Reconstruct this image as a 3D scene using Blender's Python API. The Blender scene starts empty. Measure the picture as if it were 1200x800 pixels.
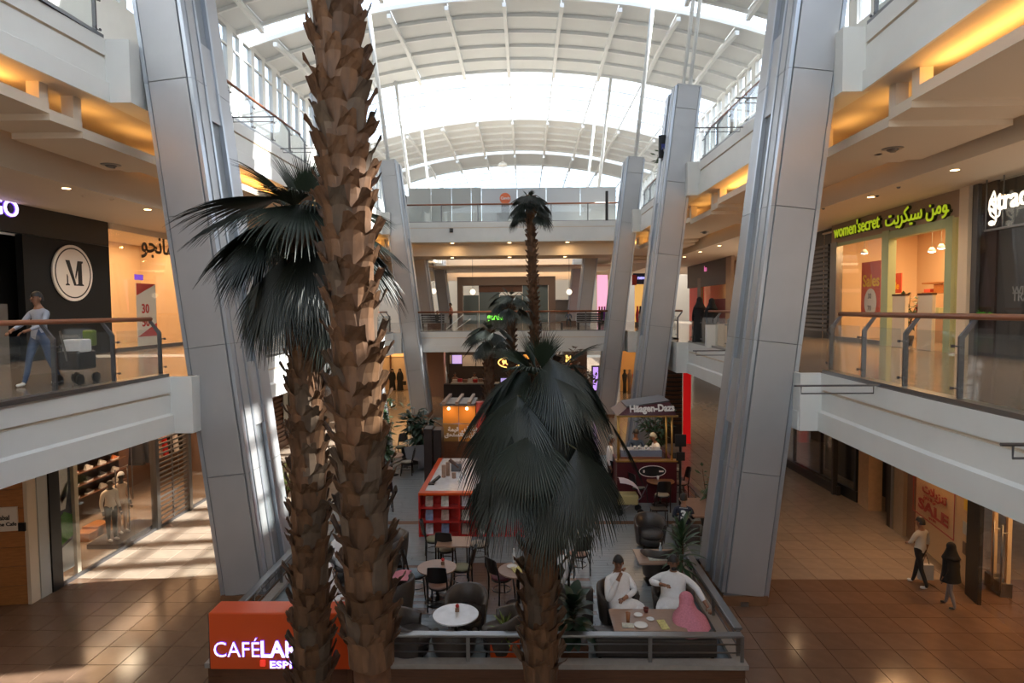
import bpy, bmesh, math, random
from mathutils import Vector, Matrix
R_ = random.Random(7)
PI = math.pi
SC = bpy.context.scene
COL = SC.collection

# ------------------------------------------------------------------ camera, sky, sun, exposure
F_PX, CAM_H, PITCH, ROLL, YAW = 740.0, 6.3, math.atan2(39, 740), 0.008, -math.atan2(16, 740)
_fw = Vector((math.sin(YAW) * math.cos(PITCH), math.cos(YAW) * math.cos(PITCH), -math.sin(PITCH)))
_r0 = Vector((math.cos(YAW), -math.sin(YAW), 0)); _u0 = _r0.cross(_fw)
_rt = _r0 * math.cos(ROLL) - _u0 * math.sin(ROLL); _up = _u0 * math.cos(ROLL) + _r0 * math.sin(ROLL)
CAM = Vector((0, 0, CAM_H))
cd = bpy.data.cameras.new('camera'); co = bpy.data.objects.new('camera', cd); COL.objects.link(co)
cd.sensor_width = 36; cd.lens = F_PX / 1200 * 36; cd.clip_end = 400; cd.clip_start = 0.05
_m = Matrix.Identity(4)
for i in range(3):
    _m[i][0], _m[i][1], _m[i][2], _m[i][3] = _rt[i], _up[i], -_fw[i], CAM[i]
co.matrix_world = _m
SC.camera = co

SUN_DIR = Vector((1, .17, .84)).normalized()        # from the floor to the sun
wd = bpy.data.worlds.new('sky'); SC.world = wd; wd.use_nodes = True
_n = wd.node_tree.nodes; _bg = _n['Background']
_sky = _n.new('ShaderNodeTexSky'); _sky.sky_type = 'NISHITA'; _sky.sun_disc = False
_sky.sun_elevation = math.asin(SUN_DIR.z); _sky.sun_rotation = math.atan2(SUN_DIR.x, SUN_DIR.y)
_sky.dust_density = 2.5; _sky.air_density = 1.0
_hs = _n.new('ShaderNodeHueSaturation'); _hs.inputs['Saturation'].default_value = .5
wd.node_tree.links.new(_sky.outputs[0], _hs.inputs['Color']); wd.node_tree.links.new(_hs.outputs[0], _bg.inputs[0]); _bg.inputs[1].default_value = 0.8
sl = bpy.data.lights.new('sun', 'SUN'); so = bpy.data.objects.new('sun', sl); COL.objects.link(so)
sl.energy = 20; sl.angle = math.radians(.6); sl.color = (1, .95, .87)
so.rotation_euler = (-SUN_DIR).to_track_quat('-Z', 'Y').to_euler()
SC.view_settings.view_transform = 'Standard'; SC.view_settings.look = 'None'
SC.view_settings.gamma = 1; SC.view_settings.exposure = -0.08
SC.cycles.max_bounces = 8; SC.cycles.diffuse_bounces = 5; SC.cycles.glossy_bounces = 3
SC.cycles.transmission_bounces = 4; SC.cycles.transparent_max_bounces = 24
SC.cycles.caustics_reflective = False; SC.cycles.caustics_refractive = False
SC.cycles.sample_clamp_indirect = 6; SC.cycles.use_denoising = True

def ray(px, py):
    return _fw + _rt * ((px - 600) / F_PX) - _up * ((py - 400) / F_PX)
def atz(px, py, z):                                 # point on a level seen at a place of the 1200 x 800 frame
    d = ray(px, py); return CAM + d * ((z - CAM_H) / d.z)
def aty(px, py, y):
    d = ray(px, py); return CAM + d * (y / d.y)
def atx(px, py, x):
    d = ray(px, py); return CAM + d * (x / d.x)

# ------------------------------------------------------------------ materials
def mat(name, col, rough=.5, metal=0., emit=None, es=1., noise=0., scale=8., spec=.5, rand=0., bump=0., trans=0., stretch=None):
    m = bpy.data.materials.new(name); m.use_nodes = True
    t = m.node_tree; b = t.nodes['Principled BSDF']
    b.inputs['Base Color'].default_value = (*col, 1); b.inputs['Roughness'].default_value = rough
    b.inputs['Metallic'].default_value = metal; b.inputs['Specular IOR Level'].default_value = spec
    if emit:
        b.inputs['Emission Color'].default_value = (*emit, 1); b.inputs['Emission Strength'].default_value = es
    if noise or bump:
        tc = t.nodes.new('ShaderNodeTexCoord'); mp = t.nodes.new('ShaderNodeMapping')
        t.links.new(tc.outputs['Object'], mp.inputs[0])
        if stretch: mp.inputs['Scale'].default_value = stretch
        nz = t.nodes.new('ShaderNodeTexNoise'); nz.inputs['Scale'].default_value = scale; nz.inputs['Detail'].default_value = 5
        t.links.new(mp.outputs[0], nz.inputs['Vector'])
    last = None
    if noise:
        mr = t.nodes.new('ShaderNodeMapRange'); mr.inputs[1].default_value = .25; mr.inputs[2].default_value = .75
        mr.inputs[3].default_value = 1 - noise; mr.inputs[4].default_value = 1 + noise
        t.links.new(nz.outputs[0], mr.inputs[0]); last = mr.outputs[0]
    if rand:
        oi = t.nodes.new('ShaderNodeObjectInfo'); m2 = t.nodes.new('ShaderNodeMapRange')
        m2.inputs[3].default_value = 1 - rand; m2.inputs[4].default_value = 1 + rand
        t.links.new(oi.outputs['Random'], m2.inputs[0])
        if last:
            mu = t.nodes.new('ShaderNodeMath'); mu.operation = 'MULTIPLY'
            t.links.new(last, mu.inputs[0]); t.links.new(m2.outputs[0], mu.inputs[1]); last = mu.outputs[0]
        else: last = m2.outputs[0]
    if last:
        vm = t.nodes.new('ShaderNodeVectorMath'); vm.operation = 'SCALE'; vm.inputs[0].default_value = col
        t.links.new(last, vm.inputs['Scale']); t.links.new(vm.outputs[0], b.inputs['Base Color'])
    if bump:
        bp = t.nodes.new('ShaderNodeBump'); bp.inputs['Strength'].default_value = bump; bp.inputs['Distance'].default_value = .02
        t.links.new(nz.outputs[0], bp.inputs['Height']); t.links.new(bp.outputs[0], b.inputs['Normal'])
    if trans:
        tr = t.nodes.new('ShaderNodeBsdfTranslucent'); tr.inputs[0].default_value = (*col, 1)
        mx = t.nodes.new('ShaderNodeMixShader'); mx.inputs[0].default_value = trans
        t.links.new(b.outputs[0], mx.inputs[1]); t.links.new(tr.outputs[0], mx.inputs[2])
        t.links.new(mx.outputs[0], t.nodes['Material Output'].inputs[0])
    return m

def glass_mat(name, tint=(.93, .96, .95), refl=1.0, haze=0.):
    m = bpy.data.materials.new(name); m.use_nodes = True; t = m.node_tree; t.nodes.clear()
    o = t.nodes.new('ShaderNodeOutputMaterial'); tr = t.nodes.new('ShaderNodeBsdfTransparent'); tr.inputs[0].default_value = (*tint, 1)
    gl = t.nodes.new('ShaderNodeBsdfGlossy'); gl.inputs['Roughness'].default_value = .02
    lw = t.nodes.new('ShaderNodeLayerWeight'); lw.inputs[0].default_value = .5
    fr = t.nodes.new('ShaderNodeMath'); fr.operation = 'POWER'; fr.inputs[1].default_value = 4.5; t.links.new(lw.outputs['Facing'], fr.inputs[0])
    mu = t.nodes.new('ShaderNodeMath'); mu.operation = 'MULTIPLY_ADD'; mu.inputs[1].default_value = .85 * refl; mu.inputs[2].default_value = .045 * refl; mu.use_clamp = True
    mx = t.nodes.new('ShaderNodeMixShader'); t.links.new(fr.outputs[0], mu.inputs[0]); t.links.new(mu.outputs[0], mx.inputs[0])
    t.links.new(tr.outputs[0], mx.inputs[1]); t.links.new(gl.outputs[0], mx.inputs[2]); last = mx
    if haze:
        df = t.nodes.new('ShaderNodeBsdfDiffuse'); df.inputs[0].default_value = (.7, .75, .75, 1)
        m2 = t.nodes.new('ShaderNodeMixShader'); m2.inputs[0].default_value = haze
        t.links.new(mx.outputs[0], m2.inputs[1]); t.links.new(df.outputs[0], m2.inputs[2]); last = m2
    t.links.new(last.outputs[0], o.inputs[0]); return m

M = {}
M['white'] = mat('white_paint', (.74, .75, .73), .45, noise=.03, scale=1.5)
M['cream'] = mat('cream_paint', (.70, .60, .47), .6)
M['ceil'] = mat('ceiling_paint', (.72, .62, .50), .7)
M['soffit'] = mat('soffit_paint', (.70, .62, .52), .7)
M['roof'] = mat('roof_panel_white', (.68, .70, .70), .5, trans=.06)  # slight translucency added so daylight brightens the underside and the hall
M['rib'] = mat('roof_steel_white', (.76, .78, .78), .45)
M['alu'] = mat('satin_aluminium', (.45, .455, .47), .38, .45, noise=.03, scale=2)
M['alu2'] = mat('aluminium_trim', (.50, .54, .60), .30, .7)
M['aludark'] = mat('recess_aluminium', (.25, .27, .29), .45, .4)
M['joint'] = mat('dark_joint', (.05, .06, .08), .6)
M['plinth'] = mat('brown_stone', (.20, .10, .05), .35, noise=.15, scale=5)
M['tile'] = mat('beige_tile', (.31, .245, .19), .15, noise=.10, scale=3.5, rand=.07)
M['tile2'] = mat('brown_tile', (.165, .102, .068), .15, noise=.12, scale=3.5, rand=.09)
M['grout'] = mat('grout', (.17, .115, .08), .7)
M['rail'] = mat('reddish_wood_rail', (.26, .09, .04), .3, noise=.2, scale=10, stretch=(6, .5, 6))
M['steel'] = mat('brushed_steel', (.27, .27, .27), .3, .9)
M['steeld'] = mat('dark_steel', (.16, .16, .17), .35, .8)
M['glass'] = glass_mat('rail_glass', (.95, .97, .965), 1.0, .015)
M['shopglass'] = glass_mat('shop_glass', (.97, .98, .975), 1.0)
M['sky_glass'] = glass_mat('roof_glass', (.97, .99, 1.), .6)
M['black'] = mat('black_panel', (.012, .013, .014), .35)
M['dark'] = mat('dark_interior', (.03, .026, .024), .5)
M['wood'] = mat('honey_wood', (.42, .18, .06), .35, noise=.18, scale=6, stretch=(1, 1, 8))
M['woodd'] = mat('dark_brown_wood', (.11, .045, .022), .35, noise=.2, scale=6, stretch=(.6, 6, 6))
M['orange'] = mat('orange_lacquer', (.62, .075, .012), .28)
M['red'] = mat('red_lacquer', (.45, .02, .015), .3)
M['cloth'] = mat('white_cloth', (.78, .78, .79), .85, noise=.05, scale=20)
M['skin'] = mat('brown_skin', (.27, .13, .075), .55)
M['skin2'] = mat('light_skin', (.45, .25, .16), .55)
M['hair'] = mat('black_hair', (.012, .010, .010), .5)
M['leather'] = mat('taupe_leather', (.055, .045, .040), .38, noise=.15, scale=15)
M['blackwood'] = mat('black_stained_wood', (.014, .011, .010), .3)
M['warm'] = mat('warm_lamp', (1, .8, .5), emit=(1, .62, .28), es=14)
M['lampw'] = mat('white_lamp', (1, 1, 1), emit=(1, .93, .8), es=9)

# ------------------------------------------------------------------ mesh building
class MB:
    def __init__(s): s.v = []; s.f = []; s.mi = []; s.mx = Matrix.Identity(4); s.cur = 0
    def add(s, vs, fs):
        n = len(s.v); s.v += [s.mx @ Vector(p) for p in vs]; s.f += [tuple(n + i for i in f) for f in fs]; s.mi += [s.cur] * len(fs); return s
    def box(s, x0, y0, z0, x1, y1, z1):
        return s.add([(x, y, z) for z in (z0, z1) for y in (y0, y1) for x in (x0, x1)],
                     [(0, 2, 3, 1), (4, 5, 7, 6), (0, 1, 5, 4), (2, 6, 7, 3), (0, 4, 6, 2), (1, 3, 7, 5)])
    def cbox(s, c, sx, sy, sz): return s.box(c[0] - sx / 2, c[1] - sy / 2, c[2] - sz / 2, c[0] + sx / 2, c[1] + sy / 2, c[2] + sz / 2)
    def hexa(s, p):   # 8 points: bottom 4 (ccw), top 4
        return s.add(p, [(3, 2, 1, 0), (4, 5, 6, 7), (0, 1, 5, 4), (1, 2, 6, 5), (2, 3, 7, 6), (3, 0, 4, 7)])
    def prism(s, pts, vec):   # planar polygon pushed along a vector
        n = len(pts); v = Vector(vec); a = [Vector(p) for p in pts]
        return s.add(a + [p + v for p in a], [tuple(range(n))[::-1], tuple(range(n, 2 * n))] + [(i, (i + 1) % n, n + (i + 1) % n, n + i) for i in range(n)])
    def bar(s, a, b, w, h, up=(0, 0, 1)):   # rectangular bar from a to b
        a = Vector(a); b = Vector(b); d = (b - a).normalized(); u = Vector(up)
        if abs(d.dot(u)) > .98: u = Vector((0, 1, 0))
        x = d.cross(u).normalized() * w / 2; y = x.cross(d).normalized() * h / 2
        return s.hexa([a - x - y, a + x - y, b + x - y, b - x - y, a - x + y, a + x + y, b + x + y, b - x + y])
    def tube(s, pts, r, n=8, cap=True, flat=1.):
        pts = [Vector(p) for p in pts]; k = len(pts); rs = r if isinstance(r, (list, tuple)) else [r] * k
        up = None; vs = []
        for i, p in enumerate(pts):
            d = (pts[min(i + 1, k - 1)] - pts[max(i - 1, 0)])
            d = d.normalized() if d.length > 1e-9 else Vector((0, 0, 1))
            if up is None: up = Vector((0, 0, 1)) if abs(d.z) < .9 else Vector((0, 1, 0))
            x = d.cross(up); x = x.normalized() if x.length > 1e-6 else Vector((1, 0, 0)); y = x.cross(d).normalized(); up = y
            for j in range(n):
                a = 2 * PI * j / n; vs.append(p + x * math.cos(a) * rs[i] + y * math.sin(a) * rs[i] * flat)
        fs = [(i * n + j, i * n + (j + 1) % n, (i + 1) * n + (j + 1) % n, (i + 1) * n + j) for i in range(k - 1) for j in range(n)]
        if cap: fs += [tuple(range(n))[::-1], tuple((k - 1) * n + j for j in range(n))]
        return s.add(vs, fs)
    def lathe(s, prof, c=(0, 0, 0), n=16, sx=1., sy=1., a0=0., a1=2 * PI):
        full = abs(a1 - a0 - 2 * PI) < 1e-6; m = n if full else n + 1; vs = []
        for r, z in prof:
            for j in range(m):
                a = a0 + (a1 - a0) * j / n; vs.append((c[0] + r * sx * math.cos(a), c[1] + r * sy * math.sin(a), c[2] + z))
        k = len(prof); fs = []
        for i in range(k - 1):
            for j in range(n): fs.append((i * m + j, i * m + (j + 1) % m, (i + 1) * m + (j + 1) % m, (i + 1) * m + j))
        if full:
            if prof[0][0] > 1e-5: fs.append(tuple(range(m))[::-1])
            if prof[-1][0] > 1e-5: fs.append(tuple((k - 1) * m + j for j in range(m)))
        return s.add(vs, fs)
    def disc(s, c, r, nrm=(0, 0, -1), n=16, h=.02):
        q = Vector(nrm).to_track_quat('Z', 'Y'); old = s.mx; s.mx = old @ Matrix.Translation(c) @ q.to_matrix().to_4x4()
        s.lathe([(r, -h), (r, 0)], n=n); s.mx = old; return s
    def ell(s, c, rx, ry, rz, n=12, k=8):
        return s.lathe([(max(1e-6, math.sin(PI * i / k)), -math.cos(PI * i / k) * rz) for i in range(k + 1)], c, n, rx, ry)
    def grid(s, rows, closed=False):
        n = len(rows[0]); k = len(rows); vs = [p for r in rows for p in r]; m = n if closed else n - 1
        return s.add(vs, [(i * n + j, i * n + (j + 1) % n, (i + 1) * n + (j + 1) % n, (i + 1) * n + j) for i in range(k - 1) for j in range(m)])
    def sheet(s, rows, th):    # a grid given thickness along -normal (approx by vector)
        th = Vector(th); n = len(rows[0]); k = len(rows); s.grid(rows); s.grid([[Vector(p) + th for p in r][::-1] for r in rows])
        def strip(a): s.grid([a, [Vector(p) + th for p in a]])
        strip(rows[0][::-1]); strip(rows[-1]); strip([r[0] for r in rows]); strip([r[-1] for r in rows][::-1]); return s
    def build(s, name, m, parent=None, smooth=False, kind=None, world=True, label=None, origin=None, bevel=0):
        me = bpy.data.meshes.new(name)
        vs = s.v
        o = bpy.data.objects.new(name, me)
        if parent is not None:
            if world: inv = wm(parent).inverted(); vs = [inv @ p for p in vs]
            o.parent = parent
        elif world:
            if origin is None:
                xs = [p.x for p in vs]; ys = [p.y for p in vs]; zs = [p.z for p in vs]
                origin = ((min(xs) + max(xs)) / 2, (min(ys) + max(ys)) / 2, min(zs))
            og = Vector(origin); vs = [p - og for p in vs]; o.location = og
        me.from_pydata([tuple(p) for p in vs], [], s.f)
        for q in (m if isinstance(m, (list, tuple)) else [m]): me.materials.append(q)
        if s.mi and max(s.mi) > 0: me.polygons.foreach_set('material_index', s.mi)
        if smooth: me.polygons.foreach_set('use_smooth', [True] * len(s.f))
        me.update(); COL.objects.link(o)
        if bevel:
            bv = o.modifiers.new('edge', 'BEVEL'); bv.width = bevel; bv.segments = 2; bv.limit_method = 'ANGLE'
        if kind: o['kind'] = kind
        if label: o['label'] = label
        return o

def wm(o):
    m = o.matrix_basis.copy()
    while o.parent: o = o.parent; m = o.matrix_basis @ m
    return m
def tag(o, label, cat, group=None, kind=None):
    if label: o['label'] = label
    if cat: o['category'] = cat
    if group: o['group'] = group
    if kind: o['kind'] = kind
    return o
def thing(name, label, cat, loc=(0, 0, 0), rz=0., group=None):
    o = bpy.data.objects.new(name, None); COL.objects.link(o); o.location = loc; o.rotation_euler = (0, 0, rz); o.empty_display_size = .1
    return tag(o, label, cat, group)
def struct_root(name, loc=(0, 0, 0)):
    o = bpy.data.objects.new(name, None); COL.objects.link(o); o.location = loc; o['kind'] = 'structure'; return o
def dup(o, loc=None, rz=None, label=None, group=None, parent=None, scale=None):
    c = o.copy(); COL.objects.link(c)
    if parent is not None: c.parent = parent
    for ch in o.children: dup(ch, parent=c)
    if loc is not None: c.location = loc
    if rz is not None: c.rotation_euler = (0, 0, rz)
    if scale: c.scale = (scale, scale, scale)
    if label: c['label'] = label
    if group: c['group'] = group
    return c
def area(name, loc, sx, sy, energy, col, to=(0, 0, -1), spread=PI):
    l = bpy.data.lights.new(name, 'AREA'); l.shape = 'RECTANGLE'; l.size = sx; l.size_y = sy; l.energy = energy; l.color = col; l.spread = spread
    o = bpy.data.objects.new(name, l); COL.objects.link(o); 
    z = -Vector(to).normalized(); y = Vector((0, 1, 0)) if abs(z.y) < .9 else Vector((0, 0, 1)); x = y.cross(z).normalized(); y = z.cross(x)
    m = Matrix.Identity(4)
    for i in range(3): m[i][0], m[i][1], m[i][2], m[i][3] = x[i], y[i], z[i], loc[i]
    o.matrix_world = m; return o
def text_mb(body, size, mx, depth=.01, bold=0., align='LEFT', sx=1.):
    cu = bpy.data.curves.new('t', 'FONT'); cu.body = body; cu.size = size; cu.extrude = depth / 2; cu.offset = bold; cu.align_x = align; cu.resolution_u = 3
    o = bpy.data.objects.new('t', cu); COL.objects.link(o); dg = bpy.context.evaluated_depsgraph_get(); dg.update()
    me = bpy.data.meshes.new_from_object(o.evaluated_get(dg)); b = MB(); b.mx = mx @ Matrix.Diagonal((sx, 1, 1, 1))
    b.add([v.co for v in me.vertices], [tuple(p.vertices) for p in me.polygons])
    bpy.data.objects.remove(o); bpy.data.curves.remove(cu); bpy.data.meshes.remove(me); return b
def face_mx(o, right, up=(0, 0, 1)):   # frame: x along right, y along up, z towards the viewer
    r = Vector(right).normalized(); u = Vector(up).normalized(); n = r.cross(u); m = Matrix.Identity(4)
    for i in range(3): m[i][0], m[i][1], m[i][2], m[i][3] = r[i], u[i], n[i], o[i]
    return m
# ------------------------------------------------------------------ levels and grid
AX, LEAN = -.75, .115
Z1, Z1B, Z2, Z2B = 4.95, 3.78, 11.75, 10.5
YC = [13.1, 24.5, 35.9, 47.3, 58.7]
def off(yc): return -.8 if yc > 40 else 0.
E1 = {-1: [(-14, -7.6), (9, -7.55), (13.0, -7.3), (24.5, -7.45), (36, -7.5), (62, -7.6)],
      1: [(-14, 5.65), (9, 5.76), (13.0, 5.95), (24.5, 6.2), (36, 6.2), (62, 6.1)]}
E2 = {-1: [(-14, -8.6), (10.4, -8.54), (13.2, -8.36), (24.5, -8.15), (36, -8.05), (74, -8.2)],
      1: [(-14, 6.3), (9, 6.47), (13.0, 6.7), (24.5, 6.58), (36, 6.46), (74, 6.2)]}
def lerp_edge(e, y):
    for (a, xa), (b, xb) in zip(e, e[1:]):
        if y <= b: return xa + (xb - xa) * (y - a) / (b - a)
    return e[-1][1]
def edge_line(e, s, step=.38):     # plan line of a balcony edge, stepping in at every column
    ys = sorted(set([p[0] for p in e])); out = []
    for y in ys: out.append((y, lerp_edge(e, y)))
    res = [p for p in out if not any(c - .25 <= p[0] <= c + 1.95 for c in YC)]
    for c in YC:
        if c > e[-1][0]: continue
        a, b = c - .25, c + 1.95
        res += [(a, lerp_edge(e, a)), (a + .001, lerp_edge(e, a) - s * step), (b - .001, lerp_edge(e, b) - s * step), (b, lerp_edge(e, b))]
    return sorted(res)

# ---- ground floor
fl = MB().box(-26, -14, -.3, 26, 80, -.02).build('floor', M['grout'], kind='structure')
cells = []
T = .6
yy = 8.4
while yy < 36:
    for side in (-1, 1):
        if side < 0: xs = [-4.9 - T * (i + 1) for i in range(12)]
        else: xs = [3.7 + T * i for i in range(14)]
        for x in xs:
            cells.append((x, yy))
    yy += T
tile_me = {}
def tile_mesh(m):
    b = MB(); g = .0035; b.hexa([(g, g, -.02), (T - g, g, -.02), (T - g, T - g, -.02), (g, T - g, -.02), (g + .004, g + .004, 0), (T - g - .004, g + .004, 0), (T - g - .004, T - g - .004, 0), (g + .004, T - g - .004, 0)])
    me = bpy.data.meshes.new('tile'); me.from_pydata([tuple(p) for p in b.v], [], b.f); me.materials.append(m); return me
TM = [tile_mesh(M['tile']), tile_mesh(M['tile2'])]
def seen(x, y):
    d = Vector((x + .3, y + .3, 0)) - CAM; z = d.dot(_fw)
    px = 600 + F_PX * d.dot(_rt) / z; py = 400 - F_PX * d.dot(_up) / z
    return -40 < px < 1240 and py < 830
vis = sorted([c for c in cells if seen(*c)], key=lambda c: c[1])
near = set(vis[:298])
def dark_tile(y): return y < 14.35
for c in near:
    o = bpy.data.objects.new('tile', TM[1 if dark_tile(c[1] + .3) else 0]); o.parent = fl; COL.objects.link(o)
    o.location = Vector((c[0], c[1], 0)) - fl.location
rest = [MB(), MB()]
for c in cells:
    if c in near: continue
    rest[1 if dark_tile(c[1] + .3) else 0].box(c[0] + .005, c[1] + .005, -.02, c[0] + T - .005, c[1] + T - .005, 0)
for b, m in zip(rest, (M['tile'], M['tile2'])): b.build('distant_tiles', m, fl, kind='stuff')
# the rest of the ground: broad paving out of the tiled aisles
b = MB(); b.box(-26, -14, -.02, 26, 8.4, -.001); b.box(-26, 8.4, -.02, -12.1, 36, -.002); b.box(12.1, 8.4, -.02, 26, 36, -.002); b.box(-4.9, 8.4, -.02, 3.7, 36, -.004); b.box(-26, 36, -.02, 26, 80, -.001)
b.build('paving', M['tile'], fl)

# ---- balconies: slab, fascia with a groove and a lip
def balcony(level, side, z_top, z_bot, e, xo, y1):
    pts = [p for p in edge_line(e, side) if p[0] <= y1]
    if pts[-1][0] < y1: pts.append((y1, lerp_edge(e, y1)))
    root = struct_root('floor_gallery_%s' % level)
    def sw(prof, name, m):
        rows = [[(x - side * d, y, z) for d, z in prof] for y, x in pts]
        if side < 0: rows = [r[::-1] for r in rows]
        return MB().grid(rows).build(name, m, root, world=False)
    h = z_top - z_bot
    sw([(0, z_top), (0, z_top - .33)], 'fascia_top_band', M['white'])
    sw([(0, z_top - .33), (-.05, z_top - .34), (-.05, z_top - .37), (0, z_top - .375)], 'fascia_groove', M['soffit'])
    sw([(-.015, z_top - .372), (-.015, z_bot + .40)], 'fascia_board', M['white'])
    sw([(-.015, z_bot + .42), (.05, z_bot + .38), (.05, z_bot), (0, z_bot)], 'fascia_lip', M['white'])
    for c in YC:
        if c > y1 - 3: continue
        xi = lerp_edge(e, c + .8) - side * .44; xj = lerp_edge(e, c + .8) + side * .1
        MB().box(min(xi, xj), c - .32, z_bot - .004, max(xi, xj), c + 2.02, z_top - .01).build('fascia_block', M['white'], root)
    b = MB()
    for (ya, xa), (yb, xb) in zip(pts, pts[1:]):
        if yb - ya < .01: continue
        b.add([(xa, ya, z_top), (xb, yb, z_top), (xo, yb, z_top), (xo, ya, z_top)], [(0, 1, 2, 3) if side < 0 else (3, 2, 1, 0)])
        b.add([(xa, ya, z_bot), (xb, yb, z_bot), (xo, yb, z_bot), (xo, ya, z_bot)], [(3, 2, 1, 0) if side < 0 else (0, 1, 2, 3)])
    b.box(min(xo, xo + side * .2), -14, z_bot, max(xo, xo + side * .2), y1, z_top)
    b.mi = [1 if abs(b.v[f[0]].z - z_top) < .001 else 0 for f in b.f]
    b.build('slab', [M['soffit'], M['tile']], root, world=False)
    return root
for s in (-1, 1):
    balcony('first', s, Z1, Z1B, E1[s], AX + s * 17, 62)
    balcony('second', s, Z2, Z2B, E2[s], AX + s * 17, 74)

# dropped ceilings under the second gallery: a raised main field, two steps down at every column
def ceiling_run(side):
    root = struct_root('ceiling_first_%s' % ('left' if side < 0 else 'right'))
    xo = -10.2 if side < 0 else 9.4
    def piece(y0, y1, z, name):
        x0 = lerp_edge(E2[side], y0) + side * .36; x1 = lerp_edge(E2[side], y1) + side * .36
        q = [(x0, y0), (x1, y1), (xo, y1), (xo, y0)]
        if side > 0: q = q[::-1]
        MB().prism([(a, c, z) for a, c in q][::-1], (0, 0, .2)).build(name, M['ceil'], root)
    prev = -8.
    for c in YC[:3] + [47.3]:
        piece(prev, c - 1.35, 9.98, 'ceiling_panel'); piece(c - 1.35, c - .55, 9.86, 'ceiling_panel')
        piece(c - .55, c + 2.3, 9.74, 'ceiling_panel'); piece(c + 2.3, c + 3.1, 9.86, 'ceiling_panel'); prev = c + 3.1
        for yb, zb_ in ((c - 1.45, 10.0), (c - .65, 9.88), (c + 2.3, 9.88), (c + 3.1, 10.0)):
            x0 = lerp_edge(E2[side], yb) + side * .37
            MB().box(min(x0, x0 + side * .24), yb - .11, zb_, max(x0, x0 + side * .24), yb + .11, 10.5).build('ceiling_hanger_block', M['ceil'], root)
    # outer, lower ceiling in front of the shops
    zc = 9.45 if side > 0 else 9.2
    MB().box(min(xo + side * .2, xo + side * 7), -8, zc, max(xo + side * .2, xo + side * 7), 62, 10.35).build('ceiling_shop_strip', M['ceil'], root)
    # warm cove lamps lying on the dropped ceiling
    for y0, y1 in ((3.5, 11.4), (16.4, 22.9), (27.8, 34.2), (39.2, 45.8)):
        x = lerp_edge(E2[side], (y0 + y1) / 2) + side * .75
        area('cove_lamp', (x, (y0 + y1) / 2, 10.22), .12, y1 - y0, 55, (1, .50, .12), (-side * .25, 0, 1))
        area('cove_lamp', (xo + side * .1, (y0 + y1) / 2, 10.2), .1, y1 - y0, 14, (1, .52, .15), (-side * .2, 0, 1))
    for c in YC[:3]:
        x = lerp_edge(E2[side], c + 1) + side * .8; area('cove_lamp', (x, c - .2, 10.02), .12, 1.6, 7, (1, .50, .12), (-side * .25, 0, 1)); area('cove_lamp', (x, c + 2.0, 10.02), .12, 1.6, 7, (1, .50, .12), (-side * .25, 0, 1))
    return root
ceiling_run(-1); ceiling_run(1)

# ---- leaning columns
def column(side, yc, full=True):
    dx = AX + off(yc); H = 14.6
    root = struct_root('column', (dx + side * 5.3, yc, 0))
    def P(u, v, z): return (dx + side * (4.82 + LEAN * z + u), yc + v, z)
    def blk(u0, u1, v0, v1, z0, z1, tilt=True):
        k = LEAN if tilt else 0
        q = lambda u, v, z: P(u, v, z - k * (u - .49))
        p = [q(u0, v0, z0), q(u1, v0, z0), q(u1, v1, z0), q(u0, v1, z0), q(u0, v0, z1), q(u1, v0, z1), q(u1, v1, z1), q(u0, v1, z1)]
        if side < 0: p = [p[i] for i in (1, 0, 3, 2, 5, 4, 7, 6)]
        return MB().hexa(p)
    blk(.05, .95, .05, 1.65, .1, H - .1).build('core', M['aludark'], root)
    zs = [.22, 2.8, 5.55, 8.3, 11.05, 13.8, H + .05]
    for a, c in zip(zs, zs[1:]):
        blk(.095, .885, 0, .04, a + .006, c - .006).build('panel', M['alu'], root, bevel=.006)
        blk(.92, 1.0, .03, .75, a + .004, c - .004).build('corner_trim', M['alu2'], root)
        blk(0.0, .07, .03, .2, a + .004, c - .004).build('corner_trim', M['alu2'], root)
        blk(-.02, .06, .215, .50, a + .006, c - .006).build('flange', M['alu'], root)
        blk(-.04, .06, .515, .60, a + .006, c - .006).build('flange_edge', M['alu2'], root)
        blk(-.04, .06, 1.08, 1.17, a + .006, c - .006).build('flange_edge', M['alu2'], root)
        blk(-.02, .06, 1.185, 1.7, a + .006, c - .006).build('flange', M['alu'], root)
    for a, c in ((3.7, 5.1), (10.35, 12.0)):
        blk(-.005, .06, .6, 1.08, a, c).build('infill_panel', M['alu'], root)
    blk(.03, .97, -.02, 1.72, 0, .2, False).build('plinth', M['plinth'], root)
    blk(.05, .95, .0, 1.7, H + .05, H + .1).build('cap', M['alu'], root)
    for u in ((.36, .62) if yc < 30 else (.5,)):
        MB().tube([P(u, .45, H), P(u, .45, 23.2 + (0 if yc > 20 else -.4))], .075 if yc < 30 else .12, 8).build('roof_mast', M['rib'], root, smooth=True)
for yc in YC:
    for s in (-1, 1): column(s, yc)

# ---- barrel roof: curved skin on ribs and purlins, glazed bays between
RC, RR, HWD = 24.05, 47.0, 15.0
RX0 = AX - .35
def rz(x): return RC - (RR - math.sqrt(RR * RR - (x - AX) ** 2))
def roof_strip(x0, x1, y0, y1, dz=0., th=.08, n=2):
    xs = [x0 + (x1 - x0) * i / n for i in range(n + 1)]
    b = MB(); rows = [[(x, y, rz(x) + dz) for x in xs] for y in (y0, y1)]
    return b.sheet([r[::-1] for r in rows], (0, 0, th))
roof = struct_root('roof')
RIBX = [RX0 + 3.3 * k for k in range(-4, 5)]
XE = [AX - HWD] + RIBX + [AX + HWD]
OPA = [(-25, -14), (0.6, 12), (12, 21.9), (23.1, 35.2), (36.9, 48), (60, 71.6), (73, 79)]
GLZ = [(-14, .6), (21.9, 23.1), (35.2, 36.9), (48, 60), (71.6, 73), (79, 95)]
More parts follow.
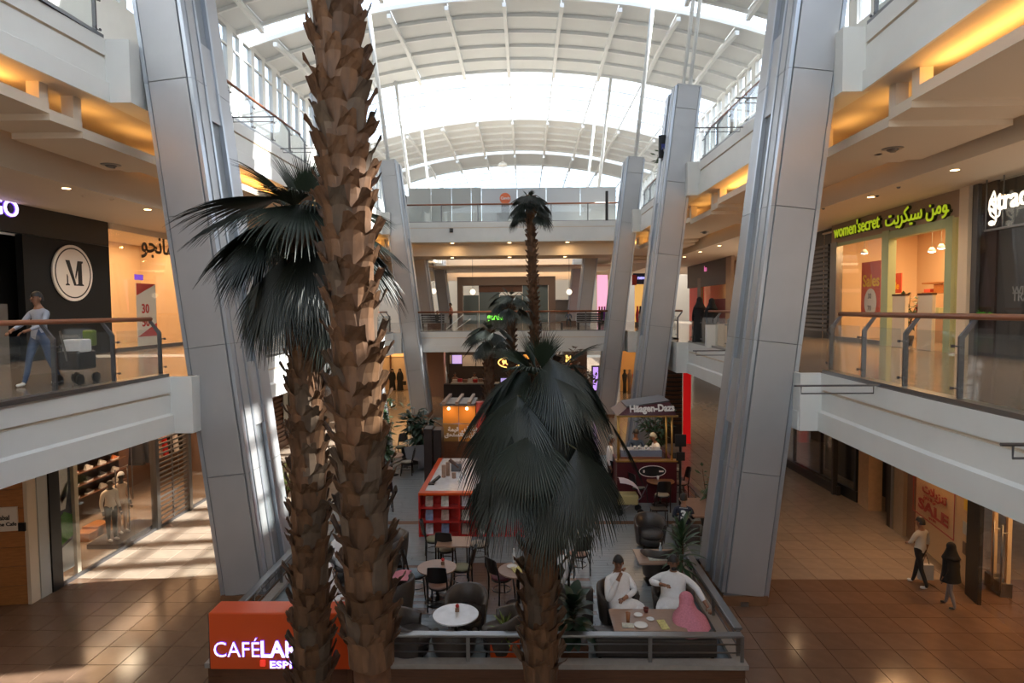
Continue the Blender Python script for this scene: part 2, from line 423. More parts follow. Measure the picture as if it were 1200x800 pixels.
for y0, y1 in OPA:
    detail = 20 < y0 < 80
    n = 5 if y1 - y0 > 9 else 1
    if detail:
        for k in range(n):
            ya, yb = y0 + (y1 - y0) * k / n, y0 + (y1 - y0) * (k + 1) / n
            for xa, xb in zip(XE, XE[1:]):
                roof_strip(xa + .02, xb - .02, ya + .02, yb - .02).build('roof_panel', M['roof'], roof)
    else: roof_strip(AX - HWD, AX + HWD, y0, y1, n=16).build('roof_skin', M['roof'], roof)
    for k in range(n + 1):
        y = y0 + (y1 - y0) * k / n
        b = roof_strip(AX - HWD, AX + HWD, y - .07, y + .07, dz=-.2, th=.2, n=18)
        if detail: b.build('purlin', M['rib'], roof)
    if detail:
        for x in RIBX:
            b = MB(); m = 8; rows = []
            for i in range(m + 1):
                t = i / m; y = y0 + (y1 - y0) * t; sag = -.32 - .28 * (1 - math.sin(PI * t))
                rows.append((y, sag))
            for (ya, sa), (yb, sb) in zip(rows, rows[1:]):
                z = rz(x); b.hexa([(x - .11, ya, z + sa), (x + .11, ya, z + sa), (x + .11, yb, z + sb), (x - .11, yb, z + sb),
                                   (x - .11, ya, z + sa + .24), (x + .11, ya, z + sa + .24), (x + .11, yb, z + sb + .24), (x - .11, yb, z + sb + .24)])
            b.build('rib', M['rib'], roof)
for y0, y1 in GLZ:
    big = y1 - y0 > 5
    ks = 4 if big else 1
    for k in range(ks):
        ya, yb = y0 + (y1 - y0) * k / ks, y0 + (y1 - y0) * (k + 1) / ks
        if y0 > 30:
            for xa, xb in zip(XE, XE[1:]): roof_strip(xa, xb, ya, yb, th=.02).build('pane', M['sky_glass'], roof)
        else: roof_strip(AX - HWD, AX + HWD, ya, yb, th=.02, n=16).build('pane', M['sky_glass'], roof)
        if k: roof_strip(AX - HWD, AX + HWD, ya - .05, ya + .05, dz=-.12, th=.1, n=18).build('purlin', M['rib'], roof)
    if big and y0 > 0:
        for x in RIBX: MB().box(x - .05, y0, rz(x) - .2, x + .05, y1, rz(x) - .02).build('glazing_bar', M['rib'], roof)

# ---- clerestory walls under the roof edge
for s, nm in ((-1, 'left'), (1, 'right')):
    xw = AX + s * HWD; zt = rz(xw) + .05
    w = struct_root('wall_%s' % nm, (xw, 0, 0))
    def wbox(y0, y1, z0, z1, name='wall_panel', m=None, t=.25):
        return MB().box(min(xw, xw + s * t), y0, z0, max(xw, xw + s * t), y1, z1).build(name, m or M['white'], w)
    for y0 in range(-14, 84, 14): wbox(y0, y0 + 14, 11.75, 18.3)
    wbox(-14, 84, 21.35, zt)
    y = -14.
    k = 0
    while y < 84:
        wide = .42 if k % 4 else .7
        wbox(y, y + wide, 18.3, 21.35, 'mullion'); 
        g = MB().box(xw + s * .1, y + wide, 18.35, xw + s * .12, y + 1.5, 21.3).build('pane', M['sky_glass'], w)
        wbox(y + wide, y + 1.5, 19.85 + .5, 19.95 + .5, 'glazing_bar', M['rib'], .12)
        y += 1.5; k += 1
# ---- ends
e = struct_root('wall_back', (0, 84, 0)); MB().box(-26, 84, 0, 26, 84.3, 13.5).build('wall_panel', M['cream'], e); MB().box(-16, 83.9, 13.5, 16, 84, 24.2).build('pane', M['sky_glass'], e)
e = struct_root('wall_front', (0, -14, 0)); MB().box(-26, -14.3, 0, 26, -14, 20.5).build('wall_panel', M['white'], e)
for s, nm in ((-1, 'ground_left'), (1, 'ground_right')):
    e = struct_root('wall_%s' % nm, (AX + s * 23, 0, 0)); x = AX + s * 23
    MB().box(min(x, x + s * .2), -14, 0, max(x, x + s * .2), 84, 11.75).build('wall_panel', M['dark'], e)
# ---- the bridge the camera stands on
e = struct_root('floor_bridge_viewpoint', (0, -1.6, Z1B)); MB().box(-7.6, -4, Z1B, 5.7, -.35, Z1).build('bridge_slab', M['white'], e)
# ------------------------------------------------------------------ balcony railings
def railing(name, label, side, e, y0, y1, z, inset=0.12, step=1.42, hand=True):
    x0 = lerp_edge(e, (y0 + y1) / 2)
    t = thing(name, label, 'railing', (x0 + side * inset, (y0 + y1) / 2, z), 0, 'glass balcony railings with wooden handrails')
    n = max(1, round((y1 - y0) / step)); ys = [y0 + (y1 - y0) * i / n for i in range(n + 1)]
    X = lambda y: lerp_edge(e, y) + side * inset
    MB().grid([[(X(y) + side * a, y, z + h) for a, h in ((-.12, 0), (-.12, .07), (.1, .07), (.1, 0))] for y in (y0, (y0 + y1) / 2, y1)][::side]).build('floor_channel', M['steel'], t)
    b = MB(); b.tube([(X(y) + side * .22, y, z + 1.185) for y in ys], .045, 10); b.build('handrail', M['rail'], t, smooth=True)
    for y in ys:
        b = MB(); x = X(y)
        pr = [(0, 0), (0, .86), (.19, 1.1), (.25, 1.1), (.07, .84), (.07, 0)]
        b.prism([(x + side * (a + .02), y - .02, z + h + .05) for a, h in pr], (0, .04, 0))
        for h in (.2, .78):
            b.tube([(x + side * .03, y - .09, z + h), (x + side * .03, y + .09, z + h)], .012, 6); b.cbox((x - side * .01, y + .07, z + h), .03, .04, .04); b.cbox((x - side * .01, y - .07, z + h), .03, .04, .04)
        b.build('post', M['steeld'], t)
    for ya, yb in zip(ys, ys[1:]):
        xa, xb = X(ya), X(yb)
        MB().hexa([(xa - .008, ya + .05, z + .06), (xa + .008, ya + .05, z + .06), (xb + .008, yb - .05, z + .06), (xb - .008, yb - .05, z + .06),
                   (xa - .008, ya + .05, z + .98), (xa + .008, ya + .05, z + .98), (xb + .008, yb - .05, z + .98), (xb - .008, yb - .05, z + .98)]).build('pane', M['glass'], t)
    return t
for s, w in ((-1, 'left'), (1, 'right')):
    for lv, e, z in (('first', E1[s], Z1), ('second', E2[s], Z2)):
        railing('balcony_railing', 'glass railing with wooden handrail, nearest bay of the %s %s-floor gallery' % (w, lv), s, e, 2.0, 12.75, z)
        railing('balcony_railing', 'glass railing with wooden handrail, second bay of the %s %s-floor gallery' % (w, lv), s, e, 15.2, 24.15, z)
        railing('balcony_railing', 'glass railing with wooden handrail, third bay of the %s %s-floor gallery' % (w, lv), s, e, 26.6, 35.55, z)
# thin steel catenary brackets that stick out from the slabs
def bracket(a, L, label):
    a = Vector(a); t = thing('steel_bracket', label, 'bracket', a, 0, 'thin steel brackets on the slab edges')
    b = MB(); b.tube([a, a + Vector((L, 0, 0))], .018, 6); b.build('upper_rod', M['steeld'], t)
    b = MB(); s_ = 1 if L > 0 else -1
    b.tube([a + Vector((s_ * .15, 0, 0)), a + Vector((s_ * .15, 0, -.13)), a + Vector((L * .92, 0, -.13)), a + Vector((L * .92, 0, 0))], .012, 6); b.build('lower_rod', M['steeld'], t)
for e, s_, Y, z, L, lab in ((E1[1], 1, 10.5, 4.98, 1.45, 'thin steel bracket on the right first-floor fascia in front of the nearest column'),
                         (E1[1], 1, 5.9, 5.0, 1.4, 'thick looking steel bracket end on the right first-floor fascia at the picture edge'),
                         (E2[1], 1, 19.6, None, 1.5, 'thin steel bracket crossing the second right column at the upper gallery'),
                         (E2[1], 1, 16.9, None, 1.2, 'thin steel bracket high on the right upper railing'),
                         (E1[1], 1, 18.7, 5.0, 1.2, 'thin steel bracket on the right first-floor fascia behind the nearest column'),
                         (E2[-1], -1, 17.9, None, 1.4, 'thin steel bracket high on the left upper railing, nearer one'),
                         (E2[-1], -1, 21.4, None, 1.3, 'thin steel bracket high on the left upper railing, farther one beside the palm')):
    x = lerp_edge(e, Y); bracket((x + s_ * .06, Y, z or Z2 - .03), -s_ * L, lab)

# ------------------------------------------------------------------ ceiling lamps
def downlight(p, r=.09, label=None, lit=True, group='lit downlights in the gallery ceilings'):
    p = Vector(p) + Vector((0, 0, .008))
    t = thing('downlight', label or 'small lit downlight set in the gallery ceiling', 'lamp', p, 0, group)
    b = MB(); b.lathe([(r * 1.0, -.012), (r * 1.3, -.012), (r * 1.3, .0), (r, 0)], p, 14); b.build('trim_ring', M['white'] if lit else M['steel'], t, smooth=True)
    MB().disc((p[0], p[1], p[2] - .017), r, n=14, h=.006).build('lens', M['warm'] if lit else M['black'], t)
    return t
def eyeball(p, label):
    t = thing('eyeball_spotlight', label, 'lamp', p, 0)
    b = MB(); b.lathe([(.13, -.02), (.20, -.015), (.22, 0.), (.13, .0)], p, 18); b.build('trim_ring', M['steel'], t, smooth=True)
    b = MB(); b.ell((p[0], p[1], p[2] - .01), .13, .13, .07, 14, 8); b.build('eyeball', M['steeld'], t, smooth=True)
    MB().disc((p[0] + .02, p[1] + .02, p[2] - .075), .06, n=12, h=.01).build('lens', M['black'], t)
eyeball(atz(37, 163, 9.98), 'dark eyeball spotlight in the left ceiling near the frame edge')
eyeball(atz(130, 193, 9.74), 'dark eyeball spotlight in the left ceiling beside the nearest column')
eyeball(atz(1123, 138, 9.98), 'larger dark eyeball spotlight in the right ceiling')
eyeball(atz(1046, 174, 9.74), 'smaller dark eyeball spotlight in the right ceiling beside the column')
eyeball(atz(826, 272, 9.74), 'dark eyeball spotlight in the second bay of the right ceiling')
t = atz(1150, 126, 9.98); tag(MB().disc(t, .11, n=16, h=.015).build('ceiling_speaker', M['ceil']), 'flat round ceiling speaker beside the larger eyeball spotlight', 'speaker')
t = atz(1029, 181, 9.74); tag(MB().disc(t, .09, n=16, h=.015).build('ceiling_speaker', M['ceil']), 'flat round ceiling speaker beside the smaller eyeball spotlight', 'speaker')
def spot(p, e):
    l = bpy.data.lights.new('downlight_beam', 'SPOT'); l.energy = e; l.color = (1, .70, .42); l.spot_size = math.radians(150); l.spot_blend = .6; l.shadow_soft_size = .08
    o = bpy.data.objects.new('downlight_beam', l); COL.objects.link(o); o.location = Vector(p) - Vector((0, 0, .03))
ord_ = ('first', 'second', 'third', 'fourth', 'fifth', 'sixth', 'seventh', 'eighth', 'ninth', 'tenth', 'eleventh')
for k in range(10):
    for s, x, y, z, w in ((-1, -10.78, 8.4 + 3.2 * k, 9.2, 'left'), (1, 10.08, 8.0 + 3.6 * k, 9.45, 'right')):
        downlight((x, y, z), .09, 'small lit downlight, %s from the front in the %s first-floor gallery ceiling' % (ord_[k], w)); spot((x, y, z), 170)
for px, py in ((965, 244), (1028, 229), (1053, 219), (98, 229), (131, 233)):
    p = atz(px, py, 9.45 if px > 600 else 9.2) + Vector((0, 0, .005)); k = ((965, 'right ceiling farthest in, first'), (1028, 'right ceiling, second'), (1053, 'right ceiling, third'), (98, 'left ceiling, nearer'), (131, 'left ceiling, farther')); b = MB(); b.lathe([(.05, 0), (.05, -.02), (.025, -.05), (1e-6, -.05)][::-1], p, 10)
    o = b.build('smoke_detector', M['steeld'] if px > 900 else M['ceil'], smooth=True); tag(o, 'tiny dark ceiling sensor, %s' % dict(k)[px], 'sensor', 'tiny ceiling sensors')
# ground-floor downlights under the galleries, out of sight behind the slab edge
for s in (-1, 1):
    for k in range(8):
        x, y = (-9.2 if s < 0 else 7.9), 7.5 + 3.6 * k
        downlight((x, y, Z1B), .09, 'small lit downlight, %s from the front under the %s first-floor gallery' % (ord_[k], 'left' if s < 0 else 'right'), group='downlights under the first-floor galleries'); spot((x, y, Z1B), 22 if s < 0 else 11)
# ------------------------------------------------------------------ shop helpers
def seg_box(b, A, B, z0, z1, th=.1, o=0.):       # upright slab standing on a plan segment; o = shift along its normal
    A = Vector((A[0], A[1], 0)); B = Vector((B[0], B[1], 0)); n = (B - A).cross(Vector((0, 0, 1))).normalized()
    a, c = A + n * o, B + n * o
    return b.hexa([(a.x, a.y, z0), (c.x, c.y, z0), (c.x - n.x * th, c.y - n.y * th, z0), (a.x - n.x * th, a.y - n.y * th, z0),
                   (a.x, a.y, z1), (c.x, c.y, z1), (c.x - n.x * th, c.y - n.y * th, z1), (a.x - n.x * th, a.y - n.y * th, z1)])
class Line:                                       # a shop line in plan; pl(px) = plan point seen at a column of the frame
    def __init__(s, A, B): s.A = Vector((*A, 0)); s.B = Vector((*B, 0)); s.d = (s.B - s.A).normalized(); s.n = s.d.cross(Vector((0, 0, 1)))
    def at(s, px, py=364):
        d = ray(px, py); k = (s.A - CAM).dot(s.n) / d.dot(s.n); return CAM + d * k
    def p2(s, px): p = s.at(px); return (p.x, p.y)
    def face(s, px, py, flip=False): return face_mx(s.at(px, py), -s.d if flip else s.d)

# ---- left first floor: black hoarding with a round M logo, then a lit glass shop
LL = Line((-13.600, 8), (-13.600, 30)); LLn = Vector((1, 0, 0))
def lw(px, py): return LL.at(px, py)
root = thing('shop_hoarding', 'black shop hoarding with a white round M logo on the left upper gallery', 'hoarding', (-13.600, 15, Z1))
ye = lw(128, 300).y
for i, (ya, yb) in enumerate(((8.5, 12.0), (12.0, 14.9 - .02))):
    MB().box(-13.800, ya + .01, 8.2, -13.600, yb, 9.22).build('panel', M['black'], root)
d0 = lw(27, 300).y
MB().box(-13.800, 14.9, Z1, -13.600, d0 + 1.0, 9.22) if False else None
MB().box(-13.800, 15.0, 8.42, -13.600, ye, 9.22).build('panel', M['black'], root)
MB().box(-13.800, d0, Z1 + .02, -13.600, ye, 8.41).build('panel', mat('hoarding_black', (.010, .011, .012), .45, spec=.25), root)
MB().box(-14.300, 8.5, Z1, -14.200, d0 + 2.4, 8.42).build('door_recess', M['black'], root)
MB().box(-13.680, lw(8, 380).y - 1.2, Z1, -13.560, lw(8, 380).y, lw(8, 356).z).build('grey_panel', M['steel'], root, label='grey panel')
c = lw(83.5, 320); rr = .835
fm = face_mx(c + LLn * .02, (0, 1, 0)); M['logo'] = mat('logo_white', (.78, .74, .70), .5); M['ink'] = mat('logo_black', (.014, .014, .016), .4)
b = MB(); b.mx = fm; b.lathe([(rr, 0), (rr, .05), (1e-6, .05)], n=48); lg = b.build('logo_disc', M['logo'], root)
b = MB(); b.mx = fm; b.lathe([(rr * .90, .045), (rr * .90, .056), (rr * .855, .056), (rr * .855, .045)], n=48); b.build('logo_ring', M['ink'], lg)
b = MB(); b.mx = fm
k = rr * .62
for poly in ([(-.62, .72), (-.30, .72), (.20, -.72), (.02, -.72)], [(.36, .72), (.78, .72), (.78, .62), (.68, .58), (.68, -.6), (.8, -.66), (.8, -.72), (.2, -.72), (.2, -.66), (.36, -.6), (.36, .25), (.16, -.34), (.12, -.20)],
             [(-.52, -.08), (-.47, -.2), (-.47, -.60), (-.36, -.66), (-.36, -.72), (-.66, -.72), (-.66, -.66), (-.55, -.60), (-.55, -.1)]):
    b.prism([(x * k, y * k, .05) for x, y in poly], (0, 0, .008))
b.build('letter_m', M['ink'], lg)
M['neonv'] = mat('violet_neon', (1, 1, 1), emit=(.75, .62, 1.0), es=1.7); M['neonh'] = mat('violet_halo', (.15, .05, .5), emit=(.20, .07, .85), es=.8)
p = lw(19.5, 246)
for bd, m, dz in ((.02, M['neonh'], .02), (.004, M['neonv'], .05)):
    b = text_mb('MANGO', .62, face_mx(lw(20.5, 255) + LLn * dz, (0, 1, 0)), .03, bd, 'RIGHT'); b.build('sign_letters', m, root)
# lit glass shop
root = thing('glass_shopfront', 'glass shopfront with a warm lit interior behind the left railing', 'shopfront', (-13.600, 22.5, Z1))
y0, y1 = ye + .05, 28.0
M['warmwall'] = mat('warm_shop_wall', (.72, .55, .38), .7)
b = MB(); b.box(-17.300, y0, Z1, -17.200, y1, 9.22); b.box(-17.200, y0 - .1, Z1, -13.650, y0, 9.22); b.box(-17.200, y1, Z1, -13.650, y1 + .1, 9.22); b.build('interior_wall', M['warmwall'], root)
MB().box(-17.200, y0, 9.22, -13.300, y1, 9.3).build('ceiling_panel', M['ceil'], root)
MB().box(-17.200, y0, Z1, -13.650, y1, Z1 + .02).build('shop_floor', M['tile'], root)
ys = [y0, lw(162, 300).y, 26, y1]
for a, c2 in zip(ys, ys[1:]): MB().box(-13.620, a + .01, Z1 + .12, -13.600, c2 - .01, 9.0).build('pane', M['shopglass'], root)
MB().box(-13.650, y0, Z1, -13.550, y1, Z1 + .12).build('base_rail', M['steeld'], root)
MB().box(-13.670, y0, 9.0, -13.550, y1, 9.3).build('head_rail', M['ceil'], root)
area('shop_light', (-15.4, 22.6, 9.15), 1.2, 2.5, 170, (1, .62, .30)); area('shop_light', (-15.2, 26, 9.15), 2, 3, 200, (1, .62, .30))
for px, py in ((153, 287), (172, 300)):
    q = atx(px, py, -15.700); downlight((q.x, q.y, 9.22), .07, 'tiny lit downlight inside the lit glass shop, %s of two' % ('nearer' if px < 160 else 'farther'), group='downlights inside the glass shop')
b = text_mb('\uFEEE\uFEA0\uFEE7\uFE8E\uFEE3', .95, face_mx(lw(164.5, 294) + LLn * .02, (0, 1, 0)), .02, .012); b.build('sign_letters', mat('sign_brown', (.05, .035, .03), .4), root)
p0, p1 = atx(162, 400, -14.300), atx(182, 333, -14.300)
ps = thing('sale_banner', 'tall white banner with red triangles and numbers inside the glass shop', 'banner', (-14.300, (p0.y + p1.y) / 2, Z1))
MB().box(-14.330, p0.y, Z1 + .05, -14.300, p1.y, p1.z).build('sheet', M['white'], ps)
w = p1.y - p0.y
def ban(pts, m, nm): MB().prism([(-14.295, p0.y + u * w, Z1 + .05 + v) for u, v in pts], (.006, 0, 0)).build(nm, m, ps)
H = p1.z - Z1 - .05
M['redprint'] = mat('red_print', (.55, .03, .03), .5)
ban([(0, H), (1, H), (0, H - .45)], M['redprint'], 'triangle'); ban([(0, .35), (1, .35), (1, .85)], M['redprint'], 'triangle')
for tx, h in (('30', H - 1.05), ('50', H - 1.55)):
    text_mb(tx, .48, face_mx(Vector((-14.290, p0.y + w * .22, Z1 + h)), (0, 1, 0)), .01, .008).build('number', M['redprint'], ps)
MB().box(-14.320, p0.y - .05, p1.z + .12, -14.300, p0.y + .45, p1.z + .32).build('lit_sign', M['neonh'], ps)
tag(MB().box(-17.180, lw(131, 360).y + 3.3, 6.6, -17.160, lw(131, 360).y + 3.9, 7.5).build('wall_notice', M['dark']), 'small dark notice on the back wall of the lit glass shop', 'notice')

# ---- left second floor: roller shutter above the near fascia
root = thing('roller_shutter', 'dark horizontally slatted shutter on the left top gallery', 'shutter', (-13.5, 13.4, Z2))
MB().box(-13.7, 8, Z2, -13.6, 19, Z2 + 3.3).build('backing', M['steeld'], root)
M['slat'] = mat('tan_slat', (.30, .22, .15), .5)
for k in range(16): MB().box(-13.6, 13.5, Z2 + .1 + k * .2, -13.5, 16.2, Z2 + .22 + k * .2).build('slat', M['slat'], root)
MB().box(-13.6, 16.2, Z2, -13.4, 19, Z2 + 3.3).build('wall_panel', M['cream'], root)
root = thing('roller_shutter', 'tan horizontally slatted shutter on the right top gallery', 'shutter', (12.6, 13.4, Z2))
MB().box(12.7, 8, Z2, 12.8, 26, Z2 + 3.3).build('backing', M['steeld'], root)
for k in range(16): MB().box(12.6, 18.2, Z2 + .1 + k * .2, 12.7, 22.2, Z2 + .22 + k * .2).build('slat', M['slat'], root)

# ---- right first floor: shop with green letters, then a dark shop with a glowing sign
RL = Line((11.3 + .034 * 14, 14), (11.3 + .034 * 36, 36)); RLn = RL.n * -1     # towards the aisle
if RLn.x > 0: RLn = -RLn
def rseg(b, pa, pb, z0, z1, th=.12, o=0.):
    A = RL.at(pa) + RLn * (o); B = RL.at(pb) + RLn * (o); k = -RLn * th
    return b.hexa([(A.x, A.y, z0), (B.x, B.y, z0), (B.x + k.x, B.y + k.y, z0), (A.x + k.x, A.y + k.y, z0), (A.x, A.y, z1), (B.x, B.y, z1), (B.x + k.x, B.y + k.y, z1), (A.x + k.x, A.y + k.y, z1)])
def rz_(px, py): return RL.at(px, py).z
rdir = RL.d if RL.d.y < 0 else -RL.d                      # reads left to right when seen from the aisle
root = thing('lingerie_shopfront', 'warm lit shopfront with lime green letters and pale green pillars', 'shopfront', RL.at(1045) * 1.0)
root.location.z = Z1
zt = 8.72
M['taupe'] = mat('taupe_fascia', (.36, .26, .19), .6); M['green'] = mat('pale_green_frame', (.36, .44, .27), .45)
rseg(MB(), 973, 1125, zt, 9.5, .15).build('fascia_board', M['taupe'], root)
for a, c in ((973, 980), (1033, 1041), (1107, 1115)): rseg(MB(), a, c, Z1, zt + .05, .25, .04).build('pillar', M['green'] if a > 1000 else M['steel'], root)
rseg(MB(), 1041, 1107, zt - .25, zt, .25, .03).build('door_head', M['green'], root)
rseg(MB(), 980, 1033, zt - .12, zt, .1, .0).build('door_head', M['green'], root)
rseg(MB(), 1125, 1136, Z1, 9.5, .4, .1).build('pilaster', M['cream'], root)
rseg(MB(), 981, 1033, Z1 + .15, zt - .1, .015, -.05).build('pane', M['shopglass'], root)
rseg(MB(), 1115, 1125, Z1 + .15, zt, .015, -.05).build('pane', M['shopglass'], root)
rseg(MB(), 980, 1033, Z1, Z1 + .15, .15).build('base_rail', M['steel'], root)
# interior
A = RL.at(962); B = RL.at(1133); k = -RLn * 3.8
def quadwall(b, P, Q, z0, z1): return seg_box(b, (P.x, P.y), (Q.x, Q.y), z0, z1, .08)
b = MB(); quadwall(b, A + k, B + k, Z1, 9.3); quadwall(b, A - RLn * .1, A + k, Z1, 9.3); quadwall(b, B - RLn * .1, B + k, Z1, 9.3); b.build('interior_wall', M['warmwall'], root)
MB().prism([(p.x, p.y, 9.2) for p in (A, B, B + k, A + k)], (0, 0, .06)).build('ceiling_panel', M['ceil'], root)
MB().prism([(p.x, p.y, Z1 + .003) for p in (A, B, B + k, A + k)], (0, 0, .01)).build('shop_floor', M['tile'], root)
P1 = RL.at(1085) - RLn * 2.0
seg_box(MB(), (RL.at(1041) - RLn * 2.2).to_2d(), (RL.at(1079) - RLn * 2.2).to_2d(), Z1, 9.2, .1).build('inner_partition', M['warmwall'], root)
mid = (A + B) / 2 + k * .45; area('shop_light', (mid.x, mid.y, 9.15), 2.5, 5, 420, (1, .60, .26))
mid = RL.at(1095) + k * .7; area('shop_light', (mid.x, mid.y, 9.15), 1.2, 1.5, 160, (1, .72, .38))
M['lime'] = mat('lime_letters', (.5, .6, .03), .4, emit=(.55, .72, .02), es=.45); M['limed'] = mat('letter_return', (.05, .05, .02), .5)
def sign(body, pa, pya, pb, pyb, bold, parent, m, m2, hpx, sx=1.):
    a = RL.at(pa, pya); e_ = RL.at(pb, pyb); size = hpx / F_PX * (a - CAM).dot(_fw)
    w = text_mb(body, size, Matrix.Identity(4)); wid = max(v.x for v in w.v) - min(v.x for v in w.v)
    sxx = (e_ - a).to_2d().length / wid
    for dz, mm, bb in ((.05, m2, bold + .012), (.10, m, bold)):
        text_mb(body, size, face_mx(a + RLn * dz, rdir), .04 if mm is m else .09, bb, sx=sxx).build('sign_letters', mm, parent)
sign("women'secret", 980.5, 279, 1034, 270.5, .005, root, M['lime'], M['limed'], 20)
sign('\uFE96\uFEF3\uFEAE\uFEDC\uFEF4\uFEB3\u0020\u0651\uFEE6\uFEE3\uFEEE'.replace('\u0651', ''), 1041, 265.5, 1116, 246, .006, root, M['lime'], M['limed'], 23)
ex = RL.at(1097, 275) - RLn * 1.2
text_mb('EXIT', .16, face_mx(ex + RLn * .03, rdir), .01, .006, 'CENTER').build('exit_letters', M['lampw'], tag(MB().cbox((ex.x, ex.y, ex.z + .05), .06, .5, .28).build('exit_sign', M['green']), 'small green EXIT sign hanging inside the warm lit shop', 'sign'))
for px, py in ((1013, 296), (1092, 294), (1117, 286), (1103, 290)):
    bk = .5 if px == 1013 else 1.4; p = Line((RL.A - RLn * bk).to_2d(), (RL.B - RLn * bk).to_2d()).at(px, py)
    t = thing('spotlight', {1013: 'shop spotlight behind the window with the Sales poster', 1092: 'shop spotlight behind the door opening of the warm lit shop, left one', 1103: 'shop spotlight behind the door opening of the warm lit shop, right one', 1117: 'shop spotlight behind the narrow pane of the warm lit shop'}[px], 'lamp', (p.x, p.y, p.z), 0, 'spotlights of the warm lit shop')
    MB().tube([(p.x, p.y, p.z + .05), (p.x, p.y, 9.2)], .012, 6).build('stem', M['steel'], t); b = MB(); b.lathe([(.05, .12), (.14, -.02)], p, 12); b.build('shade', M['white'], t, smooth=True)
    b = MB(); b.ell(p, .12, .12, .06, 12, 6); b.build('bulb', M['lampw'], t, smooth=True)
M['posterred'] = mat('poster_red', (.62, .10, .06), .5); M['posteryel'] = mat('poster_yellow', (.85, .55, .03), .5)
def poster(pa, pta, pb, pbb, back, label, parts):
    a = RL.at(pa, pta) ; dv = -RLn * back
    d1 = ray(pa, pta); 
    L2 = Line((RL.A + dv).to_2d(), (RL.B + dv).to_2d())
    a = L2.at(pa, pta); c = L2.at(pb, pbb); root = thing('sale_poster', label, 'poster', (a.x, a.y, c.z))
    fm = face_mx(Vector((a.x, a.y, c.z)), rdir); w = (c - a).to_2d().length; h = a.z - c.z
    b = MB(); b.mx = fm; b.box(0, 0, -.03, w, h, 0); b.build('sheet', M['posterred'], root)
    for kind, args, m in parts:
        if kind == 't':
            s_, x, y, sz, bo = args; text_mb(s_, sz * h, fm @ Matrix.Translation((x * w, y * h, .006)), .006, bo).build('print', m, root)
        else:
            b = MB(); b.mx = fm; b.lathe([(1e-6, 0), (1, 0), (1, .006), (1e-6, .006)], (args[0] * w, args[1] * h, 0), 28, args[2] * w, args[3] * h); b.build('print', m, root)
    return root
poster(1010, 308, 1031, 372, .5, 'tall red poster with yellow Sales lettering and a white oval in the shop window', [('t', ('Sales', .08, .56, .30, .012), M['posteryel']), ('o', (.5, .27, .32, .25), M['logo']), ('t', ('30', .36, .34, .13, .004), M['ink']), ('t', ('70', .36, .12, .13, .004), M['ink'])])
poster(1043, 321, 1056, 343, 2.05, 'small red Sale poster on the inner wall of the warm lit shop', [('t', ('Sale', .08, .2, .5, .008), M['posteryel'])])
for pa, pb, py, lab in ((1049, 1064, 345, 'left beige security pedestal'), (1079, 1096, 344, 'right beige security pedestal')):
    z = rz_(pa, py) - .05; o = thing('security_pedestal', lab + ' in the doorway of the warm lit shop', 'gate', (*RL.p2((pa + pb) / 2), Z1))
    rseg(MB(), pa, pb, Z1, z, .12, .1).build('panel', M['cream'], o, bevel=.02); rseg(MB(), pa - .3, pb + .3, z, z + .06, .14, .11).build('cap', M['woodd'], o)
# ficus by the shop door, shelf goods
def leafy(name, label, base, h, w, n, m, leaf=.14, pot=None, seed=1, stem_h=.5):
    r = random.Random(seed); t = thing(name, label, 'plant', base)
    if pot:
        b = MB(); b.lathe([(pot * .75, 0), (pot, pot * 1.5), (pot * .9, pot * 1.5), (pot * .85, pot * 1.3), (1e-6, pot * 1.3)], base, 16); b.build('pot', M['dark'], t, smooth=True)
    z0 = (pot or 0) * 1.3; st = MB(); lv = MB(); base = Vector(base)
    for k in range(max(3, n // 12)):
        a = r.uniform(0, 2 * PI); rr = w * r.uniform(.1, .5); p0 = base + Vector((0, 0, z0)); p2 = base + Vector((math.cos(a) * rr, math.sin(a) * rr, z0 + h * r.uniform(.6, 1)))
        p1 = (p0 + p2) / 2 + Vector((-math.cos(a) * rr * .2, -math.sin(a) * rr * .2, 0)); st.tube([p0, p1, p2], [.02, .014, .006], 5)
        for j in range(n // max(3, n // 12)):
            f = r.uniform(.25, 1.05); c = p0.lerp(p1, min(1, f * 2)) if f < .5 else p1.lerp(p2, f * 2 - 1)
            d = Vector((r.gauss(0, 1), r.gauss(0, 1), r.gauss(.1, .6))).normalized(); s_ = d.cross(Vector((0, 0, 1))); s_ = s_.normalized() if s_.length > .01 else Vector((1, 0, 0)); L = leaf * r.uniform(.7, 1.3); q = c + d * L * .3
            up = s_.cross(d) * L * .12
            lv.add([q, q + d * L * .4 + s_ * L * .28 - up, q + d * L - Vector((0, 0, L * .25)), q + d * L * .4 - s_ * L * .28 - up, q + d * L * .45], [(0, 1, 4), (1, 2, 4), (2, 3, 4), (3, 0, 4)])
    st.build('stem', M['woodd'], t); lv.build('leaves', m, t, kind='stuff')
    return t
M['leaf'] = mat('leaf_green', (.035, .075, .03), .4, noise=.3, scale=3); M['leafy'] = mat('yellow_green_leaf', (.14, .20, .04), .45, noise=.3, scale=3); M['leafd'] = mat('deep_green_leaf', (.018, .042, .024), .35, noise=.3, scale=3)
p = RL.at(1038) - RLn * .7; leafy('potted_ficus', 'leafy potted plant behind the green pillar of the warm lit shop', (p.x, p.y, Z1), 1.7, .9, 90, M['leaf'], .2, .22, 3)
Lm = Line((RL.A - RLn * 1.1).to_2d(), (RL.B - RLn * 1.1).to_2d()); p = Lm.at(1083); t = thing('dress_form', 'white dress form in a dark red cardigan behind the security pedestals', 'mannequin', (p.x, p.y, Z1))
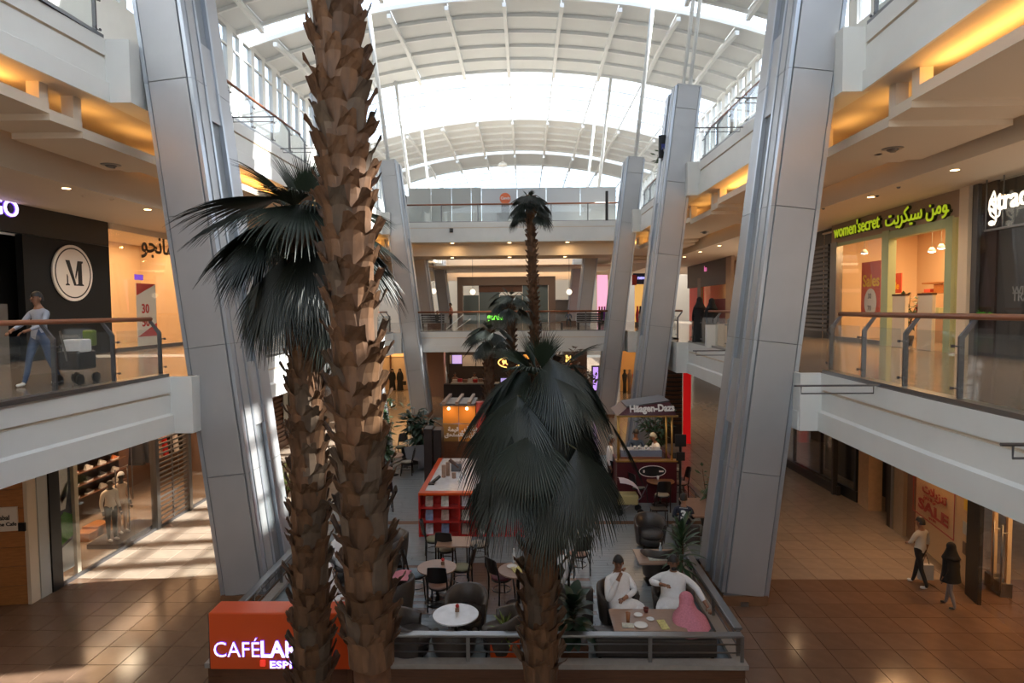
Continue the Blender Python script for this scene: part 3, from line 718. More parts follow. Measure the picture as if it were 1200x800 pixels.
b = MB(); b.lathe([(.13, .95), (.16, 1.1), (.12, 1.25), (.15, 1.42), (.13, 1.55), (.05, 1.60), (.045, 1.68), (1e-6, 1.69)], (p.x, p.y, Z1), 14); b.build('torso', M['logo'], t, smooth=True); b = MB(); b.lathe([(.12, 0), (.12, .03), (.02, .05), (.02, .95)], (p.x, p.y, Z1), 10); b.build('stand', M['steeld'], t)
b = MB(); b.lathe([(.20, .62), (.19, .95), (.17, 1.2), (.18, 1.42), (.15, 1.56)], (p.x, p.y, Z1), 16, 1, 1, math.radians(-130), math.radians(130)); b.tube([(p.x, p.y + .17, Z1 + 1.5), (p.x - .05, p.y + .30, Z1 + 1.2), (p.x - .2, p.y + .24, Z1 + 1.0)], .055, 8); b.tube([(p.x, p.y - .17, Z1 + 1.5), (p.x - .05, p.y - .30, Z1 + 1.2), (p.x - .2, p.y - .24, Z1 + 1.0)], .055, 8); b.build('cardigan', mat('crimson_knit', (.25, .015, .03), .8), t, smooth=True)
Lm = Line((RL.A - RLn * 2.6).to_2d(), (RL.B - RLn * 2.6).to_2d()); p = Lm.at(1098); t = thing('wall_shelf', 'lit wall shelf with folded clothes at the back of the warm lit shop', 'shelf', (p.x, p.y, Z1))
for z in (1.0, 1.75, 2.1): MB().box(p.x - .25, p.y - .9, Z1 + z, p.x + .25, p.y + .5, Z1 + z + .05).build('shelf_board', M['wood'], t)
MB().box(p.x - .3, p.y - 1.0, Z1, p.x + .3, p.y + .6, Z1 + .95).build('base_cabinet', M['taupe'], t)
for k, (dy, z, w, h, m) in enumerate(((-.6, 1.80, .5, .28, 'wood'), (.1, 1.80, .35, .12, 'posterred'), (-.4, 1.05, .4, .2, 'green'), (.2, 1.05, .35, .15, 'woodd'))): MB().box(p.x - .2, p.y + dy, Z1 + z, p.x + .2, p.y + dy + w, Z1 + z + h).build('folded_goods', M[m], t)
# dark shop with a glowing sign
root = thing('dark_shopfront', 'dark glass shopfront with a glowing white script sign at the frame edge', 'shopfront', (*RL.p2(1170), Z1))
rseg(MB(), 1136, 1260, Z1, 9.5, .1, -.35).build('backing', M['dark'], root)
rseg(MB(), 1137.5, 1158, Z1, 9.45, .05, -.15).build('brown_curtain', mat('plum_curtain', (.035, .018, .022), .6), root, label='plum curtain')
rseg(MB(), 1158, 1260, Z1, 9.0, .05, -.2).build('grey_banner', mat('slate_banner', (.045, .047, .055), .5), root, label='slate grey banner')
rseg(MB(), 1138, 1260, Z1 + .1, 9.4, .015, .0).build('pane', M['shopglass'], root)
rseg(MB(), 1137, 1143, Z1, 9.45, .1, .02).build('door_frame', M['steeld'], root)
rseg(MB(), 1157, 1260, rz_(1158, 271) - .02, rz_(1158, 271) + .03, .05, .15).build('hanging_bar', M['steel'], root)
for px in (1158, 1178): rseg(MB(), px, px + .6, rz_(1158, 271), 9.45, .03, .15).build('hanging_rod', M['steel'], root)
M['neonw'] = mat('white_neon', (1, 1, 1), emit=(1, .90, .72), es=1.3)
a = RL.at(1169.5, 248); text_mb('stradivarius', .70, face_mx(a + RLn * .2, rdir), .04, .006, sx=.9).build('sign_letters', M['neonw'], root)
b = MB(); L3 = Line((RL.A + RLn * .2).to_2d(), (RL.B + RLn * .2).to_2d())
clef = [(1161, 262), (1165, 263), (1167, 258), (1167, 240), (1166, 228), (1165, 224), (1163, 229), (1160, 236), (1159, 245), (1161, 252), (1166, 256), (1171, 252), (1172, 245), (1169, 241), (1165, 243), (1164, 248), (1167, 251)]
b.tube([L3.at(x, y) for x, y in clef], .022, 6); b.ell(L3.at(1162, 261.5), .07, .07, .07, 8, 6); b.build('treble_clef', M['neonw'], root, smooth=True)
a = RL.at(1178, 345.5); text_mb('WINTER', .30, face_mx(a + RLn * -.16, rdir), .01, .004).build('print', mat('grey_print', (.30, .31, .33), .5), root)
a = RL.at(1178, 352.5); text_mb('TRANSIT', .30, face_mx(a + RLn * -.16, rdir), .01, .004).build('print', bpy.data.materials['grey_print'], root)
# dark shuttered shop just behind the nearest right column
root = thing('roller_shutter', 'dark roller shutter between the nearest right column and the warm lit shop', 'shutter', (*RL.p2(955), Z1))
rseg(MB(), 925, 972, Z1, 9.4, .1, -.1).build('backing', M['black'], root)
for k in range(20): rseg(MB(), 926, 968, Z1 + .3 + k * .18, Z1 + .40 + k * .18, .06, -.04).build('slat', M['steeld'], root)
RL = Line((12.9, 20), (12.9, 60)); RLn = Vector((-1, 0, 0)); rdir = Vector((0, -1, 0))
# brown shop seen between the two right columns
root = thing('brown_shopfront', 'dark brown shopfront with small pink lettering between the right columns', 'shopfront', (*RL.p2(840), Z1))
rseg(MB(), 806, 855, rz_(830, 335), 9.45, .15, .05).build('fascia_board', mat('brown_fascia', (.075, .055, .045), .5), root)
rseg(MB(), 802, 870, Z1, 9.45, .1, -1.6).build('interior_wall', M['warmwall'], root)
rseg(MB(), 818, 822, Z1, 8.4, .2, .06).build('pillar', M['woodd'], root); rseg(MB(), 852, 858, Z1, 9.45, .2, .1).build('pillar', M['taupe'], root)
rseg(MB(), 822, 852, Z1, Z1 + 1.9, .1, -.9).build('display_counter', mat('maroon_panel', (.13, .015, .02), .5), root)
rseg(MB(), 802, 818, Z1 + .2, rz_(810, 327), .05, -.4).build('red_display', mat('red_glow_display', (.6, .05, .04), .5, emit=(1, .12, .08), es=.08), root)
text_mb('lzn', .55, face_mx(RL.at(826.5, 318) + RLn * .08, rdir), .03, .01).build('sign_letters', mat('pink_print', (.9, .25, .55), .4, emit=(.9, .2, .5), es=.6), root)
p = RL.at(835) - RLn * .9; area('shop_light', (p.x, p.y, 8.3), .8, 3.5, 70, (1, .55, .22))
# ------------------------------------------------------------------ palms
M['boot'] = mat('palm_boot', (.108, .052, .024), .6, noise=.5, scale=5, rand=.28, bump=.4, stretch=(2, 2, .5))
M['boot2'] = mat('palm_boot_grey', (.10, .066, .042), .7, noise=.4, scale=5, rand=.2)
M['trunk'] = mat('palm_trunk', (.10, .040, .016), .8, noise=.4, scale=9, bump=.5)
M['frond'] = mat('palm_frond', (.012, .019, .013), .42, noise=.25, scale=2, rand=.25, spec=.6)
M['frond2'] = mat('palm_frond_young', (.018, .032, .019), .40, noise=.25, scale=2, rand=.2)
M['frondb'] = mat('palm_frond_back', (.10, .12, .11), .5, rand=.2)
M['petiole'] = mat('palm_petiole', (.10, .085, .04), .5)
def boot_mesh(w, L, out, r, m):
    # a cut leaf base: broad foot hugging the trunk, narrowing, curling outwards to a ragged tip
    rows = []
    prof = [(0, 1.0, .0), (.25, 1.0, .03), (.5, .88, .07), (.72, .66, .14), (.9, .42, .25), (1, .34, .38)]
    for t, ww, o in prof:
        row = []
        for j in range(5):
            u = j / 4 - .5; ang = u * w * ww
            rr = r + o * out * (1 - .9 * abs(u) * (t < .8)) + (.03 if abs(u) < .3 else 0.) * (1 - t)
            z = t * L + (.06 * L * (r_b.random() - .5) if t == 1 else 0) - .10 * L * (abs(u) * 2) ** 2 * t + (.16 * L * (abs(u) * 2) if t == 1 else 0)
            row.append((math.sin(ang / r) * rr, -math.cos(ang / r) * rr, z))
        rows.append(row)
    b = MB(); b.grid(rows); b.grid([[(x * .955, y * .955 , z - .012) for x, y, z in rw][::-1] for rw in rows])
    a, c = rows[-1], [(x * .955, y * .955, z - .012) for x, y, z in rows[-1]]; b.grid([a, c])
    me = bpy.data.meshes.new('boot'); me.from_pydata([tuple(p) for p in b.v], [], b.f); me.materials.append(m); return me
r_b = random.Random(5)
def trunk_pts(base, top, bow=0.):
    base, top = Vector(base), Vector(top)
    return [base.lerp(top, i / 10) + Vector((bow * math.sin(PI * i / 10), 0, 0)) for i in range(11)]
def palm_trunk(t, base, top, r0, r1, rows_step, around, z_from=-1e9, boot_k=1., parts=True, bow=0.):
    pts = trunk_pts(base, top, bow); rs = [r0 + (r1 - r0) * i / 10 for i in range(11)]
    b = MB(); b.tube(pts, [q * .93 for q in rs], 14); b.build('trunk', M['trunk'], t, smooth=True)
    base, top = Vector(base), Vector(top); H = top.z - base.z; off_ = Vector(t.location)
    variants = [boot_mesh(2 * PI * r0 / around * 1.75 * r_b.uniform(.85, 1.1), rows_step * 1.7 * r_b.uniform(.85, 1.15), .42 * boot_k * r_b.uniform(.8, 1.2), r0, m) for m in (M['boot'], M['boot'], M['boot'], M['boot'], M['boot2'])]
    joined = MB(); k = 0; z = 0.
    while z < H - .05:
        f = z / H; c = base.lerp(top, f) + Vector((bow * math.sin(PI * f), 0, 0)); rad = (r0 + (r1 - r0) * f)
        if c.z > z_from:
            for j in range(around):
                ang = 2 * PI * (j + .5 * (k % 2)) / around + r_b.uniform(-.12, .12)
                me = r_b.choice(variants); sc = rad / r0; tilt = r_b.uniform(-.05, .05)
                if parts:
                    o = bpy.data.objects.new('leaf_base', me); o.parent = t; COL.objects.link(o)
                    o.location = c - off_ + Vector((0, 0, r_b.uniform(-.03, .03))); o.rotation_euler = (tilt, tilt, ang); s2 = r_b.uniform(.9, 1.12); o.scale = (sc, sc, s2)
                else:
                    joined.mx = Matrix.Translation(c + Vector((0, 0, r_b.uniform(-.03, .03)))) @ Matrix.Rotation(ang, 4, 'Z') @ Matrix.Diagonal((sc, sc, 1, 1))
                    joined.add([v.co for v in me.vertices], [tuple(p.vertices) for p in me.polygons])
        z += rows_step; k += 1
    if not parts: joined.mx = Matrix.Identity(4); joined.build('leaf_bases', M['boot'], t, kind='stuff')
def frond(t, crown, az, el, pet, blade, m, droop=1., nseg=34, spread=1.75, detail=8, split=.55, r=None, width=1.15, bend=0.):
    r = r or R_
    crown = Vector(crown); d = Vector((math.cos(az) * math.cos(el), math.sin(az) * math.cos(el), math.sin(el)))
    pts = [crown]; v = d.copy()
    for i in range(6):
        v = (v + Vector((0, 0, -.10 * droop * (1 - .3 * max(el, 0))))).normalized(); pts.append(pts[-1] + v * pet / 6)
    p = MB(); p.tube(pts, [.022, .02, .017, .015, .013, .012, .010], 5); hub = pts[-1]
    side = v.cross(Vector((0, 0, 1)))
    if side.length < .05: side = Vector((math.sin(az), -math.cos(az), 0))
    side.normalize()
    if bend: v = (Matrix.Rotation(-bend, 3, side) @ v).normalized()
    nrm = side.cross(v).normalized()
    b = MB()
    for i in range(nseg):
        u = (i + .5) / nseg * 2 - 1; a = u * spread
        dirn = (v * math.cos(a) + side * math.sin(a)).normalized()
        L = blade * (1 - .28 * abs(u) ** 1.6) * r.uniform(.92, 1.06)
        w0 = spread * 2 / nseg * .5 * width
        q = hub.copy(); row = []; dd = (dirn + nrm * .12).normalized()
        for k in range(detail + 1):
            s_ = k / detail
            ww = min(w0 * L * split * min(s_ / split, 1.), w0 * L * split) * (1 if s_ < split else max(0.03, 1 - ((s_ - split) / (1 - split)) ** 1.3)) * .98 + .001
            cr = dd.cross(nrm); cr = cr.normalized() if cr.length > .05 else side
            fold = nrm * ww * .45
            row.append([q - cr * ww + fold, q - fold * .3, q + cr * ww + fold])
            g = droop * (.05 + .55 * s_ ** 1.5) * (8 / detail) * .62
            dd = (dd + Vector((0, 0, -g)) + Vector((r.gauss(0, .02), r.gauss(0, .02), 0)) * (s_ > split)).normalized(); q = q + dd * L / detail
        b.grid(row)
    f = b.build('frond', m, t); p.build('petiole', M['petiole'], f, smooth=True)
    return f
def crown(t, c, n, pet, blade, els, m=None, droop=1., nseg=34, seed=1, az0=0., detail=8, azs=None):
    r = random.Random(seed); ga = 2.39996
    for i in range(n):
        f = i / max(1, n - 1); el = els[0] + (els[1] - els[0]) * f + r.uniform(-.12, .12); az = az0 + i * ga + r.uniform(-.2, .2)
        mm = m or (M['frond2'] if f < .3 else M['frond'])
        frond(t, Vector(c) + Vector((0, 0, -.35 * f * blade)), az, el, pet * r.uniform(.85, 1.1) * (1 - .1 * f), blade * r.uniform(.9, 1.1), mm, droop * (.55 + .75 * f), nseg, detail=detail, r=r)
def palm(name, label, base, top, r0, r1, step, around, **k):
    t = thing(name, label, 'palm', base); palm_trunk(t, base, top, r0, r1, step, around, **k); return t
# the two tall trunks in front, the palm with the big crown in the middle
def plumb(px0, py0, px1, py1, Y): a = aty(px0, py0, Y); c = aty(px1, py1, Y); return a, c
a, c = plumb(437, 800, 393, 0, 6.7); d = (c - a) / (c.z - a.z)
base = a - d * a.z; top = c + d * 3.0
P1 = palm('palm_tree', 'tallest palm, its stout bare trunk of cut leaf bases crossing the whole view', (base.x, base.y, 0), (top.x, top.y, top.z), .222, .20, .27, 7, z_from=2.3)
a, c = plumb(368, 800, 366, 400, 8.6); d = (c - a) / (c.z - a.z)
base = a - d * a.z; ct = aty(355, 262, 8.6); 
P2 = palm('palm_tree', 'palm with drooping fan crown close behind the tallest bare trunk', (base.x, base.y, 0), (ct.x, ct.y, ct.z), .225, .18, .27, 7, z_from=.8)
rp = random.Random(12)
def hang_crown(t, ct, n, pet, blade, seed, up=.22, az0=0., low=-.5, m=None, nseg=40, tuft=.5, taper=.55, flop=.9, aim=None, lift=-.02, detail=8, var=0.):
    r = random.Random(seed)
    for i in range(n):
        f = i / (n - 1); az = az0 + i * 2.39996 + r.uniform(-.25, .25)
        if f < up:       # young fans standing up in the middle
            g = f / up; frond(t, ct + Vector((0, 0, .05 - .1 * g)), az, 1.4 - .65 * g, pet * (.35 + .3 * g), blade * (tuft + .12 * g) * r.uniform(.85, 1.15), M['frond2'], .3 + .4 * g, min(28, nseg), spread=.42 + .25 * g, r=r, bend=.15 + .3 * g, detail=detail)
        else:            # old fans arching over and hanging down as pleated curtains
            g = (f - up) / (1 - up); el = 1.0 - 1.25 * g + r.uniform(-.15, .15)
            frond(t, ct + Vector((0, 0, lift + low * g)), az, el, pet * (taper + (1 - taper) * g) * r.uniform(.8 - var, 1.15 + var), blade * (taper + .3 + (.7 - taper) * g) * r.uniform(.85, 1.12), m or M['frond'], .42 + .25 * g, nseg, spread=r.uniform(.75, 1.1), r=r, bend=(flop + .25 * g * r.uniform(.7, 1.1) + .3 * el) if aim is None else el + aim * r.uniform(.85 - var, 1.1 + var) + .15 * g, split=.52, width=1.25, detail=detail)
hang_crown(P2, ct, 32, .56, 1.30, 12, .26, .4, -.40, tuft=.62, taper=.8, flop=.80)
a, c = plumb(633, 800, 632, 660, 8.75); d = (c - a) / (c.z - a.z); base = a - d * a.z; ct = aty(634, 462, 8.75)
P3 = palm('palm_tree', 'squat palm in the middle with a heavy dark crown over the cafe tables', (base.x, base.y, 0), (ct.x, ct.y, ct.z), .215, .18, .26, 7, z_from=.8)
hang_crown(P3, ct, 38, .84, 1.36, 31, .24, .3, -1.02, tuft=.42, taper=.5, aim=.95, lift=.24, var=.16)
# slim palms far behind
for px, py, pb, Y, r0, bl, n, lab, sd in ((621, 238, 628, 24.5, .150, .72, 24, 'tall slim palm in front of the far bridges', 41), (598, 352, 600, 23.5, .135, .66, 20, 'middle-height slim palm in front of the far bridges', 42), (573, 392, 573, 22.5, .165, .72, 22, 'shortest slim palm left of the far palm group', 43)):
    ct = aty(px, py, Y); a = aty(pb, 440, Y); d = (ct - a) / (ct.z - a.z); base = a - d * a.z
    t = palm('palm_tree', lab, (base.x, base.y, 0), (ct.x, ct.y, ct.z), r0, r0 * .8, .2, 7, z_from=2.5, parts=False)
    hang_crown(t, ct, n, .52, bl * 1.12, sd, .16, .2, -.30, tuft=.4, taper=.7, aim=.45, lift=.06, nseg=18, detail=6)
# twiggy plant with russet tips between the far palms and the middle crown
bp_ = aty(662, 470, 17.0); t = thing('twiggy_shrub', 'thin twiggy shrub with russet tips behind the middle palm crown', 'plant', (bp_.x, bp_.y, .5))
b = MB(); lv = MB(); rp = random.Random(8)
for i in range(16):
    q = Vector((bp_.x, bp_.y, .5 if i == 0 else 2.6)); dirn = Vector((rp.uniform(-.42, .45), rp.uniform(-.4, .4), 1)).normalized(); L = aty(660, rp.uniform(385, 440), 17).z - q.z
    q2 = q + dirn * L * .8; b.tube([q, q.lerp(q2, .5) + Vector((0, 0, .1)), q2], [.03, .02, .008], 5)
    for j in range(26):
        s_ = q.lerp(q2, rp.uniform(.5, 1.05)); e_ = s_ + Vector((rp.uniform(-.35, .35), rp.uniform(-.3, .3), rp.uniform(0, .3))); b.tube([s_, e_], .006, 3, cap=False)
        for k in range(4): c = s_.lerp(e_, rp.uniform(.4, 1.1)); w = Vector((rp.gauss(0, .05), rp.gauss(0, .05), rp.gauss(.02, .03))); x = Vector((rp.gauss(0, .02), rp.gauss(0, .02), .02)); lv.add([c, c + w + x, c + 2 * w, c + w - x], [(0, 1, 2, 3)])
b.build('branch', M['woodd'], t); lv.build('leaves', mat('russet_leaf', (.10, .065, .04), .6), t, kind='stuff')
# ------------------------------------------------------------------ people: one skinned body each; hair and clothing are its parts
M['eye'] = mat('dark_eye', (.01, .008, .008), .3); M['shoe'] = mat('dark_shoe', (.02, .018, .016), .5); M['shoew'] = mat('white_shoe', (.7, .7, .68), .6)
M['abaya'] = mat('black_abaya', (.008, .008, .009), .85); M['ghutra'] = mat('pink_checked_headcloth', (.55, .20, .26), .85, noise=.18, scale=45)
M['denim'] = mat('blue_denim', (.05, .085, .17), .8); M['blackcloth'] = mat('black_cloth', (.012, .012, .014), .8)
def skin_body(nodes, edges, mats, region, extra=None, root=0):
    me = bpy.data.meshes.new('s'); me.from_pydata([n[0] for n in nodes], edges, [])
    o = bpy.data.objects.new('s', me); COL.objects.link(o)
    o.modifiers.new('skin', 'SKIN'); ss = o.modifiers.new('sub', 'SUBSURF'); ss.levels = 1; ss.render_levels = 1
    if not me.skin_vertices: pass
    sv = me.skin_vertices[0].data
    for i, n in enumerate(nodes):
        r = n[1]; sv[i].radius = (r, r) if not isinstance(r, tuple) else r; sv[i].use_root = (i == root)
    dg = bpy.context.evaluated_depsgraph_get(); dg.update()
    ev = bpy.data.meshes.new_from_object(o.evaluated_get(dg)); bpy.data.objects.remove(o); bpy.data.meshes.remove(me)
    b = MB(); b.v = [v.co.copy() for v in ev.vertices]; b.f = [tuple(p.vertices) for p in ev.polygons]
    P = [Vector(n[0]) for n in nodes]
    segs = [(P[a], P[c], region[a], region[c]) for a, c in edges]
    for p in ev.polygons:
        c = p.center; best = None
        for a, d, ra, rd in segs:
            ad = d - a; k = max(0, min(1, (c - a).dot(ad) / max(ad.length_squared, 1e-9))); q = (c - (a + ad * k)).length
            if best is None or q < best[0]: best = (q, ra if k < .5 else rd)
        b.mi.append(best[1])
    bpy.data.meshes.remove(ev)
    return b
def person(name, label, loc, face, pose='sit', top=None, legs=None, shoe=None, skin=None, hair='hair', s=1., arms=None, lean=0., turn=0., nod=0., robe=None, hood=None, group=None, step=.0, long_hood=False, beard=False, female=False):
    """face = direction looked at in plan; arms = {'R': (elbow, wrist), 'L': ...} in body space: x to the right, y ahead, z up."""
    face = Vector(face); t = thing(name, label, 'person', loc, math.atan2(-face.x, face.y), group); t.scale = (s, s, s)
    top, legs, shoe, skin = top or M['cloth'], legs or robe or M['blackcloth'], shoe or M['shoe'], skin or M['skin']
    sit = pose == 'sit'; pz = .47 if sit else .92
    L = lambda y, z: (y + (z - pz) * math.sin(lean), pz + (z - pz) * math.cos(lean))
    def T(x, y, z): yy, zz = L(y, z); return (x, yy, zz)
    ch, nb = pz + .30, pz + .49
    N = [((0, 0, pz), .125), (T(0, -.01, pz + .14), .118), (T(0, -.015, ch), .128), (T(0, -.02, pz + .42), .105), (T(0, -.015, nb + .01), .058), (T(0, .0, nb + .07), .052)]
    hc = Vector(T(0, .02, nb + .19)); E = [(0, 1), (1, 2), (2, 3), (3, 4), (4, 5)]; reg = [1 if not robe else 1, 1, 1, 1, 0, 0]
    hr = Matrix.Rotation(turn, 3, 'Z') @ Matrix.Rotation(-nod, 3, 'X')
    for p, r in (((0, .018, -.065), .064), ((0, .0, .01), .088), ((0, -.012, .062), .072)): N.append((tuple(hc + hr @ Vector(p)), r)); reg.append(0); E.append((len(N) - 2, len(N) - 1))
    sw = .165 if female else .185
    hands = []
    for sd, sg in (('R', 1), ('L', -1)):
        sh = Vector(T(sg * sw, -.02, pz + .42))
        if arms and sd in arms: el, wr = (Vector(q) for q in arms[sd])
        elif sit: el, wr = Vector((sg * .25, .05, pz + .18)), Vector((sg * .14, .30, pz + .17))
        else: el, wr = sh + Vector((sg * .05, -.03, -.28)), sh + Vector((sg * .06, .06, -.53))
        i = len(N); hd = (wr - el).normalized()
        N += [(tuple(sh), .062), (tuple(sh.lerp(el, .5)), .056 + .012 * bool(robe)), (tuple(el), .047 + .014 * bool(robe)), (tuple(el.lerp(wr, .55)), .039 + .014 * bool(robe)), (tuple(wr), .028), (tuple(wr + hd * .07), .034)]
        E += [(3, i)] + [(i + k, i + k + 1) for k in range(5)]; reg += [1, 1, 1, 1 if robe or top is not M.get('tee') else 0, 0, 0]; hands.append((wr + hd * .05, hd, sg))
    for sg in (1, -1):
        i = len(N)
        if sit: q = [((sg * .085, .03, pz - .01), .10), ((sg * .11, .22, pz + .02), .085), ((sg * .13, .42, pz + .02), .062), ((sg * .13, .42, pz - .18), .056), ((sg * .13, .40, .085), .04), ((sg * .13, .43, .045), .04), ((sg * .14, .56, .035), .034)]
        else:
            st = step * sg; kb = max(0, -st)
            q = [((sg * .085, 0, pz - .05), .095), ((sg * .09, st * .30, pz - .24), .08), ((sg * .09, st * .55 + kb * .15, .49), .058), ((sg * .09, st * .7 - kb * .1, .28), .052), ((sg * .09, st * .95 - kb * .15, .09 + kb * .12), .038), ((sg * .09, st * .95 - kb * .12 + .03, .045 + kb * .1), .04), ((sg * .1, st * .95 + .15 - kb * .1, .035 + kb * .03), .033)]
        N += q; E += [(0, i)] + [(i + k, i + k + 1) for k in range(6)]; reg += [2, 2, 2, 2, 2 if not sit or legs else 0, 3, 3]
    b = skin_body(N, E, None, reg)
    b.mx = Matrix.Translation(hc) @ hr.to_4x4()
    b.cur = 0; b.tube([(0, .085, .012), (0, .112, -.022), (0, .092, -.034)], [.008, .017, .012], 6)
    for sg in (1, -1): b.cur = 0; b.ell((sg * .085, -.005, -.01), .012, .022, .032, 6, 5); b.cur = 4; b.ell((sg * .032, .082, .012), .013, .008, .008, 8, 4); b.tube([(sg * .015, .088, .034), (sg * .05, .078, .034)], .006, 5)
    b.cur = 4 if beard else 5; b.tube([(-.025, .082, -.062), (0, .09, -.060), (.025, .082, -.062)], .007, 5)
    if beard: b.ell((0, .045, -.085), .055, .045, .04, 10, 6)
    b.mx = Matrix.Identity(4)
    for w, hd, sg in hands:
        b.cur = 0; up = Vector((0, 0, 1)); sdv = hd.cross(up); sdv = sdv.normalized() if sdv.length > .1 else Vector((1, 0, 0)); dn = sdv.cross(hd).normalized() * -1
        for k in range(4):
            o_ = sdv * (-.024 + k * .016); ln = (.062, .072, .068, .052)[k]; p0 = w + hd * .045 + o_; p1 = p0 + hd * ln * .55 + dn * .008; p2 = p1 + hd * ln * .4 + dn * .022
            b.tube([p0, p1, p2], [.0095, .009, .007], 5)
        p0 = w + sdv * -sg * .028; b.tube([p0, p0 + hd * .03 - sdv * sg * .022, p0 + hd * .062 - sdv * sg * .024 + dn * .008], [.011, .010, .008], 5)
    b.build('body', [skin, top, legs, shoe, M['eye'], M['lip']], t, smooth=True, world=False)
    if hood is None and hair:
        h = MB(); h.mx = Matrix.Translation(hc) @ hr.to_4x4(); rows = []
        for i in range(6):
            th = PI * .5 * i / 5
            rows.append([(math.sin(a) * .096 * math.sin(th + .0001), -.016 + math.cos(a) * .106 * math.sin(th), .035 + .100 * math.cos(th) - (.085 if math.cos(a) < .2 else .0) * (i / 5) ** 2) for a in [2 * PI * j / 16 for j in range(16)]])
        h.grid(rows, True); h.build('hair', M[hair], t, smooth=True, world=False)
    if hood is not None:      # cloth over the head falling on the shoulders, open at the face
        h = MB(); rows = []; open_ = .62
        for i in range(10):
            f = i / 9; row = []
            for j in range(21):
                a = PI / 2 + open_ + (2 * PI - 2 * open_) * j / 20 if i > 3 else PI / 2 + open_ * i / 3 + (2 * PI - 2 * open_ * i / 3) * j / 20
                if f < .55: th = f / .55 * PI * .58; rr = .112 * math.sin(th) + .002; z = .03 + .112 * math.cos(th)
                else: g = (f - .55) / .45; sm = min(1, max(0, (g - .12) / .5)); sm = sm * sm * (3 - 2 * sm); rr = .108 + (.10 * g ** 1.2 if not long_hood else .125 * sm + .04 * g); z = -.02 - (.26 if not long_hood else .36) * g
                p = hr @ Vector((math.cos(a) * rr * .95, math.sin(a) * rr - .012, z)) if f < .55 else Vector((math.cos(a) * rr * (1 + .3 * max(0, (f - .6))), math.sin(a) * rr - .02, z - .01 * math.sin(5 * a))) + (Vector((0, -.17 * max(0, (f - .55) / .45), 0)) if long_hood else Vector())
                row.append(hc + p)
            rows.append(row)
        h.grid(rows); hd_ = h.build('head_cloth', hood, t, smooth=True, world=False)
        so_ = hd_.modifiers.new('thick', 'SOLIDIFY'); so_.thickness = .008; so_.offset = 1
    if robe is not None:
        r = MB(); rings = []
        def ring(c, u, v, a, bb, n=24, wob=0.): return [tuple(Vector(c) + Vector(u) * a * math.copysign(abs(math.cos(q)) ** .8, math.cos(q)) + Vector(v) * (bb * math.sin(q) + wob * math.cos(7 * q))) for q in [2 * PI * k / n for k in range(n)]]
        X_, Y_, Z_ = (1, 0, 0), (0, 1, 0), (0, 0, 1)
        def tr(z, a, bb): p = T(0, -.015, z); rings.append(ring(p, X_, (0, math.cos(lean), -math.sin(lean)), a, bb))
        tr(nb + .03, .066, .062); tr(nb - .01, .12, .082); tr(nb - .055, .215, .12); tr(nb - .16, .215, .155); tr(ch - .05, .205, .165); tr(pz + .1, .205, .17)
        if sit:
            d = lambda a: (0, math.cos(a), -math.sin(a))
            rings += [ring((0, .04, pz + .01), X_, (0, .75, .66), .235, .17), ring((0, .20, pz + .01), X_, (0, .15, 1), .265, .135, wob=.008), ring((0, .36, pz + .01), X_, (0, -.1, 1), .28, .125, wob=.010),
                      ring((0, .48, pz - .04), X_, (0, -.7, .7), .275, .12, wob=.012), ring((0, .46, pz - .15), X_, (0, -1, .05), .27, .125, wob=.014), ring((0, .44, .12), X_, (0, -1, 0), .29, .15, wob=.018)]
        else:
            for z, a, bb in ((.75, .20, .16), (.5, .22, .19), (.25, .24, .21), (.06, .26, .23)): rings.append(ring((0, step * .12, z), X_, Y_, a, bb, wob=.012))
        r.grid([q[::-1] for q in rings], True); r.build('robe', robe, t, smooth=True, world=False)
    return t
M['lip'] = mat('lip', (.22, .08, .06), .5)
M['tee'] = mat('short_sleeve_cotton', (.5, .48, .44), .8)
# ------------------------------------------------------------------ the cafe in the middle of the hall
ZF = .30
XL, XR, YF = -5.35, 3.55, 10.15
M['deck'] = mat('pale_grey_deck', (.22, .25, .27), .25, noise=.12, scale=5, stretch=(.4, 4, 1)); M['deckb'] = mat('brown_deck', (.15, .085, .055), .22, noise=.15, scale=5, stretch=(.4, 4, 1))
M['curb'] = mat('stone_curb', (.30, .27, .24), .4, noise=.1, scale=8)
pf = struct_root('floor_cafe_platform', (0, YF, 0))
b = MB(); b.box(XL, YF + .1, .0, XR, 14.9, ZF - .03); b.box(-6.2, 14.9, 0, 5.2, 25.5, ZF - .031); b.build('base', M['dark'], pf)
g, gb = MB(), MB(); r = random.Random(3); y = YF + .12; k = 0
while y < 25.4:
    xl, xr = (XL, XR) if y < 14.8 else (-6.2, 5.2); x = xl - r.uniform(0, 1.2)
    while x < xr:
        x1 = min(x + 1.4, xr); xa = max(x, xl)
        if x1 - xa > .05: (gb if (-2.6 < (xa + x1) / 2 < .9 and 12.0 < y < 14.6) or 17.2 < y < 17.5 else g).box(xa + .002, y + .002, ZF - .03, x1 - .003, y + .137, ZF + r.uniform(-.001, .001))
        x += 1.4
    y += .14
g.build('deck_boards', M['deck'], pf, kind='stuff'); gb.build('brown_deck_boards', M['deckb'], pf, kind='stuff')
for z0, z1 in ((.0, .18), (.185, .36)): MB().box(XL, YF, z0, XR + .02, YF + .1, z1).build('fascia_board', M['woodd'], pf); MB().box(XR - .08, YF + .1, z0, XR + .02, 14.9, z1).build('fascia_board', M['woodd'], pf); MB().box(XL, YF + .1, z0, XL + .1, 14.9, z1).build('fascia_board', M['woodd'], pf)
MB().box(XL - .03, YF - .05, .36, XR + .06, YF + .16, .44).build('curb', M['curb'], pf); MB().box(XR - .14, YF + .16, .36, XR + .06, 14.9, .44).build('curb', M['curb'], pf); MB().box(XL - .03, YF + .16, .36, XL + .16, 14.9, .44).build('curb', M['curb'], pf)
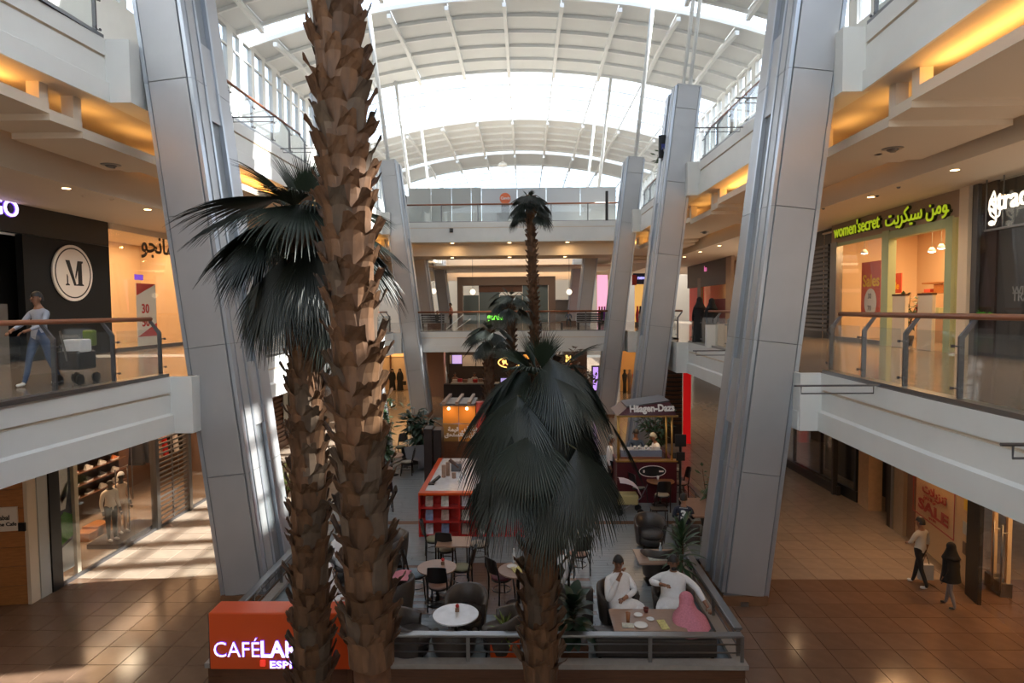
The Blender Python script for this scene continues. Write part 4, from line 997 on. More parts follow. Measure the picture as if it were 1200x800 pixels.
# low steel railing with a broad flat handrail
def cafe_rail(label, pts, posts, group='cafe railings'):
    t = thing('cafe_railing', label, 'railing', Vector(pts[0]), 0, group)
    h = .46
    for a, c in zip(pts, pts[1:]):
        MB().bar(Vector(a) + Vector((0, 0, h)), Vector(c) + Vector((0, 0, h)), .15, .045).build('handrail', M['steel'], t, bevel=.012)
        for q in (.16, .30): b = MB(); b.tube([Vector(a) + Vector((0, 0, q)), Vector(c) + Vector((0, 0, q))], .012, 6); b.build('rod', M['steeld'], t, smooth=True)
        n = posts
        for i in range(n + 1):
            p = Vector(a).lerp(Vector(c), i / n); MB().box(p.x - .03, p.y - .015, p.z, p.x + .03, p.y + .015, p.z + h - .02).build('post', M['steel'], t)
zc = .44
cafe_rail('low steel cafe railing along the front curb, with a flat handrail', [(-2.5, YF + .05, zc), (XR - .02, YF + .05, zc)], 4)
cafe_rail('low steel cafe railing along the right side past the seated men', [(XR - .02, YF + .25, zc), (XR - .02, 14.6, zc)], 3)
cafe_rail('low steel cafe railing along the left side by the left column', [(XL + .06, YF + .25, zc), (XL + .06, 14.6, zc)], 3)
cafe_rail('low dark railing stretch behind the right column by the ice cream kiosk', [(5.1, 15.6, ZF), (5.1, 20.5, ZF)], 3)
cafe_rail('low dark railing stretch at the far left corner of the cafe', [(-5.3, 20.5, ZF), (-4.1, 24.9, ZF)], 3)
# illuminated sign box
sx0, sx1, sy = -4.95, -2.72, 9.45
t = thing('illuminated_sign_box', 'orange sign box with glowing violet cafe lettering at the front corner', 'sign', ((sx0 + sx1) / 2, sy, 0))
MB().box(sx0, sy, .72, sx1, sy + .42, 1.62).build('box', M['orange'], t, bevel=.02); MB().box(sx0 - .03, sy + .05, .70, sx0, sy + .4, 1.58).build('side_trim', M['dark'], t); MB().box(sx0 + .15, sy + .08, 0, sx1 - .1, sy + .36, .72).build('plinth', M['woodd'], t)
fm = face_mx(Vector((0, sy - .02, 0)), (1, 0, 0))
def put(body, px, py, size, bold, m, sx=1.):
    p = aty(px, py, sy - .02)
    for dz, mm, bb in ((0, M['neonh'], bold + .007), (.015, m, bold)): text_mb(body, size, face_mx(p + Vector((0, -dz, 0)), (1, 0, 0)), .01, bb, sx=sx).build('sign_letters', mm, t)
put('CAFÉ', 250, 769, .345, -.004, M['neonv'], .92); put('LARI', 305, 769, .36, .007, M['neonv'], .92); put('ESPRESSO', 316, 782, .155, .002, M['neonv'], 1.35)
p = aty(306.5, 776, sy - .02); MB().cbox((p.x + .02, p.y, p.z - .01), .075, .03, .09).build('red_square', mat('lit_red', (.8, .05, .03), .4, emit=(1, .05, .03), es=.6), t)

# ---- furniture kinds
M['pad'] = [mat('seat_pad_%s' % n, c, .6) for n, c in (('olive', (.20, .19, .11)), ('blue', (.24, .32, .40)), ('pink', (.36, .22, .18)), ('maroon', (.12, .015, .03)), ('beige', (.30, .26, .20)))]
M['marble'] = mat('white_marble', (.66, .68, .72), .2, noise=.12, scale=6); M['tanwood'] = mat('tan_table_wood', (.30, .19, .135), .3, noise=.12, scale=6, stretch=(1, 6, 1))
def chair_proto(pad, nm='cafe_chair'):
    t = thing(nm, 'x', 'chair', (0, 0, -20))
    old = t.location.copy(); t.location = (0, 0, 0)
    def part(b, n, m, sm=True): return b.build(n, m, t, smooth=sm, world=False)
    for s in (-1, 1):
        b = MB(); b.tube([(s * .2, -.2, 0), (s * .195, -.19, .25), (s * .195, -.185, .46), (s * .19, -.23, .70), (s * .175, -.27, .92)], [.015, .018, .02, .018, .015], 7); part(b, 'leg', M['blackwood'])
        b = MB(); b.tube([(s * .19, .21, 0), (s * .18, .19, .25), (s * .17, .17, .455)], [.014, .017, .02], 7); part(b, 'leg', M['blackwood'])
    rows = []
    for i in range(6):
        f = i / 5; z = .62 + .32 * f; hw = .185 - .012 * f; rows.append([(u * hw, -.205 - .075 * f - .055 * (1 - (abs(u)) ** 2), z + .03 * (1 - u * u) * (f > .9)) for u in (-1, -.6, -.2, .2, .6, 1)])
    b = MB(); b.sheet(rows, (0, -.018, 0)); part(b, 'backrest', M['blackwood'])
    b = MB(); b.lathe([(.2, -.03), (.215, -.01), (.215, .01), (.2, .015)], (0, 0, .455), 20, 1, 1.02); part(b, 'seat_frame', M['blackwood'])
    b = MB(); b.lathe([(.205, 0), (.21, .02), (.18, .045), (1e-6, .05)], (0, 0, .465), 20, 1, 1.02); part(b, 'seat_pad', pad)
    b = MB(); b.tube([(.19 * math.cos(a), .19 * math.sin(a), .22) for a in [2 * PI * k / 16 for k in range(17)]], .009, 5); part(b, 'stretcher', M['blackwood'])
    t.location = old; return t
CP = [chair_proto(p) for p in M['pad']]; used = set()
def chair(pad, px, py, face, label, z=ZF, sc=1.0):
    p = atz(px, py, z); rz = math.atan2(-face[0], face[1])
    if pad not in used: used.add(pad); o = CP[pad]; o.location = p; o.rotation_euler = (0, 0, rz); o['label'] = label; o['group'] = 'black cafe chairs'
    else: o = dup(CP[pad], p, rz, label, 'black cafe chairs')
    return o
def tub_proto(h=.74, R=.36):
    t = thing('tub_armchair', 'x', 'armchair', (0, 0, 0)); n = 18; rows = []
    for k in range(n + 1):
        a = math.radians(-205 + 230 * k / n) ; c = abs(k / n - .5) * 2; top = h - .20 * max(0, c - .35) ** 1.2 * 1.5
        for_ = []
        ca, sa = math.cos(a), math.sin(a)
        pr = [(R - .01, .10), (R + .035, .45), (R + .05, top), (R + .02, top + .025), (R - .03, top), (R - .07, .42), (R - .07, .30)]
        rows.append([(ca * q, sa * q * 1.02 , z) for q, z in pr])
    b = MB(); b.grid([q[::-1] for q in rows]); b.add(rows[0], [tuple(range(7))]); b.add(rows[-1], [tuple(range(7))[::-1]]); b.build('shell', M['leather'], t, smooth=True, world=False)
    b = MB(); b.lathe([(.3, .28), (.315, .32), (.31, .40), (.27, .43), (1e-6, .44)], (0, .03, 0), 20, 1, 1.08); b.build('seat_cushion', M['leather'], t, smooth=True, world=False)
    b = MB(); b.lathe([(.30, .09), (.32, .30)], (0, 0.02, 0), 18); b.build('base', M['dark'], t, smooth=True, world=False)
    for sx in (-1, 1):
        for sy_ in (-1, 1): b = MB(); b.tube([(sx * .23, sy_ * .23, 0), (sx * .21, sy_ * .21, .12)], [.016, .022], 6); b.build('leg', M['blackwood'], t, world=False)
    return t
TP = tub_proto(); used_t = []
def tub(px, py, face, label, z=ZF, p=None):
    p = p if p is not None else atz(px, py, z); rz = math.atan2(-face[0], face[1])
    if not used_t: used_t.append(1); o = TP; o.location = p; o.rotation_euler = (0, 0, rz); o['label'] = label; o['group'] = 'tub armchairs of the cafe'
    else: o = dup(TP, p, rz, label, 'tub armchairs of the cafe')
    return o
def round_table(c, r, h, m, label, base=True, z=ZF):
    c = Vector((c[0], c[1], z)); t = thing('round_table', label, 'table', c, 0, 'round cafe tables')
    b = MB(); b.lathe([(r - .01, h - .03), (r, h - .022), (r, h - .004), (r - .006, h), (1e-6, h)], c, 36); b.build('tabletop', m, t)
    b = MB(); b.lathe([(.05, .04), (.035, .1), (.035, h - .06), (.12, h - .03)], c, 12); b.build('column', M['blackwood'], t, smooth=True)
    b = MB(); b.lathe([(.25, 0), (.25, .02), (.06, .045), (1e-6, .045)], c, 24); b.build('foot', M['blackwood'], t, smooth=True); return t
def caddy(c, label):
    t = thing('sugar_caddy', label, 'caddy', c, 0, 'sugar caddies on the cafe tables'); MB().cbox((c[0], c[1], c[2] + .035), .07, .07, .07).build('holder', M['tanwood'], t)
    b = MB(); b.ell((c[0], c[1], c[2] + .10), .035, .035, .035, 8, 6); b.build('sachets', M['redprint'], t, smooth=True)
def tabled(px, py, h): return atz(px, py, ZF + h)
# T1 white round table with four tub chairs, T2 tan round table with bistro chairs
h1 = .68; c1 = tabled(534, 719, h1); round_table(c1, .40, h1, M['marble'], 'round white marble table ringed by tub armchairs near the front railing')
caddy(tabled(536, 716, h1), 'sugar caddy on the white marble table')
tub(0, 0, (0, -1), 'tub armchair behind the white marble table, facing us', p=Vector((c1.x + .12, c1.y + .72, ZF)))
tub(0, 0, (.95, .1), 'tub armchair left of the white marble table', p=Vector((c1.x - .78, c1.y - .12, ZF)))
tub(0, 0, (-.95, .15), 'tub armchair right of the white marble table', p=Vector((c1.x + .80, c1.y + .02, ZF)))
tub(0, 0, (0, 1), 'tub armchair with its back to the front railing at the white marble table', p=Vector((c1.x - .02, max(c1.y - .44, 10.68), ZF))).scale = (1, 1, .66)
h2 = .74; c2 = tabled(512, 664, h2); round_table(c2, .40, h2, M['tanwood'], 'round tan table with a sugar caddy between black chairs')
caddy(tabled(519, 661, h2), 'sugar caddy on the round tan table')
chair(1, 488, 698, (1, .05), 'black chair with a pale blue seat left of the round tan table')
chair(2, 515, 712, (.03, 1), 'black chair with a pink seat, its back to us at the round tan table')
chair(0, 541, 690, (-1, .1), 'black chair with an olive seat right of the round tan table')
h3 = .74; p = tabled(532, 634, h3); t = thing('square_table', 'square tan table in front of the orange counter', 'table', (p.x, p.y, ZF)); MB().cbox((p.x, p.y, ZF + h3 - .015), .75, .62, .03).build('tabletop', M['tanwood'], t)
for sx in (-1, 1):
    for sy_ in (-1, 1): MB().box(p.x + sx * .32 - .015, p.y + sy_ * .26 - .015, ZF, p.x + sx * .32 + .015, p.y + sy_ * .26 + .015, ZF + h3 - .03).build('leg', M['blackwood'], t)
chair(0, 509, 654, (1, .2), 'black chair left of the square tan table by the orange counter')
chair(4, 523, 666, (.1, 1), 'black chair pushed under the square tan table, back to us')
chair(4, 561, 660, (-1, .1), 'black chair right of the square tan table, half under palm leaves')
h4 = .74; c4 = tabled(607, 667, h4); round_table(c4, .40, h4, M['tanwood'], 'round table with papers half behind the middle palm trunk')
chair(3, 588, 702, (.8, .6), 'black chair with a maroon seat left of the middle palm trunk')
chair(2, 678, 672, (-.35, 1), 'black chair with its back to us right of the middle palm trunk')
def flat_paper(c, w, d, rz, label, m, nm='newspaper'):
    b = MB(); b.mx = Matrix.Translation(c) @ Matrix.Rotation(rz, 4, 'Z'); b.box(-w / 2, -d / 2, 0, w / 2, d / 2, .012); o = b.build(nm, m); tag(o, label, 'paper'); return o
M['paper'] = mat('newsprint', (.55, .56, .50), .8, noise=.25, scale=30); M['papery'] = mat('yellow_print', (.55, .50, .20), .8, noise=.3, scale=25)
flat_paper(tabled(610, 667, h4), .34, .28, .3, 'pale yellow paper on the table behind the middle palm', M['papery'])
def bottle(c, label, h=.24):
    t = thing('water_bottle', label, 'bottle', c); b = MB(); b.lathe([(.033, 0), (.035, .02), (.035, h * .62), (.015, h * .85), (.015, h * .92)], c, 12); b.build('body', mat('clear_plastic', (.6, .66, .7), .15, spec=.6), t, smooth=True); b = MB(); b.lathe([(.017, h * .92), (.017, h), (1e-6, h)], c, 10); b.build('cap', M['white'], t)
def cup(c, label, m, h=.13, r=.04, nm='drinking_glass'):
    t = thing(nm, label, 'cup', c); b = MB(); b.lathe([(r * .7, 0), (r, h), (r * .92, h), (r * .62, .01)], c, 14); b.build('wall', m, t, smooth=True); b = MB(); b.lathe([(r * .68, .015), (r * .88, h * .75), (1e-6, h * .75)], c, 12); b.build('drink', M['tea'], t, smooth=True)
def plate(c, label, r=.11):
    b = MB(); b.lathe([(r * .55, 0), (r, .018), (r * .97, .022), (r * .55, .008), (1e-6, .008)], c, 22); tag(b.build('plate', M['china'], smooth=True), label, 'plate')
M['tea'] = mat('dark_tea', (.22, .06, .02), .2); M['china'] = mat('white_china', (.75, .75, .74), .25)
plate(tabled(600, 664, h4), 'white plate on the table behind the middle palm'); bottle(tabled(602, 659, h4), 'clear water bottle on the table behind the middle palm', .3)
# right cluster: the three men, their table, and the empty set behind them
h5 = .56
def box_table(label, x0, x1, y0, y1, h, m):
    t = thing('low_table', label, 'table', ((x0 + x1) / 2, (y0 + y1) / 2, ZF)); MB().box(x0, y0, ZF + h - .04, x1, y1, ZF + h).build('tabletop', m, t, bevel=.006)
    MB().box((x0 + x1) / 2 - .04, (y0 + y1) / 2 - .04, ZF + .03, (x0 + x1) / 2 + .04, (y0 + y1) / 2 + .04, ZF + h - .04).build('column', M['blackwood'], t); MB().box((x0 + x1) / 2 - .25, (y0 + y1) / 2 - .2, ZF, (x0 + x1) / 2 + .25, (y0 + y1) / 2 + .2, ZF + .03).build('foot', M['blackwood'], t); return t
a = tabled(720, 739, h5); c = tabled(722, 713, h5); e = tabled(793, 713, h5)
box_table('low brown table with cups between the three seated men', a.x, e.x, a.y, c.y, h5, M['tanwood'])
T5 = lambda px, py: tabled(px, py, h5)
cup(T5(736, 729), 'tall glass of dark tea on the low brown table', mat('tea_glass', (.35, .14, .06), .15), .17, .04)
plate(T5(751, 733), 'white plate on the low brown table', .12); plate(T5(762, 726), 'small white saucer at the middle of the low brown table', .07); plate(T5(748, 721), 'white saucer at the far side of the low brown table', .08)
cup(T5(757, 717), 'dark red cup on the far side of the low brown table', mat('red_cup', (.14, .03, .03), .3), .08, .05)
flat_paper(T5(777, 732), .14, .32, .1, 'yellow and white leaflet on the low brown table', M['papery'], 'leaflet'); flat_paper(T5(736, 733), .2, .16, -.1, 'white paper napkin on the low brown table', M['paper'], 'napkin')
m1 = atz(725, 662, ZF + 1.15); m2 = atz(789, 660, ZF + 1.15); m1.z = m2.z = ZF
f1, f2 = Vector((.45, -1, 0)).normalized(), Vector((-.22, -1, 0)).normalized()
tub(0, 0, f1, 'tub armchair of the left man in white by the low brown table', p=m1 - f1 * .02); tub(0, 0, f2, 'tub armchair of the right man in white by the steel railing', p=m2 - f2 * .02)
person('person', 'man in a white robe resting his cheek on his hand in a tub armchair', m1 + Vector((0, 0, -.09)), f1, robe=M['cloth'], s=1.12, turn=-.5, nod=.12, lean=-.05, arms={'R': ((.30, .16, .62), (.085, .17, 1.00)), 'L': ((-.26, .10, .66), (.05, .26, .66))})
person('person', 'man in a white robe with one hand raised, his arm along the steel railing', m2 + Vector((0, 0, -.09)), f2, robe=M['cloth'], s=1.12, turn=.3, lean=.06, arms={'R': ((.38, .06, .78), (.17, .27, .84)), 'L': ((-.38, .05, .74), (-.52, .22, .56))}, beard=True)
m3 = aty(806, 712, 10.80)
t = thing('sofa', 'dark sofa with its back to the front railing under the man in pink headcloth', 'sofa', (2.15, 10.62, ZF))
x0, x1 = 1.15, 3.2
MB().box(x0, 10.42, ZF + .08, x1, 10.60, ZF + .40).build('backrest', M['leather'], t, bevel=.03); MB().box(x0, 10.60, ZF + .08, x1, 11.0, ZF + .36).build('seat', M['leather'], t, bevel=.03)
for x in (x0, (x0 + x1) / 2 + .02): MB().box(x + .02, 10.44, ZF + .40, x + (x1 - x0) / 2 - .04, 10.64, ZF + .48).build('back_cushion', M['leather'], t, bevel=.025)
for x in (x0 + .05, x1 - .1):
    for y in (10.45, 10.9): MB().box(x, y, ZF, x + .05, y + .05, ZF + .08).build('leg', M['blackwood'], t)
person('person', 'man in a pink checked headcloth seen from behind on the dark sofa', (m3.x + .05, 10.66, ZF - .40), (-.25, 1, 0), robe=M['cloth'], hood=M['ghutra'], s=1.12, long_hood=True, turn=.3, lean=.30, nod=.1, arms={'L': ((-.28, .12, .66), (-.16, .38, .68))})
h6 = .58; a = tabled(749, 660, h6); c = tabled(747, 643, h6); e = tabled(790, 643, h6)
box_table('low brown table with newspapers in front of an empty armchair', a.x, e.x, a.y, c.y, h6, M['tanwood'])
flat_paper(tabled(770, 654, h6), .38, .26, .05, 'folded newspaper on the low table of the empty armchairs', M['paper']); flat_paper(tabled(776, 650, h6) + Vector((0, 0, .013)), .2, .16, .5, 'white sheet lying on the folded newspaper', M['cloth'], 'paper_sheet')
bottle(tabled(774, 649, h6), 'clear water bottle beside the folded newspaper', .25); cup(tabled(783, 652, h6), 'dark cup beside the folded newspaper', M['steeld'], .09, .035, 'cup')
tub(762, 640, (.1, -1), 'empty tub armchair behind the table with newspapers'); tub(772, 677, (0, 1), 'empty tub armchair with its back to the two men in white')
# plants along the railings
def broadleaf(name, label, base, n, L, m, seed, h=.7, pot=None, wide=.34, el=(1.2, -.2), potm=None, group=None):
    r = random.Random(seed); t = thing(name, label, 'plant', base, 0, group); base = Vector(base); z0 = 0
    if pot:
        w, d, hh = pot; MB().box(base.x - w / 2, base.y - d / 2, base.z, base.x + w / 2, base.y + d / 2, base.z + hh).build('planter', potm or M['woodd'], t, bevel=.01); z0 = hh
    st = MB(); st.tube([base + Vector((0, 0, z0)), base + Vector((.03, 0, z0 + h * .6)), base + Vector((0, .02, z0 + h))], [.02, .016, .008], 6); st.build('stem', M['woodd'], t)
    for i in range(n):
        f = i / n; c = base + Vector((0, 0, z0 + h * (1 - f * .85))); az = i * 2.39996 + r.uniform(-.3, .3); e0 = el[0] + (el[1] - el[0]) * f
        d = Vector((math.cos(az) * math.cos(e0), math.sin(az) * math.cos(e0), math.sin(e0))); s_ = d.cross(Vector((0, 0, 1))); s_ = s_.normalized() if s_.length > .05 else Vector((1, 0, 0))
        LL_ = L * r.uniform(.75, 1.15); rows = []; q = c.copy(); dd = d.copy()
        for k in range(7):
            u = k / 6; w = wide * LL_ * math.sin(PI * min(1, u * .92 + .06)) ** .8 * .5; rows.append([q - s_ * w + Vector((0, 0, w * .25)), q, q + s_ * w + Vector((0, 0, w * .25))])
            q = q + dd * LL_ / 6; dd = (dd + Vector((0, 0, -.16))).normalized()
        b = MB(); b.grid(rows); b.build('leaf', m, t, smooth=True)
    return t
p = atz(672, 772, ZF); broadleaf('rubber_plant', 'dark rubber plant in a box planter right of the middle palm trunk', (p.x, max(p.y, YF + .45), ZF), 46, .42, M['leafd'], 4, .66, (.5, .36, .28), .5)
p = atz(592, 772, ZF); broadleaf('spiky_grass', 'spiky yellow-green plant in an orange planter left of the middle palm trunk', (p.x, max(p.y, YF + .42), ZF), 34, .34, M['leafy'], 5, .12, (.5, .3, .34), .12, (1.4, .2), M['orange'])
p = atz(802, 648, ZF); broadleaf('potted_plant', 'bushy dark green plant at the right railing behind the seated men', (3.25, 13.1, ZF), 64, .5, M['leaf'], 6, .95, (.4, .4, .3), .17, (1.3, -.2))
leafy('bushy_plant', 'pale leafy bush left of the left trunk in sunlight', atz(334, 604, 0), 1.5, 1.0, 130, M['leafy'], .2, .25, 9)
p = aty(446, 560, 20.0); leafy('tall_bamboo', 'tall feathery bamboo beside the third left column', (p.x - .25, 21.6, ZF), 2.7, .8, 240, M['leaf'], .3, .3, 11)
leafy('potted_palm', 'dark green potted plant at the far left corner by the dark box', atz(491, 540, ZF), 1.7, 1.3, 200, M['leafd'], .4, .3, 12)
leafy('ficus_tree', 'leafy ficus behind the ice cream kiosk counter', (aty(770, 500, 23).x, 23.0, ZF), 2.3, 1.5, 260, M['leaf'], .26, .3, 13)
leafy('small_plant', 'small plant sprouting beside the nearest right column', (aty(829, 560, 17.2).x, 17.2, ZF), 1.5, .7, 60, M['leaf'], .25, .2, 14)
leafy('hanging_plant', 'leafy plant on the right top gallery behind the second column', (aty(765, 215, 30).x + .6, 30.0, Z2 + .02), 1.9, 1.1, 120, M['leaf'], .3, .25, 15)

# orange counter with magazine shelves
t = thing('orange_counter', 'glossy orange cafe counter with magazine shelves and a pale top', 'counter', (-1.3, 17.5, ZF))
ox0, ox1, oy0, oy1, oz = -2.85, .35, 16.3, 20.2, ZF + 1.17
MB().box(ox0, oy0 + .35, ZF, ox1, oy1, oz - .06).build('carcass', M['orange'], t)
b = MB(); b.box(ox0, oy0, oz - .06, ox1, oy0 + .22, oz); b.box(ox0, oy0 + .22, oz - .06, ox0 + .14, oy1, oz); b.box(ox1 - .14, oy0 + .22, oz - .06, ox1, oy1, oz); b.build('counter_rim', M['orange'], t)
MB().box(ox0 + .14, oy0 + .22, oz - .05, ox1 - .14, oy1, oz - .012).build('counter_top', M['marble'], t)
for x in (ox0, ox0 + 1.05, ox0 + 2.1, ox1 - .05): MB().box(x, oy0, ZF, x + .05, oy0 + .35, oz - .06).build('upright', M['red'], t)
for z in (0, .37, .74): MB().box(ox0 + .05, oy0 + .02, ZF + z, ox1 - .05, oy0 + .35, ZF + z + .03).build('shelf', M['red'], t)
MB().box(ox0 + .05, oy0 + .33, ZF, ox1 - .05, oy0 + .35, oz - .06).build('back_board', M['red'], t)
MG = [mat('magazine_%d' % i, c, .5, noise=.5, scale=9) for i, c in enumerate(((.55, .55, .58), (.20, .24, .38), (.42, .30, .24), (.6, .58, .5)))]
r = random.Random(2); mg = None; places = ['top', 'middle', 'bottom']
for lev in (2, 1, 0):
    for k in range(5):
        x = ox0 + .16 + k * .42 + (.12 if k > 1 else 0); z = ZF + lev * .37 + .03
        if x > ox1 - .3: continue
        b = MB(); b.mx = Matrix.Translation((x, oy0 + .14, z)) @ Matrix.Rotation(-.25, 4, 'X'); b.box(0, 0, 0, .2, .012, .27)
        o = b.build('magazine', MG[(k + lev) % 4]); tag(o, 'magazine number %s from the left on the %s shelf of the orange counter' % (('one', 'two', 'three', 'four', 'five')[k], places[2 - lev]), 'magazine', 'magazines on the counter shelves')
def onc(px, py): return atz(px, py, oz - .012)
t = thing('card_terminal', 'black payment terminal on the pale counter top', 'terminal', onc(506, 567)); p = onc(506, 567); MB().cbox((p.x, p.y, p.z + .02), .16, .22, .04).build('base', M['dark'], t); b = MB(); b.bar(p + Vector((0, 0, .03)), p + Vector((.22, .1, .20)), .12, .05); b.build('screen', M['black'], t)
for i, (px, py, hh) in enumerate(((520, 559, .36), (525, 557, .40), (532, 560, .16))):
    p = onc(px, py); b = MB(); b.lathe([(.06, 0), (.06, hh - .02), (.05, hh)], p, 12); tag(b.build('canister', M['tanwood'], smooth=False), ('tall left beige canister', 'tall right beige canister', 'short beige jar')[i] + ' on the pale counter top', 'canister')
for i, (px, py) in enumerate(((540, 560), (545, 558), (538, 565), (547, 563), (542, 555))): cup(onc(px, py), 'small glass on the pale counter top beside the palm leaves, %s from the left' % {540: 'second', 545: 'fourth', 538: 'first', 547: 'fifth', 542: 'third'}[px], M['china'], .13, .035)
t = thing('coffee_grinder', 'dark coffee machine leaning spout on the counter by the canisters', 'machine', onc(535, 550)); p = onc(535, 551); MB().cbox((p.x, p.y, p.z + .12), .3, .3, .24).build('body', M['steeld'], t, bevel=.02); b = MB(); b.tube([p + Vector((-.2, -.1, .35)), p + Vector((.08, -.1, .12))], .06, 8); b.build('spout', M['woodd'], t)
t = thing('display_cabinet', 'pair of tall dark cabinets behind the orange counter', 'cabinet', (-2.95, 20.6, ZF)); p = aty(498, 503, 20.4)
for k in range(2): MB().box(-3.34 + k * .29, 20.3 + k * .12, ZF, -3.07 + k * .29, 20.9 + k * .12, 2.40 - k * .06).build('door', mat('black_brown_%d' % k, (.022, .013, .011), .35), t, bevel=.01)
# menu kiosk with orange boards
t = thing('menu_kiosk', 'menu stand with four orange boards, wooden beams and a red post', 'kiosk', (-2.2, 22.3, ZF)); KY = 22.0
def kp(px, py): return aty(px, py, KY)
M['board'] = mat('orange_board', (.55, .22, .03), .45); M['boardb'] = mat('brown_board', (.24, .13, .03), .45)
for i, (xa, xb, ya, yb) in enumerate(((519, 537, 475, 496), (538, 557, 475, 496), (519, 537, 497, 517), (538, 557, 497, 517))):
    a, c = kp(xa, yb), kp(xb, ya); o = MB().box(a.x, KY, a.z, c.x, KY + .06, c.z).build('board', M['boardb'] if i == 2 else M['board'], t)
for txt, px, py, sz in (('\uFED5\uFE8D\uFEAC\uFEE3', 544, 504, .24), ('\uFE93\uFEEE\uFEEC\uFED7', 540, 511, .30), ('\uFE94\uFEE4\uFEF4\uFED7', 525, 505, .20), ('\uFED6\uFEA4\uFE98\uFEB4\uFE97', 521, 511, .2)):
    text_mb(txt, sz, face_mx(kp(px, py) + Vector((0, -.01, 0)), (1, 0, 0)), .01, .008).build('print', M['logo'], t)
a, c = kp(519, 545), kp(557, 517); MB().box(a.x, KY + .02, ZF, c.x, KY + .1, c.z).build('lower_panel', M['woodd'], t)
a, c = kp(557, 545), kp(570, 471); b = MB(); b.lathe([(.17, ZF), (.17, c.z), (1e-6, c.z)], ((a.x + c.x) / 2, KY + .1, 0), 16); b.build('red_post', mat('coral_red', (.55, .07, .06), .4), t)
a, c = kp(517, 474), kp(557, 467); MB().box(a.x, KY - .3, a.z, c.x, KY + 1.2, a.z + .08).build('roof_board', M['steeld'], t)
for px in (522, 537, 551): p = kp(px, 472); MB().box(p.x - .05, KY - .55, p.z + .02, p.x + .05, KY + 1.6, p.z + .12).build('beam', M['tanwood'], t)
for i, px in enumerate((527, 548)):
    p = kp(px, 477); l = thing('menu_lamp', ('left' if i == 0 else 'right') + ' small lamp shining on the orange menu boards', 'lamp', (p.x, KY - .3, p.z)); MB().tube([(p.x, KY - .1, p.z + .1), (p.x, KY - .28, p.z + .05)], .012, 5).build('arm', M['steel'], l); b = MB(); b.ell((p.x, KY - .3, p.z), .05, .05, .05, 8, 6); b.build('bulb', M['warm'], l, smooth=True); area('menu_light', (p.x, KY - .3, p.z - .06), .1, .1, 2.2, (1, .55, .2), (0, .6, -1))
# ice cream kiosk
t = thing('ice_cream_kiosk', 'maroon ice cream kiosk with a lettered roof and brass posts', 'kiosk', (3.7, 19.8, ZF)); HY = 19.2
def hp(px, py, y=None): return aty(px, py, y or HY)
M['maroon'] = mat('deep_maroon', (.075, .008, .014), .35); M['brass'] = mat('brass', (.60, .38, .12), .3, .8)
a, c = hp(723, 560), hp(793, 541); MB().box(a.x, HY, ZF, c.x, HY + .1, c.z).build('front_panel', M['maroon'], t); MB().box(c.x - .1, HY + .1, ZF, c.x, HY + 2.2, c.z).build('side_panel', M['maroon'], t); MB().box(a.x, HY + .1, ZF, a.x + .1, HY + 2.2, c.z).build('side_panel', M['maroon'], t)
MB().box(a.x - .03, HY - .03, c.z, c.x + .03, HY + .25, c.z + .04).build('brass_edge', M['brass'], t)
q0, q1 = hp(729, 540), hp(778, 529); MB().box(q0.x, HY + .25, c.z + .04, q1.x, HY + .75, c.z + .10).build('tray_ledge', mat('rust_ledge', (.25, .09, .05), .4), t); MB().box(q0.x, HY + .27, c.z + .10, q1.x, HY + .75, c.z + .30).build('glass_case', mat('blue_grey_case', (.24, .27, .34), .2), t)
zr = hp(724, 487).z
for px in (724.5, 727.5, 784, 788): p = hp(px, 500); b = MB(); yy_ = HY + (.05 if px in (724.5, 788) else .35); b.tube([(p.x, yy_, c.z), (p.x, yy_, zr)], .03, 8); b.build('post', M['brass'], t, smooth=True)
xa, xb = hp(723, 487).x, hp(792.5, 487).x; zt_ = zr + .42
b = MB(); b.hexa([(xa, HY - .1, zr), (xb, HY - .1, zr), (xb, HY + 1.5, zr), (xa, HY + 1.5, zr), (xa + .32, HY + .05, zr + .24), (xb - .2, HY + .05, zt_ + .0), (xb - .25, HY + 1.3, zt_ + .0), (xa + .32, HY + 1.3, zr + .24)]); b.build('roof', M['maroon'], t)
b = MB(); b.hexa([(xa + .30, HY + .03, zr + .24), (xb - .19, HY + .03, zt_), (xb - .24, HY + 1.32, zt_), (xa + .30, HY + 1.32, zr + .24), (xa + .30, HY + .03, zr + .28), (xb - .19, HY + .03, zt_ + .04), (xb - .24, HY + 1.32, zt_ + .04), (xa + .30, HY + 1.32, zr + .28)]); b.build('roof_cap', M['steeld'], t)
MB().bar((xa - .03, HY - .12, zr), (xb + .03, HY - .12, zr), .05, .05).build('roof_trim', M['brass'], t)
text_mb('Häagen-Dazs', .30, face_mx(hp(737.5, 482.5, HY - .03) + Vector((0, -.05, 0)), (1, 0, .03), (0, .38, .92)), .012, .012, sx=.86).build('sign_letters', M['logo'], t)
o_ = hp(764.5, 552); b = MB(); b.mx = face_mx(Vector((o_.x, HY - .005, o_.z)), (1, 0, 0))
ri = [(math.cos(a) * .40, math.sin(a) * .17, 0) for a in [2 * PI * k / 36 for k in range(37)]]; b.tube(ri, .012, 5); og = b.build('oval_ring', M['logo'], t)
b = MB(); b.mx = face_mx(Vector((o_.x, HY - .004, o_.z)), (1, 0, 0)); b.lathe([(1e-6, 0), (1, 0), (1, .004), (1e-6, .004)], n=32, sx=.39, sy=.16); b.build('oval_field', M['black'], t)
MB().cbox((o_.x - .26, HY - .012, o_.z), .05, .006, .08).build('print', M['logo'], t); MB().cbox((o_.x + .27, HY - .012, o_.z), .14, .006, .05).build('print', M['logo'], t)
area('kiosk_light', ((xa + xb) / 2, HY + 1.0, zr - .05), 1.2, 1.0, 18, (1, .65, .35))
